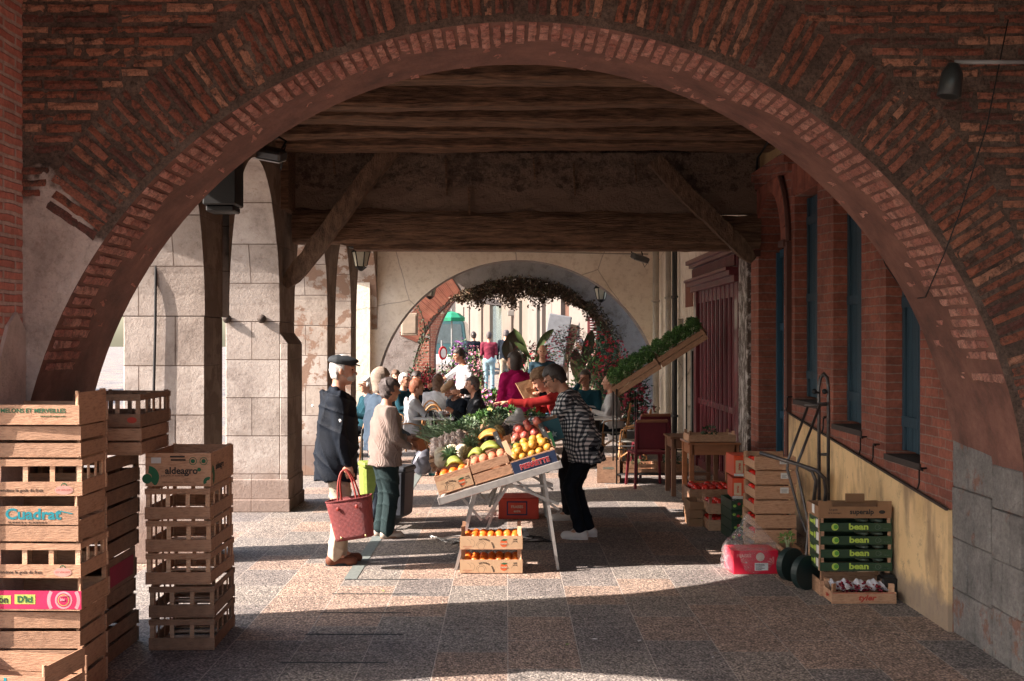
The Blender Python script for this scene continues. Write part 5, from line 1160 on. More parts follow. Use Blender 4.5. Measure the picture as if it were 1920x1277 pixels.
# ================================================================ fruit prototypes
def mk(name, mb, m, smooth=True): return mb.mesh(name, m, smooth)
SKO = M('orange_skin', (.72,.19,.02), .45, (.62,.12,.015), 12, .001, 90); SKL = M('lemon_skin', (.44,.22,.03), .5, (.33,.14,.018), 8, .001, 60)
SKA = M('apple_skin', (.40,.04,.05), .4, (.50,.20,.12), 14); SKP = M('peach_skin', (.55,.22,.11), .7, (.42,.07,.045), 18); TOM = M('tomato_skin', (.55,.02,.012), .2, (.48,.015,.01), 4, coat=.3)
STEM = M('stem', (.10,.14,.04), .8)
PROT = {}
def fruit(kind, r=.036):
    key = kind
    if key not in PROT:
        q = MB()
        if kind == 'lemon': q.lathe([(0,-.046),(.010,-.042),(.026,-.028),(.036,-.006),(.035,.010),(.024,.030),(.009,.041),(0,.046)], n=14, ax=(1,0,.3)); m = SKL
        elif kind == 'grapefruit': q.ball((0,0,0),(.036,.036,.034),14,jit=.012); m = SKL
        elif kind == 'orange': q.ball((0,0,0),(.036,.036,.034),14,jit=.01); m = SKO
        elif kind == 'apple': q.lathe([(.0,-.028),(.016,-.033),(.032,-.018),(.037,.002),(.031,.022),(.014,.031),(0,.024)], n=14); m = SKA
        elif kind == 'peach': q.ball((0,0,0),(.038,.038,.036),12,jit=.02); m = SKP
        elif kind == 'tomato': q.lathe([(0,-.027),(.02,-.028),(.036,-.012),(.038,.004),(.028,.02),(.01,.023),(0,.018)], n=14); m = TOM
        elif kind == 'cherry_cluster': 
            for k in range(14): q.ball((random.uniform(-.04,.04),random.uniform(-.03,.03),random.uniform(0,.02)),.011,8)
            m = M('cherry',(.16,.008,.02),.2)
        elif kind == 'garlic':
            q.lathe([(0,-.022),(.022,-.02),(.032,-.004),(.026,.014),(.008,.028),(.006,.055),(.003,.06)], n=10, jit=.002); m = M('garlic_skin',(.80,.70,.62),.6,(.50,.33,.28),18)
        elif kind == 'mushroom': q.lathe([(0,-.02),(.012,-.02),(.010,0),(.03,.002),(.028,.018),(.012,.03),(0,.032)], n=10); m = M('mushroom',(.50,.38,.28),.8)
        elif kind == 'artichoke':
            for k in range(60):
                th = PI*(.15+.75*(k/60)); a = k*2.4; r_ = .045*math.sin(th)+.004; z = .05*math.cos(th); n = Vector((math.cos(a)*math.sin(th),math.sin(a)*math.sin(th),math.cos(th)+.5)).normalized(); c = Vector((r_*math.cos(a),r_*math.sin(a),z)); s_ = Vector((-math.sin(a),math.cos(a),0))
                q.add([c-s_*.014,c+s_*.014,c+n*.026],[(0,1,2)])
            q.ball((0,0,0),.042,10); m = M('artichoke_leaf',(.16,.13,.10),.7,(.10,.06,.07),12)
        elif kind == 'potato': q.ball((0,0,0),(.042,.03,.028),10,jit=.05); m = M('potato_skin',(.30,.19,.11),.8)
        PROT[key] = mk(kind, q, m)
    return PROT[key]
def put(name, me, parent_world, p, label, cat, group, sc=1, rot=None):
    o = bpy.data.objects.new(name, me); COL.objects.link(o); mw = parent_world
    o.location = mw @ Vector(p); o.rotation_euler = rot if rot else (random.uniform(-1,1),random.uniform(-1,1),random.uniform(0,6))
    o.scale = (sc,)*3; return tag(o, label, cat, group)
def fill(cr, kind, nx, ny, z, sp, label, group, layers=1, jit=.004, sc=1, name=None, dx=0, dy=0):
    """lay fruit in a crate; every fruit a thing of its own"""
    bpy.context.view_layer.update(); mw = cr.matrix_world.copy()
    for l in range(layers):
        for i in range(nx-l):
            for j in range(ny-l):
                p = ((i-(nx-l-1)/2)*sp+dx+random.uniform(-jit,jit), (j-(ny-l-1)/2)*sp+dy+random.uniform(-jit,jit), z+l*sp*.72+random.uniform(-jit,jit))
                put(name or kind, fruit(kind), mw, p, label, kind.replace('_',' '), group, sc*random.uniform(.93,1.07))
def leafy(mb, c, r, n, L, W, up=.3, m=0, flat=1.0):
    """cluster of pointed curved leaves round c"""
    c = Vector(c)
    for _ in range(n):
        d = Vector((random.gauss(0,1),random.gauss(0,1),random.gauss(up,1)*flat)).normalized(); b = c+Vector((d.x*r[0],d.y*r[1],d.z*r[2]))*random.uniform(.45,1) if isinstance(r,(tuple,list)) else c+d*r*random.uniform(.45,1)
        s = d.cross(Vector((random.gauss(0,1),random.gauss(0,1),random.gauss(0,1)))).normalized(); l = L*random.uniform(.6,1.2); w = W*random.uniform(.7,1.2); dd = (d+Vector((random.gauss(0,.5),random.gauss(0,.5),random.gauss(0,.5)))).normalized(); n2 = dd.cross(s)
        mb.add([b,b+dd*l*.5-s*w/2+n2*w*.2,b+dd*l,b+dd*l*.5+s*w/2+n2*w*.2,b+dd*l*.5-n2*w*.1],[(0,1,4),(1,2,4),(2,3,4),(3,0,4)],m)
GRN = M('leaf_green', (.07,.17,.04), .6, isl=[(.06,.15,.035),(.09,.21,.05),(.045,.11,.04),(.12,.24,.06)], c2=(.05,.11,.03)); GRD = M('leaf_dark', (.02,.05,.02), .6, isl=[(.02,.055,.02),(.03,.075,.025),(.015,.04,.018)], c2=(.015,.035,.015)); GRL = M('leaf_lime', (.15,.25,.05), .6, isl=[(.14,.24,.05),(.20,.30,.07),(.10,.20,.04)], c2=(.10,.17,.04)); GRB = M('leaf_blue', (.18,.27,.15), .6, isl=[(.16,.25,.13),(.24,.33,.20),(.12,.19,.11)], c2=(.12,.18,.10))
# ================================================================ the stall
stall = thing('trestle_stall', 'long sloping trestle stall of pale aluminium with produce crates on top', 'stall', (-.55,9.33,0))
alu = M('aluminium', (.36,.34,.32), .4, (.27,.25,.24), 20, metal=.5); SL = math.atan2(.29,.945); DEP = 3.3
TOPM = Matrix.Translation((0,0,.60)) @ Matrix.Rotation(-SL,4,'Y')
q = MB(); q.b2((0,0,-.035),(1.02,DEP,0)); o = q.build('table_top', M('board_grey_wood', (.38,.33,.29), c2=(.28,.24,.21)), stall); o.matrix_local = TOPM
q = MB()
for v in (-.012,DEP): q.b2((-.01,v,-.055),(1.03,v+.022,.006))
for u in (-.02,1.02): q.b2((u,-.012,-.055),(u+.02,DEP+.02,.006))
o = q.build('top_frame', alu, stall, bevel=.003); o.matrix_local = TOPM
def tf(u,v,w): return (TOPM @ Vector((u,v,w)))
for v0 in (.08, 1.35, 2.9):
    for u0, fx_, sp in ((.30,.13,-1),(.88,.975,1)):
        for dv in (0,.42):
            a = tf(u0,v0+dv*.6,-.04); b = (fx_,v0+dv*1.0,0); q = MB(); q.bar(a,b,.048,.024,up=(1,0,0))
            for k in range(16):
                p = Vector(a).lerp(Vector(b),(k+.5)/16); q.lathe([(0,0),(.004,0)], p+Vector((0,-.0185 if 0 else -.0125,0)), 6, m=1, ax=(0,-1,0))
            q.build('leg', [alu,INK], stall)
        q = MB(); 
        for k in range(1,4):
            a = tf(u0,v0,-.04).lerp(Vector((fx_,v0,0)),k/4); b = tf(u0,v0+.25,-.04).lerp(Vector((fx_,v0+.42,0)),k/4); q.bar(a,b,.02,.02)
        q.build('rung', alu, stall)
    q = MB(); q.bar(tf(.16,v0+.02,-.04),tf(.30,v0+.02,-.30)+Vector((-.03,0,0)),.02); q.bar(tf(.30,v0+.1,-.30),tf(.62,v0+.1,-.04),.022); q.bar(tf(.28,v0+.2,-.40),tf(.55,v0+.2,-.04),.022); q.bar(tf(.55,v0,-.04),tf(.90,v0,-.34)+Vector((.02,0,0)),.022); q.bar(tf(.50,v0+.12,-.08),tf(.92,v0+.12,-.20),.022); q.bar(tf(.62,v0+.05,-.04),tf(.91,v0+.05,-.40)+Vector((0,0,0)),.018)
    q.build('brace', alu, stall)
def pr_fruit(W_):
    def f(o):
        H = .09; MB().b2((-W_/2+.002,-T_/2-.0012,.006),(W_/2-.002,-T_/2-.0002,.112)).build('printed_label', KRAFT, o)
        q_ = MB()
        x0 = W_*.20; disc(o,x0,.055,.030,ORNG,d=.002); MB().add([(x0-.028,-T_/2-.0026,.080),(x0,-T_/2-.0026,.092),(x0+.03,-T_/2-.0026,.088),(x0+.008,-T_/2-.0026,.074)],[(0,1,2,3)]).build('leaf_print', INKG, o)
        text('lettering','TERESO',.017,o,M('cream_ink',(.6,.45,.3)),(x0,-T_/2-.0032,.052),off=.0006)
        for k,s_ in enumerate('NATURAL PRODUCT'):
            if s_ == ' ': continue
            a = 1.9-.16*k; 
            text('lettering',s_,.017,o,INK,(-W_*.13+.085*math.cos(a),-T_/2-.002,.015+.075*math.sin(a)),rot=(PI/2,PI/2-a if 0 else -(a-PI/2),0),off=.0005)
        ringm(o,-W_*.16,.035,.040,.002,INK,a0=0,a1=PI); ringm(o,-W_*.16,.035,.028,.002,INK); ringm(o,-W_*.33,.055,.035,.0015,INK,a0=-1,a1=1.5); ringm(o,-W_*.4,.05,.04,.0015,INK,a0=0,a1=1.4)
        lets(o,'FRUITS CHOISIS',.010,-W_*.38,.028,INKR); lets(o,'catégorie I',.009,-W_*.38,.016,INKR); lets(o,'100%',.016,W_*.38,.086,INK,.0005); lets(o,'LOCAL',.013,W_*.38,.071,INK,.0004)
        ringm(o,W_*.38,.04,.03,.0015,INK,a0=.5,a1=3)
    return f
# the two orange crates on the ground
oc = []
for i in range(2):
    c = crate('crate', ['lower','upper'][i]+' of the two printed crates of oranges on the ground before the stall', (-.125,9.23+.155,i*.192), 0, .51,.31,.118,'solid',None,wC,'printed orange crates',pr_fruit(.51),post=.19,postw=.032)
    fill(c,'orange',7,4,.098,.066,'orange in the %s of the two crates on the ground'%['lower','upper'][i],'oranges in the %s ground crate'%['lower','upper'][i])
SM = stall.matrix_world if 0 else Matrix.Translation((-.55,9.33,0))
def crate_on(label, u, v, w, W_, D_, H_, kind, printed=None, wd=None, tilt=8, **k):
    """u,v,w in table coordinates: centre front edge"""
    m = SM @ TOPM @ Matrix.Translation((u,v+D_/2,w)) @ Matrix.Rotation(R(tilt),4,'X')
    return crate('crate', label, m.translation, 0, W_, D_, H_, kind, None, wd or wC, 'crates on the stall', printed, rot=m.to_euler(), **k)
BLUE = M('blue_card', (.02,.035,.085), .5, (.012,.022,.06), 3); 
def pr_pier(o):
    MB().b2((-.187,-T_/2-.002,.006),(.187,-T_/2-.0002,.112)).build('blue_label', BLUE, o); lets_ = text('lettering','PIERRETTE',.058,o,M('red_ink',(.5,.03,.04)),(0,-T_/2-.005,.052),rot=(PI/2,0,0),off=.002,xs=.92)
    text('lettering_edge','PIERRETTE',.058,o,M('white_ink',(.7,.6,.6)),(0,-T_/2-.0032,.052),off=.0038,xs=.92); disc(o,.0,.088,.016,SKL,d=.003)
c1 = crate_on('printed crate with a tomato emblem at the low front corner of the stall',.155,0,.03,.30,.40,.165,'solid',pr_fruit(.30),tilt=3)
c2 = crate_on('slatted pine crate of peaches and bananas in the middle of the stall front',.475,0,.03,.32,.42,.175,'slats',tilt=4)
c3 = crate_on('dark blue crate of grapefruit with red lettering at the high stall corner',.83,0,.015,.38,.42,.125,'solid',pr_pier,tilt=6)
fill(c3,'grapefruit',5,5,.125,.070,'yellow grapefruit in the blue lettered crate','grapefruit in the blue crate',2,.010)
fill(c2,'peach',4,2,.17,.074,'peach at the front of the slatted pine crate','peaches in the pine crate',1,dy=-.12)
fill(c1,'orange',3,3,.13,.08,'orange inside the printed crate at the low corner of the stall','oranges in the low printed crate',1,dy=.0)
BAN = M('banana_yellow', (.50,.29,.03), .6, (.25,.13,.02), 16); BANG = M('banana_green', (.13,.20,.03), .6, (.24,.24,.04), 12)
def bananas(p, label, m, n=7, L=.20, rz=0, sp=.032, grp=None):
    o = thing('banana_bunch', label, 'bananas', p, rz, grp)
    for k in range(n):
        q = MB(); u = (k-(n-1)/2); pts = [Vector((L*(t-.5), u*sp*(1-.5*t if 0 else 1)*(.4+.6*math.sin(PI*min(1,t*1.2+.15))), .05*math.sin(PI*t)+.012*math.cos(u))) for t in np.linspace(0,1,9)]
        q.tube(pts, [.007,.012,.0175,.019,.019,.018,.016,.010,.005], 7); q.build('banana', m, o, True)
    MB().ball((-L/2,0,.0),(.02,.03,.014),8).build('stalk', M('stalk_brown',(.12,.09,.03)), o, True); return o
def wp(u,v,w): return SM @ TOPM @ Vector((u,v,w))
bananas(wp(.17,.30,.20),'green bananas in the low front corner crate of the stall',BANG,6,.15,R(200))
bananas(wp(.50,.34,.23),'bunch of green-yellow bananas behind the peaches',BANG,8,.18,R(195)); bananas(wp(.52,.58,.31),'ripe orange-yellow bananas on top of the green ones',M('banana_ripe',(.48,.23,.03),.6,(.22,.09,.02),18),8,.20,R(190)); bananas(wp(.38,.30,.21),'second bunch of green bananas left of the first, behind the peaches',BANG,5,.15,R(170))
c4 = crate_on('crate of melons and pineapples behind the printed corner crate',.17,.50,.06,.36,.42,.14,'slats'); 
c5 = crate_on('crate under the ripe bananas in the second row of the stall',.54,.50,.10,.36,.42,.14,'slats',tilt=6)
c6 = crate_on('green-edged crate of wrapped apples in the second row of the stall',.86,.50,.10,.36,.42,.14,'solid',tilt=8)
MB().b2((-.183,-T_/2-.002,.0),(.183,-T_/2,.142)).build('green_label', M('green_card',(.03,.16,.06)), [x for x in c6.children if x.name.startswith('side_panel')][0])
fill(c6,'apple',4,3,.15,.085,'red apple in the green-edged crate','apples in the green-edged crate',2,.010)
MEL = NT('melon_rind'); v = MEL.coord(); w_ = MEL.add('ShaderNodeTexWave', wave_type='BANDS', i_Scale=.0); MEL.col(MEL.ramp(MEL.noise(v,30,4),[(.35,(.62,.52,.36)),(.65,(.72,.64,.47))])); MEL.bump(MEL.noise(v,60,4),.003); MEL.b.inputs['Roughness'].default_value = .7
def melon_me():
    q = MB(); n = 30
    prof = [(0,-.07),(.03,-.066),(.06,-.04),(.074,0),(.06,.04),(.03,.066),(0,.07)]
    q.lathe(prof, n=n); q.v = [(x*(1-.06*(abs(math.cos(math.atan2(y,x)*5))<.35)), y*(1-.06*(abs(math.cos(math.atan2(y,x)*5))<.35)), z) for x,y,z in q.v]; return q.mesh('melon', MEL.m, True)
mm = melon_me()
for i,(u,v_,w_) in enumerate(((.06,.62,.235),(.15,.78,.27),(.24,.70,.25),(.05,.85,.27))):
    o = bpy.data.objects.new('melon', mm); COL.objects.link(o); o.location = wp(u,v_,w_); o.rotation_euler = (random.uniform(-.6,.6),random.uniform(-.6,.6),i); tag(o,'pale ribbed melon in the second row of the stall','melon','melons on the stall')
def pineapple(p, label, rot):
    o = thing('pineapple', label, 'pineapple', p, 0, 'pineapples on the stall', rot); q = MB(); q.ball((0,0,0),(.05,.05,.075),14,jit=.07); q.build('fruit_body', M('pine_skin',(.30,.20,.07),.7,(.16,.12,.05),30,.006,60), o)
    q = MB()
    for k in range(34):
        a = k*2.4; e = .25+.9*(k/34); d = Vector((math.cos(a)*math.cos(e),math.sin(a)*math.cos(e),math.sin(e))); s_ = Vector((-math.sin(a),math.cos(a),0))*.009; b = Vector((0,0,.065)); l = .09+.05*k/34
        q.add([b-s_,b+s_,b+d*l*.6+s_*.8+Vector((0,0,.01)),b+d*l+Vector((0,0,-.02)),b+d*l*.6-s_*.8+Vector((0,0,.01))],[(0,1,2,3,4)])
    q.build('crown', GRB, o)
for i,(u,v_,w_,rx) in enumerate(((.17,.48,.22,40),(.29,.62,.25,30),(.36,.90,.27,20),(.60,1.0,.30,25))): pineapple(wp(u,v_,w_),['pineapple lying nearest the low corner of the stall','pineapple between the melons and the bananas','pineapple behind the melons','pineapple in front of the yellow and red box'][i],(R(rx),R(-30+i*20),i))
c7 = crate_on('crate heaped with garlic at the low edge of the stall',.11,1.00,.17,.40,.42,.13,'three',tilt=12)
fill(c7,'garlic',6,6,.15,.058,'garlic bulb in the crate at the low edge of the stall','garlic bulbs on the stall',2,.01)
q = MB()
for k in range(120): 
    a = Vector((random.uniform(-.2,.1),random.uniform(-.2,.2),.17)); q.tube([a,a+Vector((random.uniform(-.08,.06),random.uniform(-.03,.03),random.uniform(.02,.07))),a+Vector((random.uniform(-.16,.0),random.uniform(-.06,.06),random.uniform(.05,.16)))],.0025,4)
o = q.build('spring_onion_tops', GRB, None); o.matrix_world = c7.matrix_world @ Matrix.Translation((.02,.32,0)); tag(o,'tangle of thin green onion tops behind the garlic','spring onions')
c8 = crate_on('yellow and red printed box of artichokes in the middle of the stall',.52,1.02,.14,.38,.42,.12,'solid',tilt=10)
sp_ = [x for x in c8.children if x.name.startswith('side_panel')][0]
MB().b2((-.19,-T_/2-.002,.0),(.19,-T_/2,.122)).build('yellow_label', M('yellow_card',(.72,.42,.03)), sp_); 
q = MB()
for k in range(16): q.box((-.18+k*.024,-T_/2-.0025,.105),(.012,.001,.03))
q.build('red_stripes', INKR, sp_); text('lettering','LA ROYALE',.04,sp_,INKR,(0,-T_/2-.004,.05),off=.002)
fill(c8,'artichoke',4,3,.13,.09,'purple-brown artichoke in the yellow and red box','artichokes on the stall',1,.01)
c9 = crate_on('slatted crate of roots in the third row of the stall',.50,1.50,.14,.40,.42,.16,'three',tilt=12,wd=wA); fill(c9,'potato',5,4,.15,.075,'brown potato in the third-row slatted crate','potatoes on the stall',1,.01)
c10 = crate_on('crate of mushrooms and white onions in the third row of the stall',.12,1.50,.14,.36,.42,.13,'three',tilt=10); fill(c10,'mushroom',6,5,.14,.06,'pale mushroom in the third-row crate','mushrooms on the stall',2,.01)
c11 = crate_on('crate of leafy greens at the back left of the stall',.15,2.0,.15,.38,.44,.12,'three',tilt=10); c12 = crate_on('crate of dark greens at the back of the stall',.55,2.0,.16,.38,.44,.12,'three',tilt=8)
c13 = crate_on('last crate of salad at the far end of the stall',.35,2.55,.16,.40,.44,.12,'three',tilt=5)
def bunch(p, label, m, r=.08, n=260, L=.045, W_=.022, grp='leaf vegetables on the stall', nm='lettuce', stalk=True, cat='vegetable'):
    o = thing(nm, label, cat, p, random.uniform(0,6), grp); q = MB(); leafy(q,(0,0,.02),(r,r,r*.8),n,L,W_); q.build('leaves', m, o)
    if stalk: q = MB(); [q.tube([(random.uniform(-.01,.01),random.uniform(-.01,.01),-.06),(random.uniform(-.03,.03),random.uniform(-.03,.03),.03)],.005,5) for _ in range(8)]; q.build('stalks', M('stalk_pale',(.45,.5,.3)), o)
    return o
gi = 0
for (u,v_,w_,m_,lab) in ((.05,1.62,.33,GRL,'pale bunch beside the mushrooms'),(.16,1.9,.34,GRN,'green bunch behind the mushrooms'),(.30,1.85,.35,GRB,'blue-green bunch above the potato crate'),(.08,2.2,.33,GRN,'bunch in the back left crate of greens'),(.25,2.25,.35,GRD,'dark bunch in the back left crate of greens'),(.45,2.15,.37,GRN,'tall green bunch in the middle of the back row'),(.60,2.1,.36,GRD,'dark green bunch in the back row'),(.72,2.2,.33,GRN,'green bunch at the right of the back row'),(.30,2.6,.34,GRL,'lime salad at the far end of the stall'),(.45,2.75,.33,GRD,'dark salad at the far end of the stall')):
    bunch(wp(u,v_,w_),lab,m_,.085)
for i in range(4):   # leeks with long leaves
    o = thing('leek','leek with long blue-green leaves lying across the third row','leek',wp(.22+i*.06,1.75+.03*i,.33),R(-20+12*i),'leeks on the stall',None); q = MB(); q.tube([(0,0,0),(.0,.12,.02),(.0,.2,.03)],[.012,.013,.015],8); q.build('white_shaft',M('leek_white',(.6,.6,.45)),o,True)
    q = MB(); [q.add([(0,.19,.03),(random.uniform(-.03,.03),.26,.05),(random.uniform(-.09,.09),.36,random.uniform(.02,.12)),(random.uniform(-.03,.03)+.02,.27,.045)],[(0,1,2,3)]) for _ in range(9)]; q.build('leaves',GRB,o)
# scale, bags, boxes on the vendor side
sc_ = thing('weighing_scale','grey shop weighing scale with a green display in the middle of the stall','scale',wp(.80,1.15,.16),0)
q = MB(); q.prism([(-.17,0),(.17,0),(.15,.10),(-.15,.10)], lambda u,w,h:(u,w,h), 0,.30); q.build('housing', M('scale_grey',(.10,.10,.10),.4), sc_, bevel=.01); MB().b2((-.18,.0,.13),(.18,.32,.145)).build('tray', M('steel',(.6,.6,.6),.25,metal=.9), sc_, bevel=.004); MB().b2((-.05,-.004,.03),(.0,.0,.075)).build('display', M('display_green',(.01,.25,.08),.3), sc_)
q = MB()
for sx in (-.1,.1): q.b2((sx-.01,.1,.10),(sx+.01,.2,.13))
q.build('tray_support', MC['steel'], sc_)
o = thing('plastic_sack','clear plastic sack of white bulbs behind the weighing scale','sack',wp(.74,1.62,.24)); 
d = SDF(.012); d.ell((0,0,.03),(.12,.10,.11),None,.03); d.ell((.03,0,.15),(.04,.04,.05),None,.03); d.build('film', M('film_white',(.55,.52,.50),.25,(.35,.32,.3),12,alpha=.8), o, noise=.008, nf=30)
c14 = crate_on('shallow crate of lamb lettuce beside the scale',.92,1.6,.14,.28,.4,.10,'slats',tilt=6); bunch(wp(.92,1.75,.25),'small salad heap in the shallow crate beside the scale',GRN,.11,200)
def sheet_bag(p, label, m, pts, n=10, name='carrier_bag', cat='bag', depth=.05):
    o = thing(name, label, cat, p); d = SDF(.009)
    for (a,b,r1,r2) in pts: d.cap(a,b,r1,r2,.03)
    d.build('bag_body', m, o, noise=.008, nf=32); return o
gb = bl if 0 else None
pwr = pw['root']; HM_ = Matrix.Translation(pwr.location) @ Matrix.Rotation(pwr.rotation_euler.z,4,'Z'); hp_ = HM_ @ pw['W'][1]
sheet_bag(hp_+Vector((-.02,-.03,-.08)),'green carrier bag hanging from the hands of the customer in the checked shirt',M('green_film',(.03,.42,.20),.3,(.02,.30,.14),10,alpha=.85),[((0,0,0),(.06,0,-.14),.02,.05),((.02,0,-.05),(.14,0,-.25),.03,.06),((.13,0,-.22),(.17,0,-.42),.05,.045)])
rr_ = rv['root']; HR_ = Matrix.Translation(rr_.location) @ Matrix.Rotation(rr_.rotation_euler.z,4,'Z'); h2 = HR_ @ rv['W'][1]
o = thing('paper_bag','brown paper bag held up in front of the stall keeper','bag',(HR_ @ rv['W'][1])+Vector((-.03,-.03,-.03)),R(10),None,(0,R(-24),R(10))); o.scale = (.78,.78,.78)
q = MB(); q.add([(-.09,-.04,0),(.07,-.04,0),(.07,.04,0),(-.09,.04,0),(-.12,-.03,.34),(.12,-.03,.30),(.12,.03,.30),(-.12,.03,.34)],[(0,1,2,3),(0,4,5,1),(1,5,6,2),(2,6,7,3),(3,7,4,0)]); q.build('paper', M('brown_paper',(.42,.24,.12),.8,(.30,.17,.09),8,.01,12), o)
MB().b2((-.03,-.045,.17),(.04,-.036,.22)).build('print', M('print_tan',(.25,.13,.06)), o)
# price cards
for i,(u,v_,w_,l) in enumerate(((.60,.30,.22,'black price card stuck between the bananas and the grapefruit'),(.99,.36,.17,'tall black price card at the right end of the grapefruit crate'),(.66,.06,.14,'kraft price card at the corner of the blue crate'))):
    o = thing('price_card', l, 'price card', wp(u,v_,w_), 0, 'price cards on the stall', (R(-12),R(-25),0)); MB().b2((-.022,-.003,-.01),(.022,.003,.15)).build('card', M('slate_black',(.02,.02,.02),.6) if i < 2 else KRAFT, o, bevel=.002)
    if i < 2: text('lettering',['2,95','1,90'][i],.02,o,M('chalk',(.6,.6,.58)),(0,-.004,.09),rot=(PI/2,PI/2,0))
# crates at the vendor edge, blue and star print
c15 = crate_on('dark box with a pale star print at the high edge of the stall',1.06,.62,.10,.16,.4,.20,'solid',None,wB,tilt=0)
sp_ = [x for x in c15.children if x.name.startswith('side_panel')][0]; MB().b2((-.079,-T_/2-.002,0),(.079,-T_/2,.2)).build('teal_label', M('teal_card',(.015,.07,.09)), sp_)
q = MB(); q.add([((.035 if k%2 == 0 else .014)*math.sin(PI*k/5),-T_/2-.0035,.07+(.035 if k%2 == 0 else .014)*math.cos(PI*k/5)) for k in range(10)],[tuple(range(10))]); q.build('star_print', M('star_pale',(.3,.4,.4)), sp_)
# under the stall: red box, cables
t = thing('red_carton','red printed carton under the stall','carton',(.08,12.2,0)); MB().b2((-.165,-.15,0),(.26,.25,.22)).build('box_body', M('carton_red',(.62,.06,.025),.5,(.42,.03,.015),4), t, bevel=.006)
MB().b2((-.08,-.153,.04),(.14,-.15,.19)).build('logo_frame', M('logo_navy',(.05,.04,.10)), t); MB().b2((-.065,-.156,.055),(.125,-.153,.175)).build('logo_field', MC['carton_red'], t); text('lettering','FRAISES',.038,t,M('logo_cream',(.6,.5,.4)),(.03,-.158,.13),off=.001); text('lettering','extra',.034,t,MC['logo_cream'],(.03,-.158,.085),off=.001)
t = thing('power_strip','pale power block with loose plugs on the floor under the stall','power strip',(.12,10.9,0),R(12)); MB().b2((-.09,-.03,0),(.09,.03,.055)).build('block', M('plug_white',(.45,.45,.43),.4), t, bevel=.006)
for k in range(3): MB().b2((-.06+k*.05,-.02,.055),(-.03+k*.05,.02,.085)).build('plug', MC['plug_white'], t, bevel=.005)
for j,(m_,l,x0,x1) in enumerate(((M('cable_white',(.55,.53,.5),.4),'white cable coiled on the floor under the stall',-.62,.2),(MC['cable_white'],'second white cable coiled beside the first under the stall',-.5,.25),(MC['black_rubber'],'black cable lying over the power block under the stall',-.1,.4),(MC['cable_white'],'thin white cable trailing left under the stall',-.66,.05))):
    q = MB(); random.seed(50+j); ph = random.uniform(0,6); pts = [Vector((x0+(x1-x0)*t_/90+.10*math.sin(t_*.33+ph), 10.75+.14*math.sin(t_*.21+ph*2)+.05*math.sin(t_*.6), .008+.012*abs(math.sin(t_*.4)))) for t_ in range(91)]
    q.tube(pts,.006,5); tag(q.build('cable', m_, None, True), l, 'cable', 'cables under the stall')
random.seed(11)
# ---- the old man's red basket
bp = Matrix.Translation(om['root'].location) @ Matrix.Rotation(om['root'].rotation_euler.z,4,'Z') @ om['W'][1]
rs = NT('red_straw'); v = rs.coord(); rs.col(rs.ramp(rs.noise(v,30,4),[(.3,(.24,.040,.038)),(.7,(.16,.025,.028))])); w_ = rs.add('ShaderNodeTexWave', bands_direction='Z', i_Scale=28.0, i_Distortion=.6); rs.l(v,w_.inputs['Vector']); w2 = rs.add('ShaderNodeTexWave', bands_direction='X', i_Scale=28.0, i_Distortion=.6); rs.l(v,w2.inputs['Vector']); rs.bump(rs.math('MULTIPLY',w_.outputs['Fac'],w2.outputs['Fac']),.006,1); rs.b.inputs['Roughness'].default_value = .7
t = thing('basket','large red woven straw shopping basket held by the elderly man','basket',(bp.x+.07,bp.y-.05,bp.z-.60),R(-4),None,(0,R(-9),R(-4))); t.scale = (.92,.92,.92)
q = MB(); ring = []; n = 28
for hgt,(a,b) in zip(np.linspace(0,1,10),[(.17+.035*x,.085+.03*x) for x in np.linspace(0,1,10)]):
    for k in range(n):
        c_,s_ = math.cos(2*PI*k/n),math.sin(2*PI*k/n); e = .55; ring.append((a*abs(c_)**e*math.copysign(1,c_), b*abs(s_)**e*math.copysign(1,s_), .36*hgt))
fs = [(i*n+k,i*n+(k+1)%n,(i+1)*n+(k+1)%n,(i+1)*n+k) for i in range(9) for k in range(n)]+[tuple(range(n))[::-1]]
q.add(ring,fs); o = q.build('woven_body', rs.m, t, True); sm_ = o.modifiers.new('s','SOLIDIFY'); sm_.thickness = .006
MB().tube([ring[-n+k] for k in range(n)], .007, 6, closed=True).build('rim', rs.m, t, True)
lea = M('red_leather',(.26,.03,.022),.5)
for sy in (-1,1):
    q = MB(); q.tube([(.085*math.cos(a)+.0,sy*.09*(1-.75*math.sin(a)),.30+.32*math.sin(a)) for a in np.linspace(0,PI,16)], .009, 7)
    for sx in (-1,1): q.ball((sx*.085,sy*.117,.29),(.016,.006,.02),8)
    q.build('handle', lea, t, True)
for x,z in ((-.10,.03),(.12,.02)): MB().ball((x,-.09,z),(.012,.006,.012),8).build('stud', M('brass',(0,0,0)), t, True)
# trolley of the woman behind: lime shopper and slate shopper
def shopper(p, rz, m, label, lime=False):
    t = thing('shopping_trolley', label, 'trolley', p, rz); q = MB(); q.add([(-.15,-.11,.12),(.15,-.11,.12),(.15,.11,.12),(-.15,.11,.12),(-.17,-.13,.60),(.17,-.13,.60),(.17,.13,.60),(-.17,.13,.60)],[(0,3,2,1),(4,5,6,7),(0,1,5,4),(1,2,6,5),(2,3,7,6),(3,0,4,7)]); q.build('fabric_bag', m, t, bevel=.03)
    MB().b2((-.175,-.14,.57),(.175,.14,.63)).build('flap', m, t, bevel=.02)
    MB().tube([(-.12,.14,.08),(-.12,.15,.95),(-.08,.15,.99),(.08,.15,.99),(.12,.15,.95),(.12,.14,.08)],.010,6).build('frame', MC['black_iron'], t, True)
    for sx in (-1,1): w_ = MB().tube([(sx*.17-.012,.10,.075),(sx*.17+.012,.10,.075)],.075,16).build('wheel', MC['black_rubber'], t)
    MB().tube([(-.17,.10,.075),(.17,.10,.075)],.007,6).build('axle', MC['black_iron'], t); return t
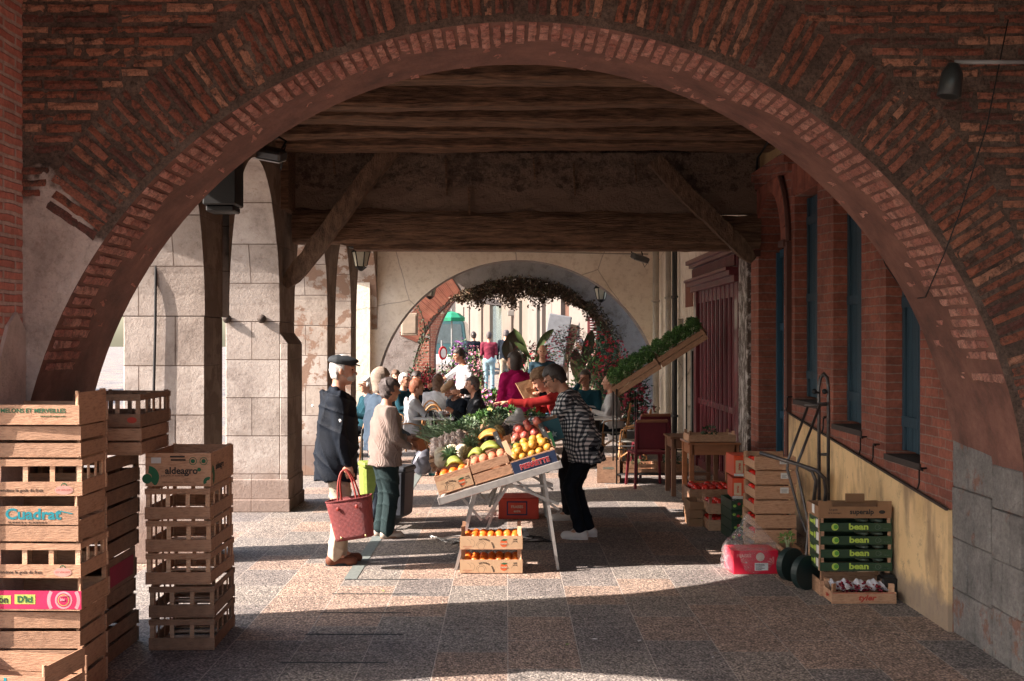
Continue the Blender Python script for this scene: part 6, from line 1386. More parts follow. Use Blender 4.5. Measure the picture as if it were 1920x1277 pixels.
shopper((-1.10,11.5,0),R(75),M('slate_nylon',(.025,.03,.04),.5),'slate grey wheeled shopping trolley beside the woman in the cream cardigan')
shopper((-1.36,11.9,0),R(20),M('lime_nylon',(.22,.28,.05),.6,(.14,.2,.03),25),'lime green checked shopping trolley between the elderly man and the cream cardigan')
# ================================================================ right-hand side goods
wl = [(.60,.44,.30),(.55,.40,.27),(.64,.48,.34)]
pinec = wood('pine_pale', 1.25, .3)
def label_print(o, w=.33):
    MB().b2((w*.12,-T_/2-.0015,.055),(w*.34,-T_/2-.0003,.105)).build('paper_label', M('paper_white',(.62,.61,.6)), o)
    for k in range(4): MB().b2((w*.15,-T_/2-.0022,.064+k*.010),(w*.15+random.uniform(.03,.06),-T_/2-.0016,.067+k*.010)).build('print_line', INK, o) if k < 3 else None
names = ['bottom','second','third','fourth','fifth','sixth','top']
for i in range(7):
    c = crate('crate', 'pale plywood crate, %s of the stack behind the hand truck'%(names[i] if i in (0,6) else names[i]+' from the ground'), (2.34+random.uniform(-.006,.006),10.15,i*.127), R(random.uniform(-1,1)), .36,.50,.122,'solid','low',pinec,'pale plywood crates',label_print if i > 3 else None)
    if i > 0: fill(c,'tomato',1,4,.06,.09,'tomato at the open side of the pale plywood stack','tomatoes in the plywood crates',dx=-.13)
def carton(name, label, loc, rz, W, D, H, m, cat='carton', grp=None, bev=.004, notch=True):
    t = thing(name, label, cat, loc, rz, grp); q = MB(); th = .006
    q.b2((-W/2,-D/2,0),(W/2,-D/2+th,H)); q.build('front_panel', m, t)
    MB().b2((-W/2,D/2-th,0),(W/2,D/2,H)).build('back_panel', m, t)
    for sx in (-1,1): MB().b2((sx*W/2-(th if sx > 0 else 0),-D/2+th+.001,0),(sx*W/2+(th if sx < 0 else 0),D/2-th-.001,H)).build('end_panel', m, t)
    MB().b2((-W/2+th,-D/2+th,0),(W/2-th,D/2-th,th)).build('bottom', m, t)
    return t
DG = M('dark_green_card',(.012,.035,.018),.5,(.02,.05,.02),6); LG = M('lime_ink',(.42,.55,.08),.6); kraftc = M('brown_card',(.26,.135,.07),.8,(.21,.11,.055),8,.002,40)
XB, YB_ = 2.583, 8.41
base = crate('crate','pale printed wooden crate at the foot of the green bean tray stack',(XB,YB_+.16,0),0,.53,.32,.12,'solid',None,wC,'trays in the bean stack',None,post=.19,postw=.03)
for i in range(4):
    t = thing('bean_tray', ['lowest','second lowest','second highest','highest'][i]+' dark green tray printed with the word bean', 'tray', (XB+random.uniform(-.004,.004),YB_+.16,.19+i*.0975), R(random.uniform(-.8,.8)), 'trays in the bean stack')
    for sg in (-1,1):
        f = MB().b2((-.265,-T_/2,.0),(.265,T_/2,.062)).build('side_panel', DG, t); f.location = (0,sg*.156,0)
        if sg > 0: f.rotation_euler = (0,0,PI)
        else:
            text('lettering','bean',.062,f,LG,(.02,-T_/2-.002,.034),off=.002,xs=1.25); disc(f,-.155,.032,.026,LG,d=.001,name='leaf_emblem'); disc(f,-.148,.034,.017,M('leaf_mid',(.10,.28,.04)),d=.0018,name='leaf_emblem'); ringm(f,.16,.032,.020,.003,M('stamp_grey',(.12,.15,.12)),d=.001); ringm(f,.175,.032,.012,.002,MC['stamp_grey'],d=.001); lets(f,'bio cat. I',.012,.225,.02,MC['stamp_grey'])
    for sx in (-1,1):
        e = MB().b2((-.15,-T_/2,0),(.15,T_/2,.095)).build('end_panel', DG, t); e.location = (sx*.262,0,0); e.rotation_euler = (0,0,sx*PI/2)
        if sx < 0: 
            text('lettering','bean',.05,e,LG,(-.07,-T_/2-.002,.05),off=.0015); MB().b2((.05,-T_/2-.002,.02),(.13,-T_/2,.08)).build('paper_label', M('paper_white',(0,0,0)), e); disc(e,.01,.05,.025,LG,d=.001)
    for sx in (-1,1):
        for sy in (-1,1): MB().b2((sx*.255-.018,sy*.142-.008,0),(sx*.255+.018 if sx < 0 else .258,sy*.142+.008,.096)).build('corner_post', wC, t)
    MB().b2((-.26,-.15,.002),(.26,.15,.008)).build('bottom', wC, t)
    for k in range(2): 
        q = MB(); q.ball((.08+k*.11,-.02,.07),(.05,.10,.022),10,jit=.1); q.build('film', M('film_dark',(.10,.13,.10),.15), t, True)
t = carton('brown_tray','brown cardboard tray with black lettering on top of the green bean trays',(XB-.01,YB_+.16,.582),0,.54,.33,.085,kraftc,'tray','trays in the bean stack')
fr = [x for x in t.children if x.name.startswith('front_panel')][0]
text('lettering','superalp',.052,fr,INK,(.05,-.168,.046),off=.0012); text('lettering','Le goût',.02,fr,INK,(-.16,-.168,.062)); text('lettering','de la montagne',.016,fr,INK,(-.15,-.168,.038)); ring = MB().ball((.2,-.166,.045),(.024,.002,.014),10).build('emblem', INK, fr)
for sx,w_ in ((-1,.10),(1,.10)): MB().b2((sx*.27-(w_ if sx > 0 else 0),-.166,.085),(sx*.27+(w_ if sx < 0 else 0),-.160,.125)).build('corner_flap', kraftc, t)
MB().b2((.02,.12,.08),(.16,.15,.14)).build('corner_flap', kraftc, t)
en = [x for x in t.children if x.name.startswith('end_panel')][0]; MB().b2((-.273,-.06,.02),(-.2705,.0,.085)).build('paper_label', MC['paper_white'], en)
def pr_tyl(o):
    for (a,b) in (((-.225,.008),(.225,.012)),((-.225,.078),(.225,.082))): MB().b2((a[0],-T_/2-.001,a[1]),(b[0],-T_/2,b[1])).build('red_line', INKR, o)
    text('lettering','tyler',.055,o,INKR,(.02,-T_/2-.002,.045),off=.0018,shear=.25,xs=1.2)
c = crate('crate','low wooden crate of cherries with red lettering in front of the bean trays',(2.567,8.17+.13,0),0,.467,.26,.088,'solid',None,wC,None,pr_tyl,post=.14,postw=.034)
for ch in c.children:
    if ch.name.startswith('end_panel') and ch.location.x < 0: text('lettering','tyler',.04,ch,INKR,(0,-T_/2-.002,.045),off=.001,shear=.2)
q = MB(); N = 40
for k in range(N):
    x0 = -.2+.4*k/N; x1 = -.2+.4*(k+1)/N; f = lambda x: .105+.012*math.sin(x*60)+.006*math.sin(x*140)
    for y0,y1,s_ in ((-.10,-.03,1),(.10,-.03,1)): q.quad((x0,y0,f(x0)+.02*(y0>0)),(x1,y0,f(x1)+.02*(y0>0)),(x1,y1,.085),(x0,y1,.085))
o = q.build('tissue_paper', M('tissue',(.62,.60,.66),.8)); o.location = c.location; tag(o,'white tissue paper lining the low crate of cherries','paper')
fill(c,'cherry_cluster',4,2,.085,.09,'dark cherries in the low wooden crate','cherries in the low crate',1,name='cherries')
o = thing('black_block','small black block on the floor against the yellow plinth','block',(2.80,8.35,0)); MB().b2((-.04,0,0),(.07,.14,.15)).build('casing', MC['black_casing'], o, bevel=.01); MB().b2((-.02,.02,.15),(.05,.12,.17)).build('lid', MC['black_casing'], o)
# hand truck
ht = thing('hand_truck','green-wheeled steel hand truck leaning by the yellow plinth','hand truck',(2.30,8.78,0),0)
steel = M('scuffed_steel',(.055,.055,.06),.35,(.13,.11,.10),25,.002,60,metal=.7)
def Q(px,py,y): return P(px,py,y)-Vector((2.30,8.78,0))
q = MB(); q.tube([Q(1536,945,8.95),Q(1535,730,9.1),Q(1538,712,9.1),Q(1545,704,9.1),Q(1551,712,9.0),Q(1553,730,9.0),Q(1553,945,8.85)],.014,8); 
for yy,a,b in ((760,1536,1553),(855,1536,1553)): q.tube([Q(a,yy,9.05),Q(b,yy,8.95)],.012,8)
q.build('upright_frame', steel, ht, True)
q = MB(); q.tube([Q(1515,764,9.0),Q(1478,865,8.95),Q(1476,882,8.95),Q(1500,970,8.9),Q(1511,1000,8.9),Q(1524,1000,8.85)],.011,8); q.tube([Q(1537,764,8.95),Q(1496,870,8.85),Q(1494,885,8.85),Q(1516,985,8.8),Q(1511,1050,8.75),Q(1508,1075,8.75)],.011,8); q.tube([Q(1508,763,9.0),Q(1550,762,8.95)],.012,8); q.build('side_rails', steel, ht, True)
q = MB(); q.tube([Q(1425,852,8.9),Q(1500,875,8.7),Q(1530,885,8.65),Q(1546,900,8.65),Q(1549,925,8.7),Q(1545,960,8.75)],.016,8); q.tube([Q(1500,875,8.8),Q(1522,886,8.75),Q(1530,905,8.75),Q(1525,950,8.8)],.015,8); q.build('handle', steel, ht, True)
q = MB()
for px in (1527,1546): q.ball(Q(px,737,8.95),.022,8); q.tube([Q(px,737,8.95),Q(px+8,740,9.0)],.008,6)
q.build('knobs', MC['black_rubber'], ht, True)
for (px,py,y) in ((1482,1065,8.97),(1510,1077,8.66)):
    w_ = Q(px,py,y); w_.z = .13; a = Vector((.65,-1,0)).normalized()
    o = MB().tube([w_-a*.028,w_+a*.028],.13,28).build('wheel', M('wheel_green',(.008,.022,.022),.5), ht); q = MB(); q.lathe([(0,.032),(.03,.034),(.05,.03),(.095,.03)],w_,20,ax=(-a.x,-a.y,0)); q.build('rim', steel, o, True)
MB().tube([Q(1487,1065,8.95)*1+Vector((0,0,0)),Q(1512,1077,8.68)],.012,8).build('axle', steel, ht); MB().b2((.0,-.12,.01),(.3,.15,.02)).build('toe_plate', steel, ht)
# red box in a clear bag
t = thing('red_box','bright red printed box wrapped in a clear plastic bag','box',(2.02,9.22,0),R(4)); cr_ = M('bright_red_card',(.55,.012,.04),.4,(.48,.01,.03),5)
MB().b2((-.185,0,0),(.185,.28,.19)).build('box_body', cr_, t, bevel=.004); MB().b2((-.01,-.003,.03),(.10,.0,.09)).build('paper_label', MC['paper_white'], t); q = MB(); q.lathe([(0,.003),(.035,.003)],(.035,0,.14),20,ax=(0,-1,0)); q.build('round_seal', M('seal',(.55,.42,.36)), t)
for k in range(5): MB().b2((-.004,-.0045,.036+k*.01),(.04+random.uniform(0,.045),-.0032,.040+k*.01)).build('print_line', INK, t)
q = MB()
for k in range(5): a = R(100+k*28); q.add([(.15,-.003,.08),(.15+.05*math.cos(a)-.008,-.003,.08+.05*math.sin(a)),(.15+.065*math.cos(a),-.003,.08+.065*math.sin(a)),(.15+.05*math.cos(a)+.008,-.003,.08+.05*math.sin(a)+.008)],[(0,1,2,3)])
q.build('leaf_print', M('pale_red_print',(.65,.2,.2)), t)
text('lettering','FRAISES',.035,t,MC['pale_red_print'],(-.10,-.004,.15),off=.001)
film = NT('clear_film'); film.b.inputs['Base Color'].default_value = (.9,.9,.9,1); film.b.inputs['Roughness'].default_value = .12; film.b.inputs['Alpha'].default_value = .30; film.b.inputs['Specular IOR Level'].default_value = .9; fv = film.coord(); film.bump(film.noise(fv,16,6,.7),.05,1)
fa_ = film.ramp(film.noise(film.coord((1,1,2)),14,6,.75),[(.45,(.06,.06,.06)),(.62,(.22,.22,.22)),(.74,(.7,.7,.7))]); film.l(fa_, film.b.inputs['Alpha'])
o = thing('plastic_bag','crumpled clear plastic bag gathered to a peak over the red box','bag',(2.0,9.22,0)); n = 40; q = MB(); rows = [(.0,.02),(.06,.10),(.14,.22),(.20,.26),(.25,.30),(.32,.22),(.40,.08),(.44,.03)]; rr2 = []
for j,(z,_) in enumerate(rows):
    fxx = [.205,.215,.22,.21,.17,.10,.04,.015][j]; fyy = [.16,.17,.17,.16,.13,.08,.03,.012][j]
    for k in range(n):
        a = 2*PI*k/n; w_ = 1+.10*math.sin(a*7+j*1.3)+.06*math.sin(a*13+j*2); rr2.append((fxx*w_*math.cos(a)-.02*(j>5), .14+fyy*w_*math.sin(a), z+.02+.01*math.sin(a*9+j)))
q.add(rr2,[(j*n+k,j*n+(k+1)%n,(j+1)*n+(k+1)%n,(j+1)*n+k) for j in range(len(rows)-1) for k in range(n)]); q.build('film', film.m, o, True)
t = carton('brown_box','small brown cardboard box beside the bagged red box',(2.315,9.35,0),0,.14,.25,.21,kraftc,'box'); bunch((2.32,9.4,.24),'spray of pale green leaves in the small brown box',GRL,.05,40,nm='greens',grp='greens on the right',cat='greens')
# dark vegetable boxes with orange cartons on top
for i in range(4):
    t = carton('vegetable_box','dark printed vegetable box, %s of the stack beside the plywood crates'%['bottom','second from the ground','third from the ground','top'][i],(2.27,11.0,i*.095),R(2),.30,.45,.088,DG,'box','dark vegetable boxes')
    f = [x for x in t.children if x.name.startswith('front_panel')][0]
    for k in range(7): MB().ball((-.12+k*.04+random.uniform(-.01,.01),-.227,.045+random.uniform(-.02,.02)),(.016,.002,.014),8).build('leaf_print', [M('print_lime',(.2,.35,.06)),M('print_red',(.35,.03,.03)),M('print_yel',(.3,.28,.08))][k%3], f)
o_c = M('orange_red_card',(.62,.07,.02),.45,(.55,.05,.015),4)
for i in range(2):
    t = thing('orange_carton',['lower','upper'][i]+' of two orange-red cartons on the dark vegetable boxes','carton',(2.29,11.0,.385+i*.215),R(-3+5*i),'orange-red cartons'); MB().b2((-.13,-.16,0),(.14,.18,.195)).build('box_body', o_c, t, bevel=.005)
    MB().b2((-.115,-.164,.03),(-.045,-.16,.15)).build('white_print', M('cream_ink',(0,0,0)), t); MB().b2((.0,-.164,.07),(.12,-.16,.16)).build('logo_frame', MC['logo_navy'], t); MB().b2((.01,-.167,.08),(.11,-.164,.15)).build('logo_field', o_c, t); text('lettering','extra',.035,t,MC['logo_cream'],(.06,-.169,.113),off=.001); text('lettering','FRAIS',.028,t,MC['carton_red'],(-.08,-.166,.09),rot=(PI/2,PI/2,0),off=.001); MB().b2((-.13,-.163,0),(.14,-.16,.025)).build('white_band', MC['paper_white'], t)
t = sheet_bag((2.18,10.82,.40),'crumple of clear film hanging between the two orange-red cartons',film.m,[((0,0,0),(.05,0,-.02),.035,.03),((-.03,0,0),(0,0,-.04),.02,.02)],name='plastic_bag')
# red tomato crates by the table
for (x,y,z,W_,D_,H_,l,k) in ((2.17,11.5,0,.34,.40,.11,'lower of two pine crates of red tomatoes by the table leg','solid'),(2.17,11.5,.165,.34,.40,.11,'upper of two pine crates of red tomatoes by the table leg','solid')):
    c = crate('crate',l,(x,y,z),R(1),W_,D_,H_,k,None,wC,'tomato crates',None,post=.155,postw=.03); fill(c,'tomato',4,4,.10,.078,'red tomato in the %s pine crate by the table'%('lower' if z == 0 else 'upper'),'tomatoes in the %s pine crate'%('lower' if z == 0 else 'upper'),1)
c = crate('crate','brown crate of red and yellow peppers behind the tomato crates',(2.23,12.25,.16),R(2),.60,.42,.16,'solid',None,wA,'tomato crates',None); fill(c,'tomato',6,4,.16,.085,'red pepper in the brown crate under the table','peppers in the brown crate',1,name='pepper',sc=1.15)
c = crate('crate','empty brown crate standing under the crate of peppers',(2.23,12.25,0),R(-1),.60,.42,.155,'slats',None,wB,'tomato crates',None)
for i in range(3): c = carton('small_carton','small tan carton, %s of the pile left of the tomato crates'%['lowest','middle','top'][i],(1.93,11.75,i*.085),R(-2+2*i),.14,.35,.08,kraftc,'carton','small tan cartons')
c = carton('yellow_box','small yellow box on the crate of peppers',(2.46,12.2,.33),0,.16,.14,.05,M('yellow_card',(0,0,0)),'box')
# wooden tables with shallow crate
def table(x, y, W_, D_, H_, label, m, grp=None):
    t = thing('wooden_table', label, 'table', (x,y,0), 0, grp); MB().b2((-W_/2,0,H_-.025),(W_/2,D_,H_)).build('table_top', m, t, bevel=.005); q = MB(); q.b2((-W_/2+.05,.03,H_-.14),(W_/2-.05,.05,H_-.026)); q.b2((-W_/2+.03,.07,H_-.14),(-W_/2+.05,D_-.07,H_-.026)); q.b2((W_/2-.05,.07,H_-.14),(W_/2-.03,D_-.07,H_-.026)); q.build('apron', m, t)
    for sx in (-1,1):
        for y_ in (.03,D_-.08): MB().b2((sx*(W_/2-.045)-.028,y_,0),(sx*(W_/2-.045)+.028,y_+.055,H_-.026)).build('leg', m, t, bevel=.004)
    q = MB(); q.b2((-W_/2+.07,D_/2,.22),(W_/2-.07,D_/2+.03,.26)); q.build('stretcher', m, t)
tw = M('varnished_wood',(.30,.11,.045),.4,(.22,.08,.03),4,stretch=(1,1,5),coat=.2); table(2.36,12.9,.60,.62,.73,'varnished brown wooden table in front of the red shopfront',tw,'wooden tables'); table(2.28,13.75,.60,.62,.72,'second wooden table just behind the first',M('dark_wood',(.14,.06,.03),.5),'wooden tables')
c = crate('crate','shallow pale crate with a few green leaves on the wooden table',(2.34,13.15,.732),R(2),.54,.36,.09,'solid',None,pinec,None,None,post=.125,postw=.03); bunch((2.34,13.1,.82),'few dark leaves lying in the shallow crate on the table',GRD,.07,50,.06,.03,nm='greens',grp='greens on the right',cat='greens',stalk=False)
o = carton('grey_box','grey plastic box on the floor under the wooden table',(2.45,13.2,0),0,.40,.30,.22,M('grey_plastic',(.28,.28,.28),.5),'box')
# red wooden chair frames
def redchair(x,y,rz,label):
    t = thing('red_chair', label, 'chair', (x,y,0), rz, 'dark red chairs'); m = M('chair_red',(.13,.010,.018),.5,(.09,.008,.014),4)
    for sx in (-1,1):
        for y_,h in ((-.2,.86),(.2,.45)): MB().bar((sx*.20,y_,h),(sx*.23,y_+(-.04 if y_ < 0 else .04),0),.032,.03).build('leg', m, t)
    MB().b2((-.22,-.20,.43),(.22,.22,.46)).build('seat', m, t, bevel=.01); MB().b2((-.19,-.215,.50),(.19,-.195,.86)).build('backrest', m, t, bevel=.01); MB().b2((-.21,-.23,.84),(.21,-.19,.88)).build('top_rail', M('rail_wood',(.25,.10,.05),.5), t, bevel=.01)
redchair(1.83,14.75,R(8),'dark red wooden chair seen from behind, left of the wooden table'); redchair(2.02,15.9,R(10),'second dark red chair half hidden behind the first')
# tilted herb display
rk = thing('herb_rack','thin black rod frame carrying two tilted crates of herbs','stand',(1.45,15.0,0)); q = MB()
for x,y,h in ((.0,0,1.25),(.27,0,1.12),(.30,.5,1.2),(1.0,.0,1.75),(1.0,.5,1.75),(0,.5,1.25)): q.tube([(x,y,0),(x,y,h)],.011,6)
for z in (.12,.45): q.tube([(0,0,z),(1.0,0,z),(1.0,.5,z),(0,.5,z)],.009,6,closed=True)
q.build('rods', MC['black_iron'], rk, True); q = MB(); q.b2((.0,0,.125),(1.0,.5,.135)); q.build('shelf', M('shelf_dark',(.03,.025,.025)), rk)
for i in range(2):
    m = Matrix.Translation((1.45,15.0,1.13)) @ Matrix.Rotation(R(-14),4,'Z') @ Matrix.Rotation(R(-33),4,'Y') @ Matrix.Rotation(R(14),4,'X') @ Matrix.Translation((.36+i*.72,.25,.0))
    c = crate('crate',['lower','upper'][i]+' tilted crate of green herbs on the rod frame',m.translation,0,.70,.46,.15,'slats',None,wA,'tilted herb crates',rot=m.to_euler())
    bpy.context.view_layer.update()
    for k in range(8):
        p = c.matrix_world @ Vector((-.26+.17*(k%4)+random.uniform(-.02,.02),-.10+.2*(k//4),.19+random.uniform(0,.03))); bunch(p,'curly parsley bunch in the %s tilted crate'%['lower','upper'][i],GRN,.10,420,.035,.024,'parsley in the %s tilted crate'%['lower','upper'][i],'parsley',cat='parsley')
o = thing('price_card','black slate price card stuck in the herbs','price card',(1.85,15.05,1.63),R(10)); MB().b2((-.09,-.004,-.04),(.09,.004,.06)).build('card', MC['slate_black'], o); text('lettering','Persil 1€',.036,o,MC['chalk'],(0,-.006,.01))
for i,(x,l) in enumerate(((1.75,'left of two long crates of greens on the low shelf of the rod frame'),(2.2,'right of two long crates of greens on the low shelf of the rod frame'))):
    c = crate('crate',l,(x,15.2,.14),R(4),.45,.36,.12,'slats',None,wA,'low shelf crates'); bunch((x,15.15,.28),'dark greens in the %s low shelf crate'%['left','right'][i],GRD,.13,160,nm='greens',grp='greens on the right',cat='greens')
c = crate('crate','dark box with faint lettering at the left foot of the rod frame',(1.38,15.3,0),R(-8),.30,.5,.30,'solid',None,wB,'low shelf crates',lambda o: text('lettering','ZAMESA',.04,o,M('stamp_grey',(0,0,0)),(0,-T_/2-.002,.2),off=.001))
# ================================================================ café furniture, plants
cane = M('cane',(.40,.20,.075),.45,(.30,.14,.05),10); caneD = MC['black_rubber']; weave = M('weave_dark',(.10,.11,.11),.6,(.30,.28,.24),60,.003,200)
def bistro():
    t = thing('bistro_chair','','chair',(0,0,0)); 
    for sx in (-1,1):
        MB().tube([(sx*.20,-.20,0),(sx*.185,-.17,.25),(sx*.18,-.17,.45)],.015,7).build('leg', cane, t, True); MB().tube([(sx*.22,.22,0),(sx*.19,.18,.25),(sx*.18,.17,.45)],.015,7).build('leg', cane, t, True)
    q = MB(); q.tube([(-.18,-.17,.45)]+[(.19*-math.cos(a),-.17-.09*math.sin(a)*.6-.03,.50+.40*math.sin(a)) for a in np.linspace(0,PI,15)]+[(.18,-.17,.45)],.015,7); q.tube([(-.145,-.18,.46)]+[(.15*-math.cos(a),-.19-.05*math.sin(a),.52+.32*math.sin(a)) for a in np.linspace(0,PI,13)]+[(.145,-.18,.46)],.012,7); q.build('back_frame', cane, t, True)
    pts = [(-.14,-.185,.50)]+[(.14*-math.cos(a),-.19-.05*math.sin(a),.53+.29*math.sin(a)) for a in np.linspace(0,PI,13)]+[(.14,-.185,.50)]; o = MB().add(pts,[tuple(range(len(pts)))]).build('back_weave', weave, t); o.modifiers.new('s','SOLIDIFY').thickness = .006
    o = MB().b2((-.2,-.19,.44),(.2,.2,.465)).build('seat', weave, t, bevel=.02)
    q = MB()
    for a,b in (((-.19,.18,.2),(.19,.18,.2)),((-.19,-.17,.2),(.19,-.17,.2)),((-.19,-.17,.22),(-.19,.18,.22)),((.19,-.17,.22),(.19,.18,.22))): q.tube([a,((a[0]+b[0])/2,(a[1]+b[1])/2,.34),b],.009,6)
    q.build('stretchers', cane, t, True)
    q = MB(); 
    for sx in (-1,1): q.tube([(sx*.19,-.2,.64),(sx*.24,.0,.66),(sx*.23,.15,.62),(sx*.19,.17,.45)],.012,6)
    q.build('arms', cane, t, True); 
    q = MB()
    for sx in (-1,1):
        for z in (.22,.44,.6): q.tube([(sx*.183,-.172,z),(sx*.183,-.172,z+.03)],.019,7)
    q.build('bindings', caneD, t, True); return t
pc = bistro(); used = [0]
def chair(px, y, rz, label):
    global pc
    if not used[0]: pc.location = at(px,y); pc.rotation_euler = (0,0,rz); tag(pc,label,None,'bistro chairs'); used[0] = 1; return pc
    return dup(pc, at(px,y), rz, label, 'bistro chairs')
for px,y,f,l in ((818,17.75,(.1,1),'round-backed cane chair facing away beside the small white café table'),(767,17.1,(1,.15),'cane chair under the person in the pale grey jacket'),(868,17.1,(-.75,-.55),'cane chair under the man in the brown flat cap'),(904,16.6,(-1,-.1),'cane chair under the man drinking coffee'),(689,17.6,(-.9,-.5),'cane chair beside the fourth stone pier'),(817,18.9,(.25,.95),'cane chair under the woman with long brown hair'),(1098,18.3,(-.45,-1),'cane chair under the man with his hand at his mouth'),(1152,17.9,(-1,.15),'cane chair under the bald man at the far right table'),(1187,16.3,(-1,.2),'empty cane chair left of the red chair, behind the herb rack'),(757,19.6,(.8,-.5),'cane chair under the white-haired man in petrol'),(780,20.2,(.3,-1),'cane chair under the smiling woman in black')):
    chair(px,y,facing(*f),l)
mtop = M('marble_top',(.50,.50,.50),.25,(.36,.36,.36),5)
def ctable(px,y,label,w=.62,rz=0):
    t = thing('cafe_table',label,'table',at(px,y),rz,'café tables'); MB().b2((-w/2,-w/2,.725),(w/2,w/2,.75)).build('table_top',mtop,t,bevel=.006); q = MB(); q.tube([(0,0,.03),(0,0,.724)],.04,12); q.build('column',MC['black_iron'],t,True); q = MB(); 
    for k in range(4): a = k*PI/2+.78; q.tube([(0,0,.05),(.26*math.cos(a),.26*math.sin(a),.012)],.02,6)
    q.build('base',MC['black_iron'],t,True); return t.location.copy()
tb = [ctable(814,16.9,'small pale café table with black pedestal near the round-backed chair'),ctable(857,18.7,'café table behind the man in the brown cap',.7),ctable(1075,17.4,'café table between the checked shirt and the man with glasses'),ctable(1120,16.9,'café table at the right, before the bald man'),ctable(790,19.9,'café table behind the auburn-haired person')]
china = M('china',(.62,.61,.6),.2)
def cup(p,label):
    t = thing('coffee_cup',label,'cup',p,0,'coffee cups'); MB().lathe([(0,0),(.028,.0),(.036,.04),(.042,.07),(.039,.07),(.03,.01),(0,.008)],(0,0,.012),14).build('bowl',china,t,True); MB().lathe([(0,0),(.05,.004),(.07,.014),(.07,.016),(.05,.008),(0,.006)],n=18).build('saucer',china,t,True); MB().tube([(.04,0,.06),(.062,0,.055),(.06,0,.035),(.036,0,.03)],.005,6).build('handle',china,t,True)
cup(tb[0]+Vector((.10,.05,.751)),'white coffee cup on the small pale table'); cup(tb[1]+Vector((.12,-.1,.751)),'white cup on the table behind the brown cap'); cup(tb[3]+Vector((-.1,0,.751)),'white cup on the right-hand café table')
o = thing('water_bottle','green glass bottle on the table behind the brown cap','bottle',tb[1]+Vector((-.12,-.12,.751))); MB().lathe([(0,0),(.035,0),(.037,.14),(.014,.19),(.013,.24)],n=12).build('glass',M('bottle_green',(.01,.16,.08),.1),o,True); MB().lathe([(.015,.235),(.015,.26),(0,.26)],n=10).build('cap',china,o)
o = thing('menu_stand','small metal menu holder on the small pale table','menu holder',tb[0]+Vector((-.05,0,.751))); MB().tube([(-.08,0,.0),(-.04,0,.09),(.04,0,.09),(.08,0,0)],.008,6).build('wire',MC['black_iron'],o,True); MB().b2((-.03,-.004,.01),(.03,.004,.085)).build('card',MC['slate_black'],o)
# floor things by the café
g = Vector(at(797,17.2)); o = thing('backpack','dark grey backpack on the floor under the café table','bag',at(791,15.9)); d = SDF(.012); d.ell((0,0,.17),(.14,.10,.18),None,.03); d.ell((.03,0,.30),(.08,.07,.08),None,.03); d.cut((0,0,-1),-.004); d.build('bag_body',M('nylon_grey',(.05,.055,.07),.4,(.14,.14,.17),8),o,noise=.014,nf=16); MB().tube([(-.08,-.08,.30),(-.13,-.12,.2),(-.1,-.12,.05)],.012,6).build('strap',MC['black_rubber'],o,True); MB().tube([(-.03,0,.36),(0,0,.42),(.05,0,.36)],.008,6).build('grab_loop',MC['black_rubber'],o,True)
o = thing('bucket','white plastic bucket with a teal bottom band beside the backpack','bucket',at(815,16.0)); MB().lathe([(.085,.0),(.098,.14),(.103,.16),(.103,.17),(.095,.17),(.08,.01),(0,.01)],n=24).build('pail',M('bucket_white',(.55,.53,.52),.4),o,True); MB().lathe([(.0865,.002),(.0895,.03)],n=24).build('teal_band',M('teal_band',(.05,.35,.38),.5),o,True); MB().lathe([(.103,.160),(.106,.165),(.106,.175),(0,.178)],n=24).build('lid',MC['bucket_white'],o,True); MB().tube([(-.10,0,.165),(-.07,-.03,.23),(0,-.05,.26),(.07,-.03,.23),(.10,0,.165)],.005,6).build('handle',MC['bucket_white'],o,True)
o = thing('shopping_basket','pink and white woven plastic basket on the floor beside the white bucket','basket',at(846,16.2)); mb = MB(); n = 22
for k in range(n):
    a = 2*PI*k/n; c,s_ = math.cos(a),math.sin(a); mb.bar((.12*c,.09*s_,0),(.15*c,.115*s_,.22),.014,.004)
mb.build('ribs',M('basket_white',(.58,.50,.50),.5),o); MB().lathe([(.118,.0),(.128,.08),(.124,.08),(.112,.01),(0,.01)],n=24).build('pink_base',M('basket_pink',(.58,.16,.22),.5),o,True); MB().tube([(.15*math.cos(a),.115*math.sin(a),.22) for a in np.linspace(0,2*PI,22)[:-1]],.009,6,closed=True).build('rim',MC['basket_white'],o,True); MB().ball((0,0,.20),(.11,.08,.04),10,jit=.1).build('teal_cloth',M('teal_band',(0,0,0)),o,True); MB().tube([(.14,0,.22),(.2,0,.26),(.19,0,.14),(.13,0,.1)],.008,6).build('handle',MC['basket_white'],o,True)
# ---- plants
def flower_mat(name, cols): return M(name, cols[0], .6, isl=cols, c2=cols[-1], vs=30)
F_red = flower_mat('bloom_red',[(.48,.012,.03),(.38,.008,.04),(.55,.03,.05),(.3,.005,.02)]); F_pink = flower_mat('bloom_pink',[(.65,.08,.22),(.7,.28,.38),(.58,.03,.15),(.72,.5,.52)]); F_mix = flower_mat('bloom_mixed',[(.6,.35,.05),(.62,.22,.08),(.4,.08,.35),(.65,.5,.3),(.55,.1,.2),(.25,.1,.4)]); F_pur = flower_mat('bloom_purple',[(.28,.05,.3),(.35,.1,.38),(.2,.03,.25)]); F_yel = flower_mat('bloom_yellow',[(.62,.52,.15),(.6,.6,.35),(.5,.4,.08)]); F_dred = flower_mat('bloom_dark_red',[(.25,.01,.03),(.35,.015,.06),(.18,.005,.02)])
pot_t = M('terracotta',(.30,.12,.07),.8); pot_b = M('pot_black',(.03,.03,.03),.6); pot_z = M('pot_zinc',(.35,.35,.36),.4,metal=.5)
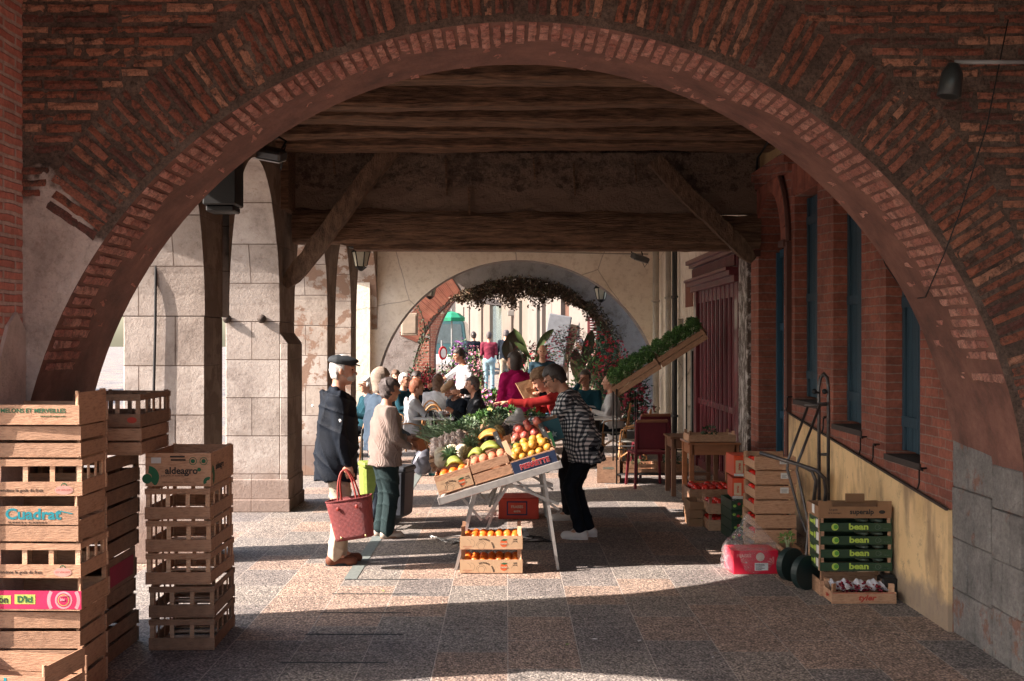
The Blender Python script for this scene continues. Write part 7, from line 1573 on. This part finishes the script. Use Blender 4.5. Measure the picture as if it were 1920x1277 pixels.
def plant(px, y, h, r, leaf, bloom, label, n=500, nb=160, pot=None, ph=.3, rz_=.7, bs=.04, L=.10, W_=.04, tall=False, z0=0):
    t = thing('flowering_plant' if bloom else 'potted_plant', label, 'plant', (at(px,y)[0],y,z0), random.uniform(0,6))
    MB().lathe([(0,0),(r*.38,0),(r*.5,ph),(r*.54,ph),(r*.54,ph+.03),(r*.46,ph+.03),(r*.42,ph*.8),(0,ph*.8)],n=18).build('pot',pot or pot_t,t,True)
    q = MB(); q2 = MB(); hc = (h+ph)/2; rr = (r,r,(h-ph)/2*1.05)
    for k in range(7): # uneven clumps
        a = random.uniform(0,6); cc = (math.cos(a)*r*.45*random.random(),math.sin(a)*r*.45*random.random(),hc+(h-ph)*.32*random.uniform(-1,1)); s_ = random.uniform(.45,.75); leafy(q,cc,(r*s_,r*s_,(h-ph)*.5*s_),n//7,L,W_)
        if bloom:
            for _ in range(nb//7):
                d = Vector((random.gauss(0,1),random.gauss(0,1),random.gauss(.5,1))).normalized(); p = Vector(cc)+Vector((d.x*r*s_,d.y*r*s_,d.z*(h-ph)*.5*s_))*random.uniform(.85,1.15); m_ = 5; u = d.orthogonal().normalized(); w_ = d.cross(u); e = bs*random.uniform(.7,1.2)
                for j in range(m_):
                    a0 = 2*PI*j/m_; dd = u*math.cos(a0)+w_*math.sin(a0); ss = d.cross(dd); q2.add([p,p+dd*e*.6-ss*e*.35+d*e*.2,p+dd*e+d*e*.1,p+dd*e*.6+ss*e*.35+d*e*.2],[(0,1,2,3)])
    for k in range(6): a = random.uniform(0,6); q.tube([(0,0,ph*.8),(r*.3*math.cos(a),r*.3*math.sin(a),hc),(r*.6*math.cos(a),r*.6*math.sin(a),h*.9)],.006,4)
    q.build('foliage',leaf,t); 
    if bloom: q2.build('blossoms',bloom,t)
    return t
PL = [(790,22.8,1.35,.55,GRD,F_red,'red flowering plant before the sunlit brick pillar',pot_b),(848,22.9,1.32,.60,GRN,F_pink,'wide pink flowering plant behind the waiter',pot_t),(824,23.6,.95,.45,GRN,F_mix,'low mixed flowers left of the waiter',pot_t),
 (862,26,1.75,.34,GRB,F_pur,'purple flowering shrub behind the waiter\'s head',pot_b),(900,21.5,.98,.36,GRB,F_yel,'pale yellow flowers right of the waiter',pot_t),(893,27,1.65,.28,GRN,F_pink,'pink flowers beside the maroon jumper walker',pot_t),
 (925,18.8,1.05,.42,GRN,F_mix,'orange and purple flowers beside the man drinking coffee',pot_t),(915,17.9,.80,.30,GRN,F_yel,'yellow and violet flowers left of the magenta fleece',pot_t),(937,19.6,.98,.26,GRN,F_mix,'tall mixed flowers touching the magenta fleece',pot_t),
 (1005,25,1.75,.6,GRD,F_red,'dark shrub with red flowers behind the balding man',pot_b),(958,27.5,1.3,.30,GRD,None,'dark leafy plant behind the magenta fleece',pot_b),(1130,22.8,2.0,.60,GRD,F_red,'tall dark shrub with crimson flowers at the right of the far arch',pot_b),
 (1160,21.2,1.5,.50,GRD,F_dred,'dark red flowering shrub before the right foot of the far arch',pot_z),(1115,24,2.15,.5,GRB,None,'grey-green leafy shrub inside the far arch on the right',pot_b),(1095,22.3,1.5,.42,GRN,None,'bright green leafy plant behind the man with glasses',pot_t),
 (1185,20.0,1.3,.42,GRD,F_dred,'dark plant behind the bald man at the right',pot_z),(975,24.8,1.2,.30,GRD,F_dred,'dark plant with deep red blossom right of the walkers',pot_b),(775,24.0,1.3,.35,GRD,None,'leafy climber pot at the left foot of the far arch',pot_b)]
for px,y,h,r,lf,bl_,lab,pt in PL: plant(px,y,h,r,lf,bl_,lab,pot=pt,n=620,nb=260)
# hanging ball of red flowers on a stem
o = plant(1065,23.5,2.15,.48,GRD,F_dred,'standard fuchsia ball of dark red flowers on a tall thin stem',420,300,pot_b,.25)
for ch in o.children:
    if ch.name.startswith(('foliage','blossoms')): ch.scale = (1,1,.42); ch.location = (0,0,1.25)
MB().tube([(0,0,.2),(0,0,1.8)],.015,6).build('stem',M('stem_brown',(.12,.08,.04)),o)
def bigleaf(px, y, spec, label, m):
    t = thing('canna_plant',label,'plant',at(px,y),0,'large-leaved plants'); MB().lathe([(0,0),(.15,0),(.2,.35),(.17,.35),(0,.3)],n=16).build('pot',pot_b,t,True)
    for (tx,tz,bx,bz,w_) in spec:
        q = MB(); N = 9; a = Vector((0,0,.3)); b = Vector((bx,random.uniform(-.05,.05),bz)); c = Vector((tx,random.uniform(-.15,.1),tz)); q.tube([a,b],.018,6)
        ax = (c-b); s_ = ax.cross(Vector((.2,1,.1))).normalized(); vs = []
        for k in range(N):
            u = k/(N-1); p = b+ax*u+Vector((0,-.05*math.sin(PI*u),.04*math.sin(PI*u))); ww = w_*math.sin(PI*(u*.93+.04))**.8; vs += [p-s_*ww+Vector((0,-.03,0)),p,p+s_*ww+Vector((0,-.03,0))]
        q.add(vs,[(k*3+j,k*3+j+1,k*3+j+4,k*3+j+3) for k in range(N-1) for j in (0,1)]); q.build('leaf',m,t,True)
dl = M('leaf_bronze',(.035,.045,.02),.4,(.07,.03,.02),5); bigleaf(1000,24,[(-.42,2.14,-.12,1.6,.06),(.42,2.12,.06,1.68,.08),(-.40,1.85,-.05,1.5,.06),(.3,1.8,.05,1.3,.08),(-.5,1.5,-.2,1.3,.08)],'large-leaved plant with two upright leaves behind the balding man',M('leaf_olive',(.06,.09,.03),.4,(.04,.06,.02),5))
bigleaf(962,25.5,[(.05,2.12,.0,1.55,.20),(-.15,1.9,-.1,1.4,.13),(.3,1.6,.1,1.2,.1)],'broad dark canna leaf above the magenta fleece',dl); bigleaf(1095,23.8,[(.16,2.1,.0,1.35,.12),(-.2,1.7,-.1,1.0,.15),(.3,1.6,.1,1.0,.15)],'bronze canna with one tall upright leaf beside the red flower ball',dl)
# hanging dry vine under the far arches
vn = thing('hanging_vine','dry brown climbing plant hanging from the crown of the far arches','vine',(.25,24.2,0)); VM = M('dry_leaves',(.10,.06,.035),.8,isl=[(.10,.06,.035),(.15,.09,.05),(.06,.04,.03),(.20,.13,.08),(.06,.06,.025)],c2=(.05,.03,.02))
q = MB(); q2 = MB(); random.seed(5)
for k in range(330):
    a = random.uniform(-.60,.75) if k < 270 else random.uniform(.6,1.15); rr_ = 2.27; x = rr_*math.sin(a); yy = random.uniform(.1,.9) if k%3 else random.uniform(.9,2.6); zt = .94+rr_*math.cos(a); zb = 2.80+.13*math.sin(x*9)+.07*math.sin(x*23)+random.uniform(-.06,.10)+.10*x*x*.5; dep = max(zt-zb,.04)*random.uniform(.5,1.1) if a < .75 else random.uniform(.03,.28); pts = [Vector((x,yy,zt))]; n = 5
    for j in range(n): pts.append(pts[-1]+Vector((random.uniform(-.06,.06)+(.03 if a > .6 else 0),random.uniform(-.05,.05),-dep/n)))
    q2.tube(pts,.006,4)
    for p in pts: leafy(q,p,(.08,.09,.06),8,.07,.042,up=-.3)
q2.build('twigs',M('twig',(.08,.05,.03)),vn); q.build('leaves',VM,vn)
v2 = thing('climbing_plant','thin dark climber on the left foot of the far arch','climber',(at(786,24.2)[0],24.2,0)); q = MB()
for k in range(26): z = .6+k*.08; leafy(q,(.12*math.sin(z*4),-.05,z),(.12,.06,.06),9,.07,.045)
q.build('leaves',GRD,v2); MB().tube([(.12*math.sin((.3+k*.1)*4),-.03,.1+k*.12) for k in range(22)],.012,5).build('stem',MC['twig'],v2,True)

random.seed(3)
for k in range(16):
    px = random.uniform(480,1480); py = random.uniform(960,1240); g_ = G(px,py); q = MB(); a = random.uniform(0,6); L_ = random.uniform(.012,.028)
    q.add([(-L_,0,.002),(0,-L_*.5,.006),(L_,0,.003),(0,L_*.5,.007),(0,0,.001)],[(0,1,4),(1,2,4),(2,3,4),(3,0,4)]); o = q.build('fallen_leaf',[GRL,MC['paper_white'],VM][k%3],None); o.location = (g_.x,g_.y,.004); o.rotation_euler = (0,0,a); tag(o,'tiny leaf or paper scrap lying on the paving','scrap','scraps on the paving')
# ================================================================ camera, light, render
cam = bpy.data.cameras.new('camera'); co = bpy.data.objects.new('camera', cam); COL.objects.link(co)
co.location = (0,0,CH); co.rotation_euler = (PI/2,0,0); cam.lens = 40; cam.sensor_width = 36; cam.clip_end = 500
cam.shift_x = 10/1920; cam.shift_y = -(638.5-640)/1920*-1
SC.camera = co
w = bpy.data.worlds.new('World'); SC.world = w; w.use_nodes = True
nt = w.node_tree; bg = nt.nodes['Background']; sk = nt.nodes.new('ShaderNodeTexSky'); sk.sky_type = 'NISHITA'; sk.sun_disc = False
ELEV, AZ = 33, 13     # azimuth: travel direction +x turned towards +y
sk.sun_elevation = R(ELEV); 
d = Vector((math.cos(R(AZ))*math.cos(R(ELEV)), math.sin(R(AZ))*math.cos(R(ELEV)), -math.sin(R(ELEV))))
sk.sun_rotation = math.atan2(-d.x, -d.y)
sk.air_density = 1.2; sk.dust_density = 2.5
nt.links.new(sk.outputs[0], bg.inputs[0]); bg.inputs[1].default_value = SKY
l = bpy.data.lights.new('sun', 'SUN'); l.energy = SUN; l.angle = R(.5); l.color = (1,.87,.78)
lo = bpy.data.objects.new('sun', l); COL.objects.link(lo); lo.rotation_euler = d.to_track_quat('-Z','Y').to_euler()
SC.view_settings.view_transform = 'Standard'; SC.view_settings.look = 'None'; SC.view_settings.exposure = EXPO; SC.view_settings.gamma = 1
SC.render.engine = 'CYCLES'; SC.cycles.max_bounces = 8; SC.cycles.diffuse_bounces = 5
SC.render.resolution_x = 1024; SC.render.resolution_y = 681
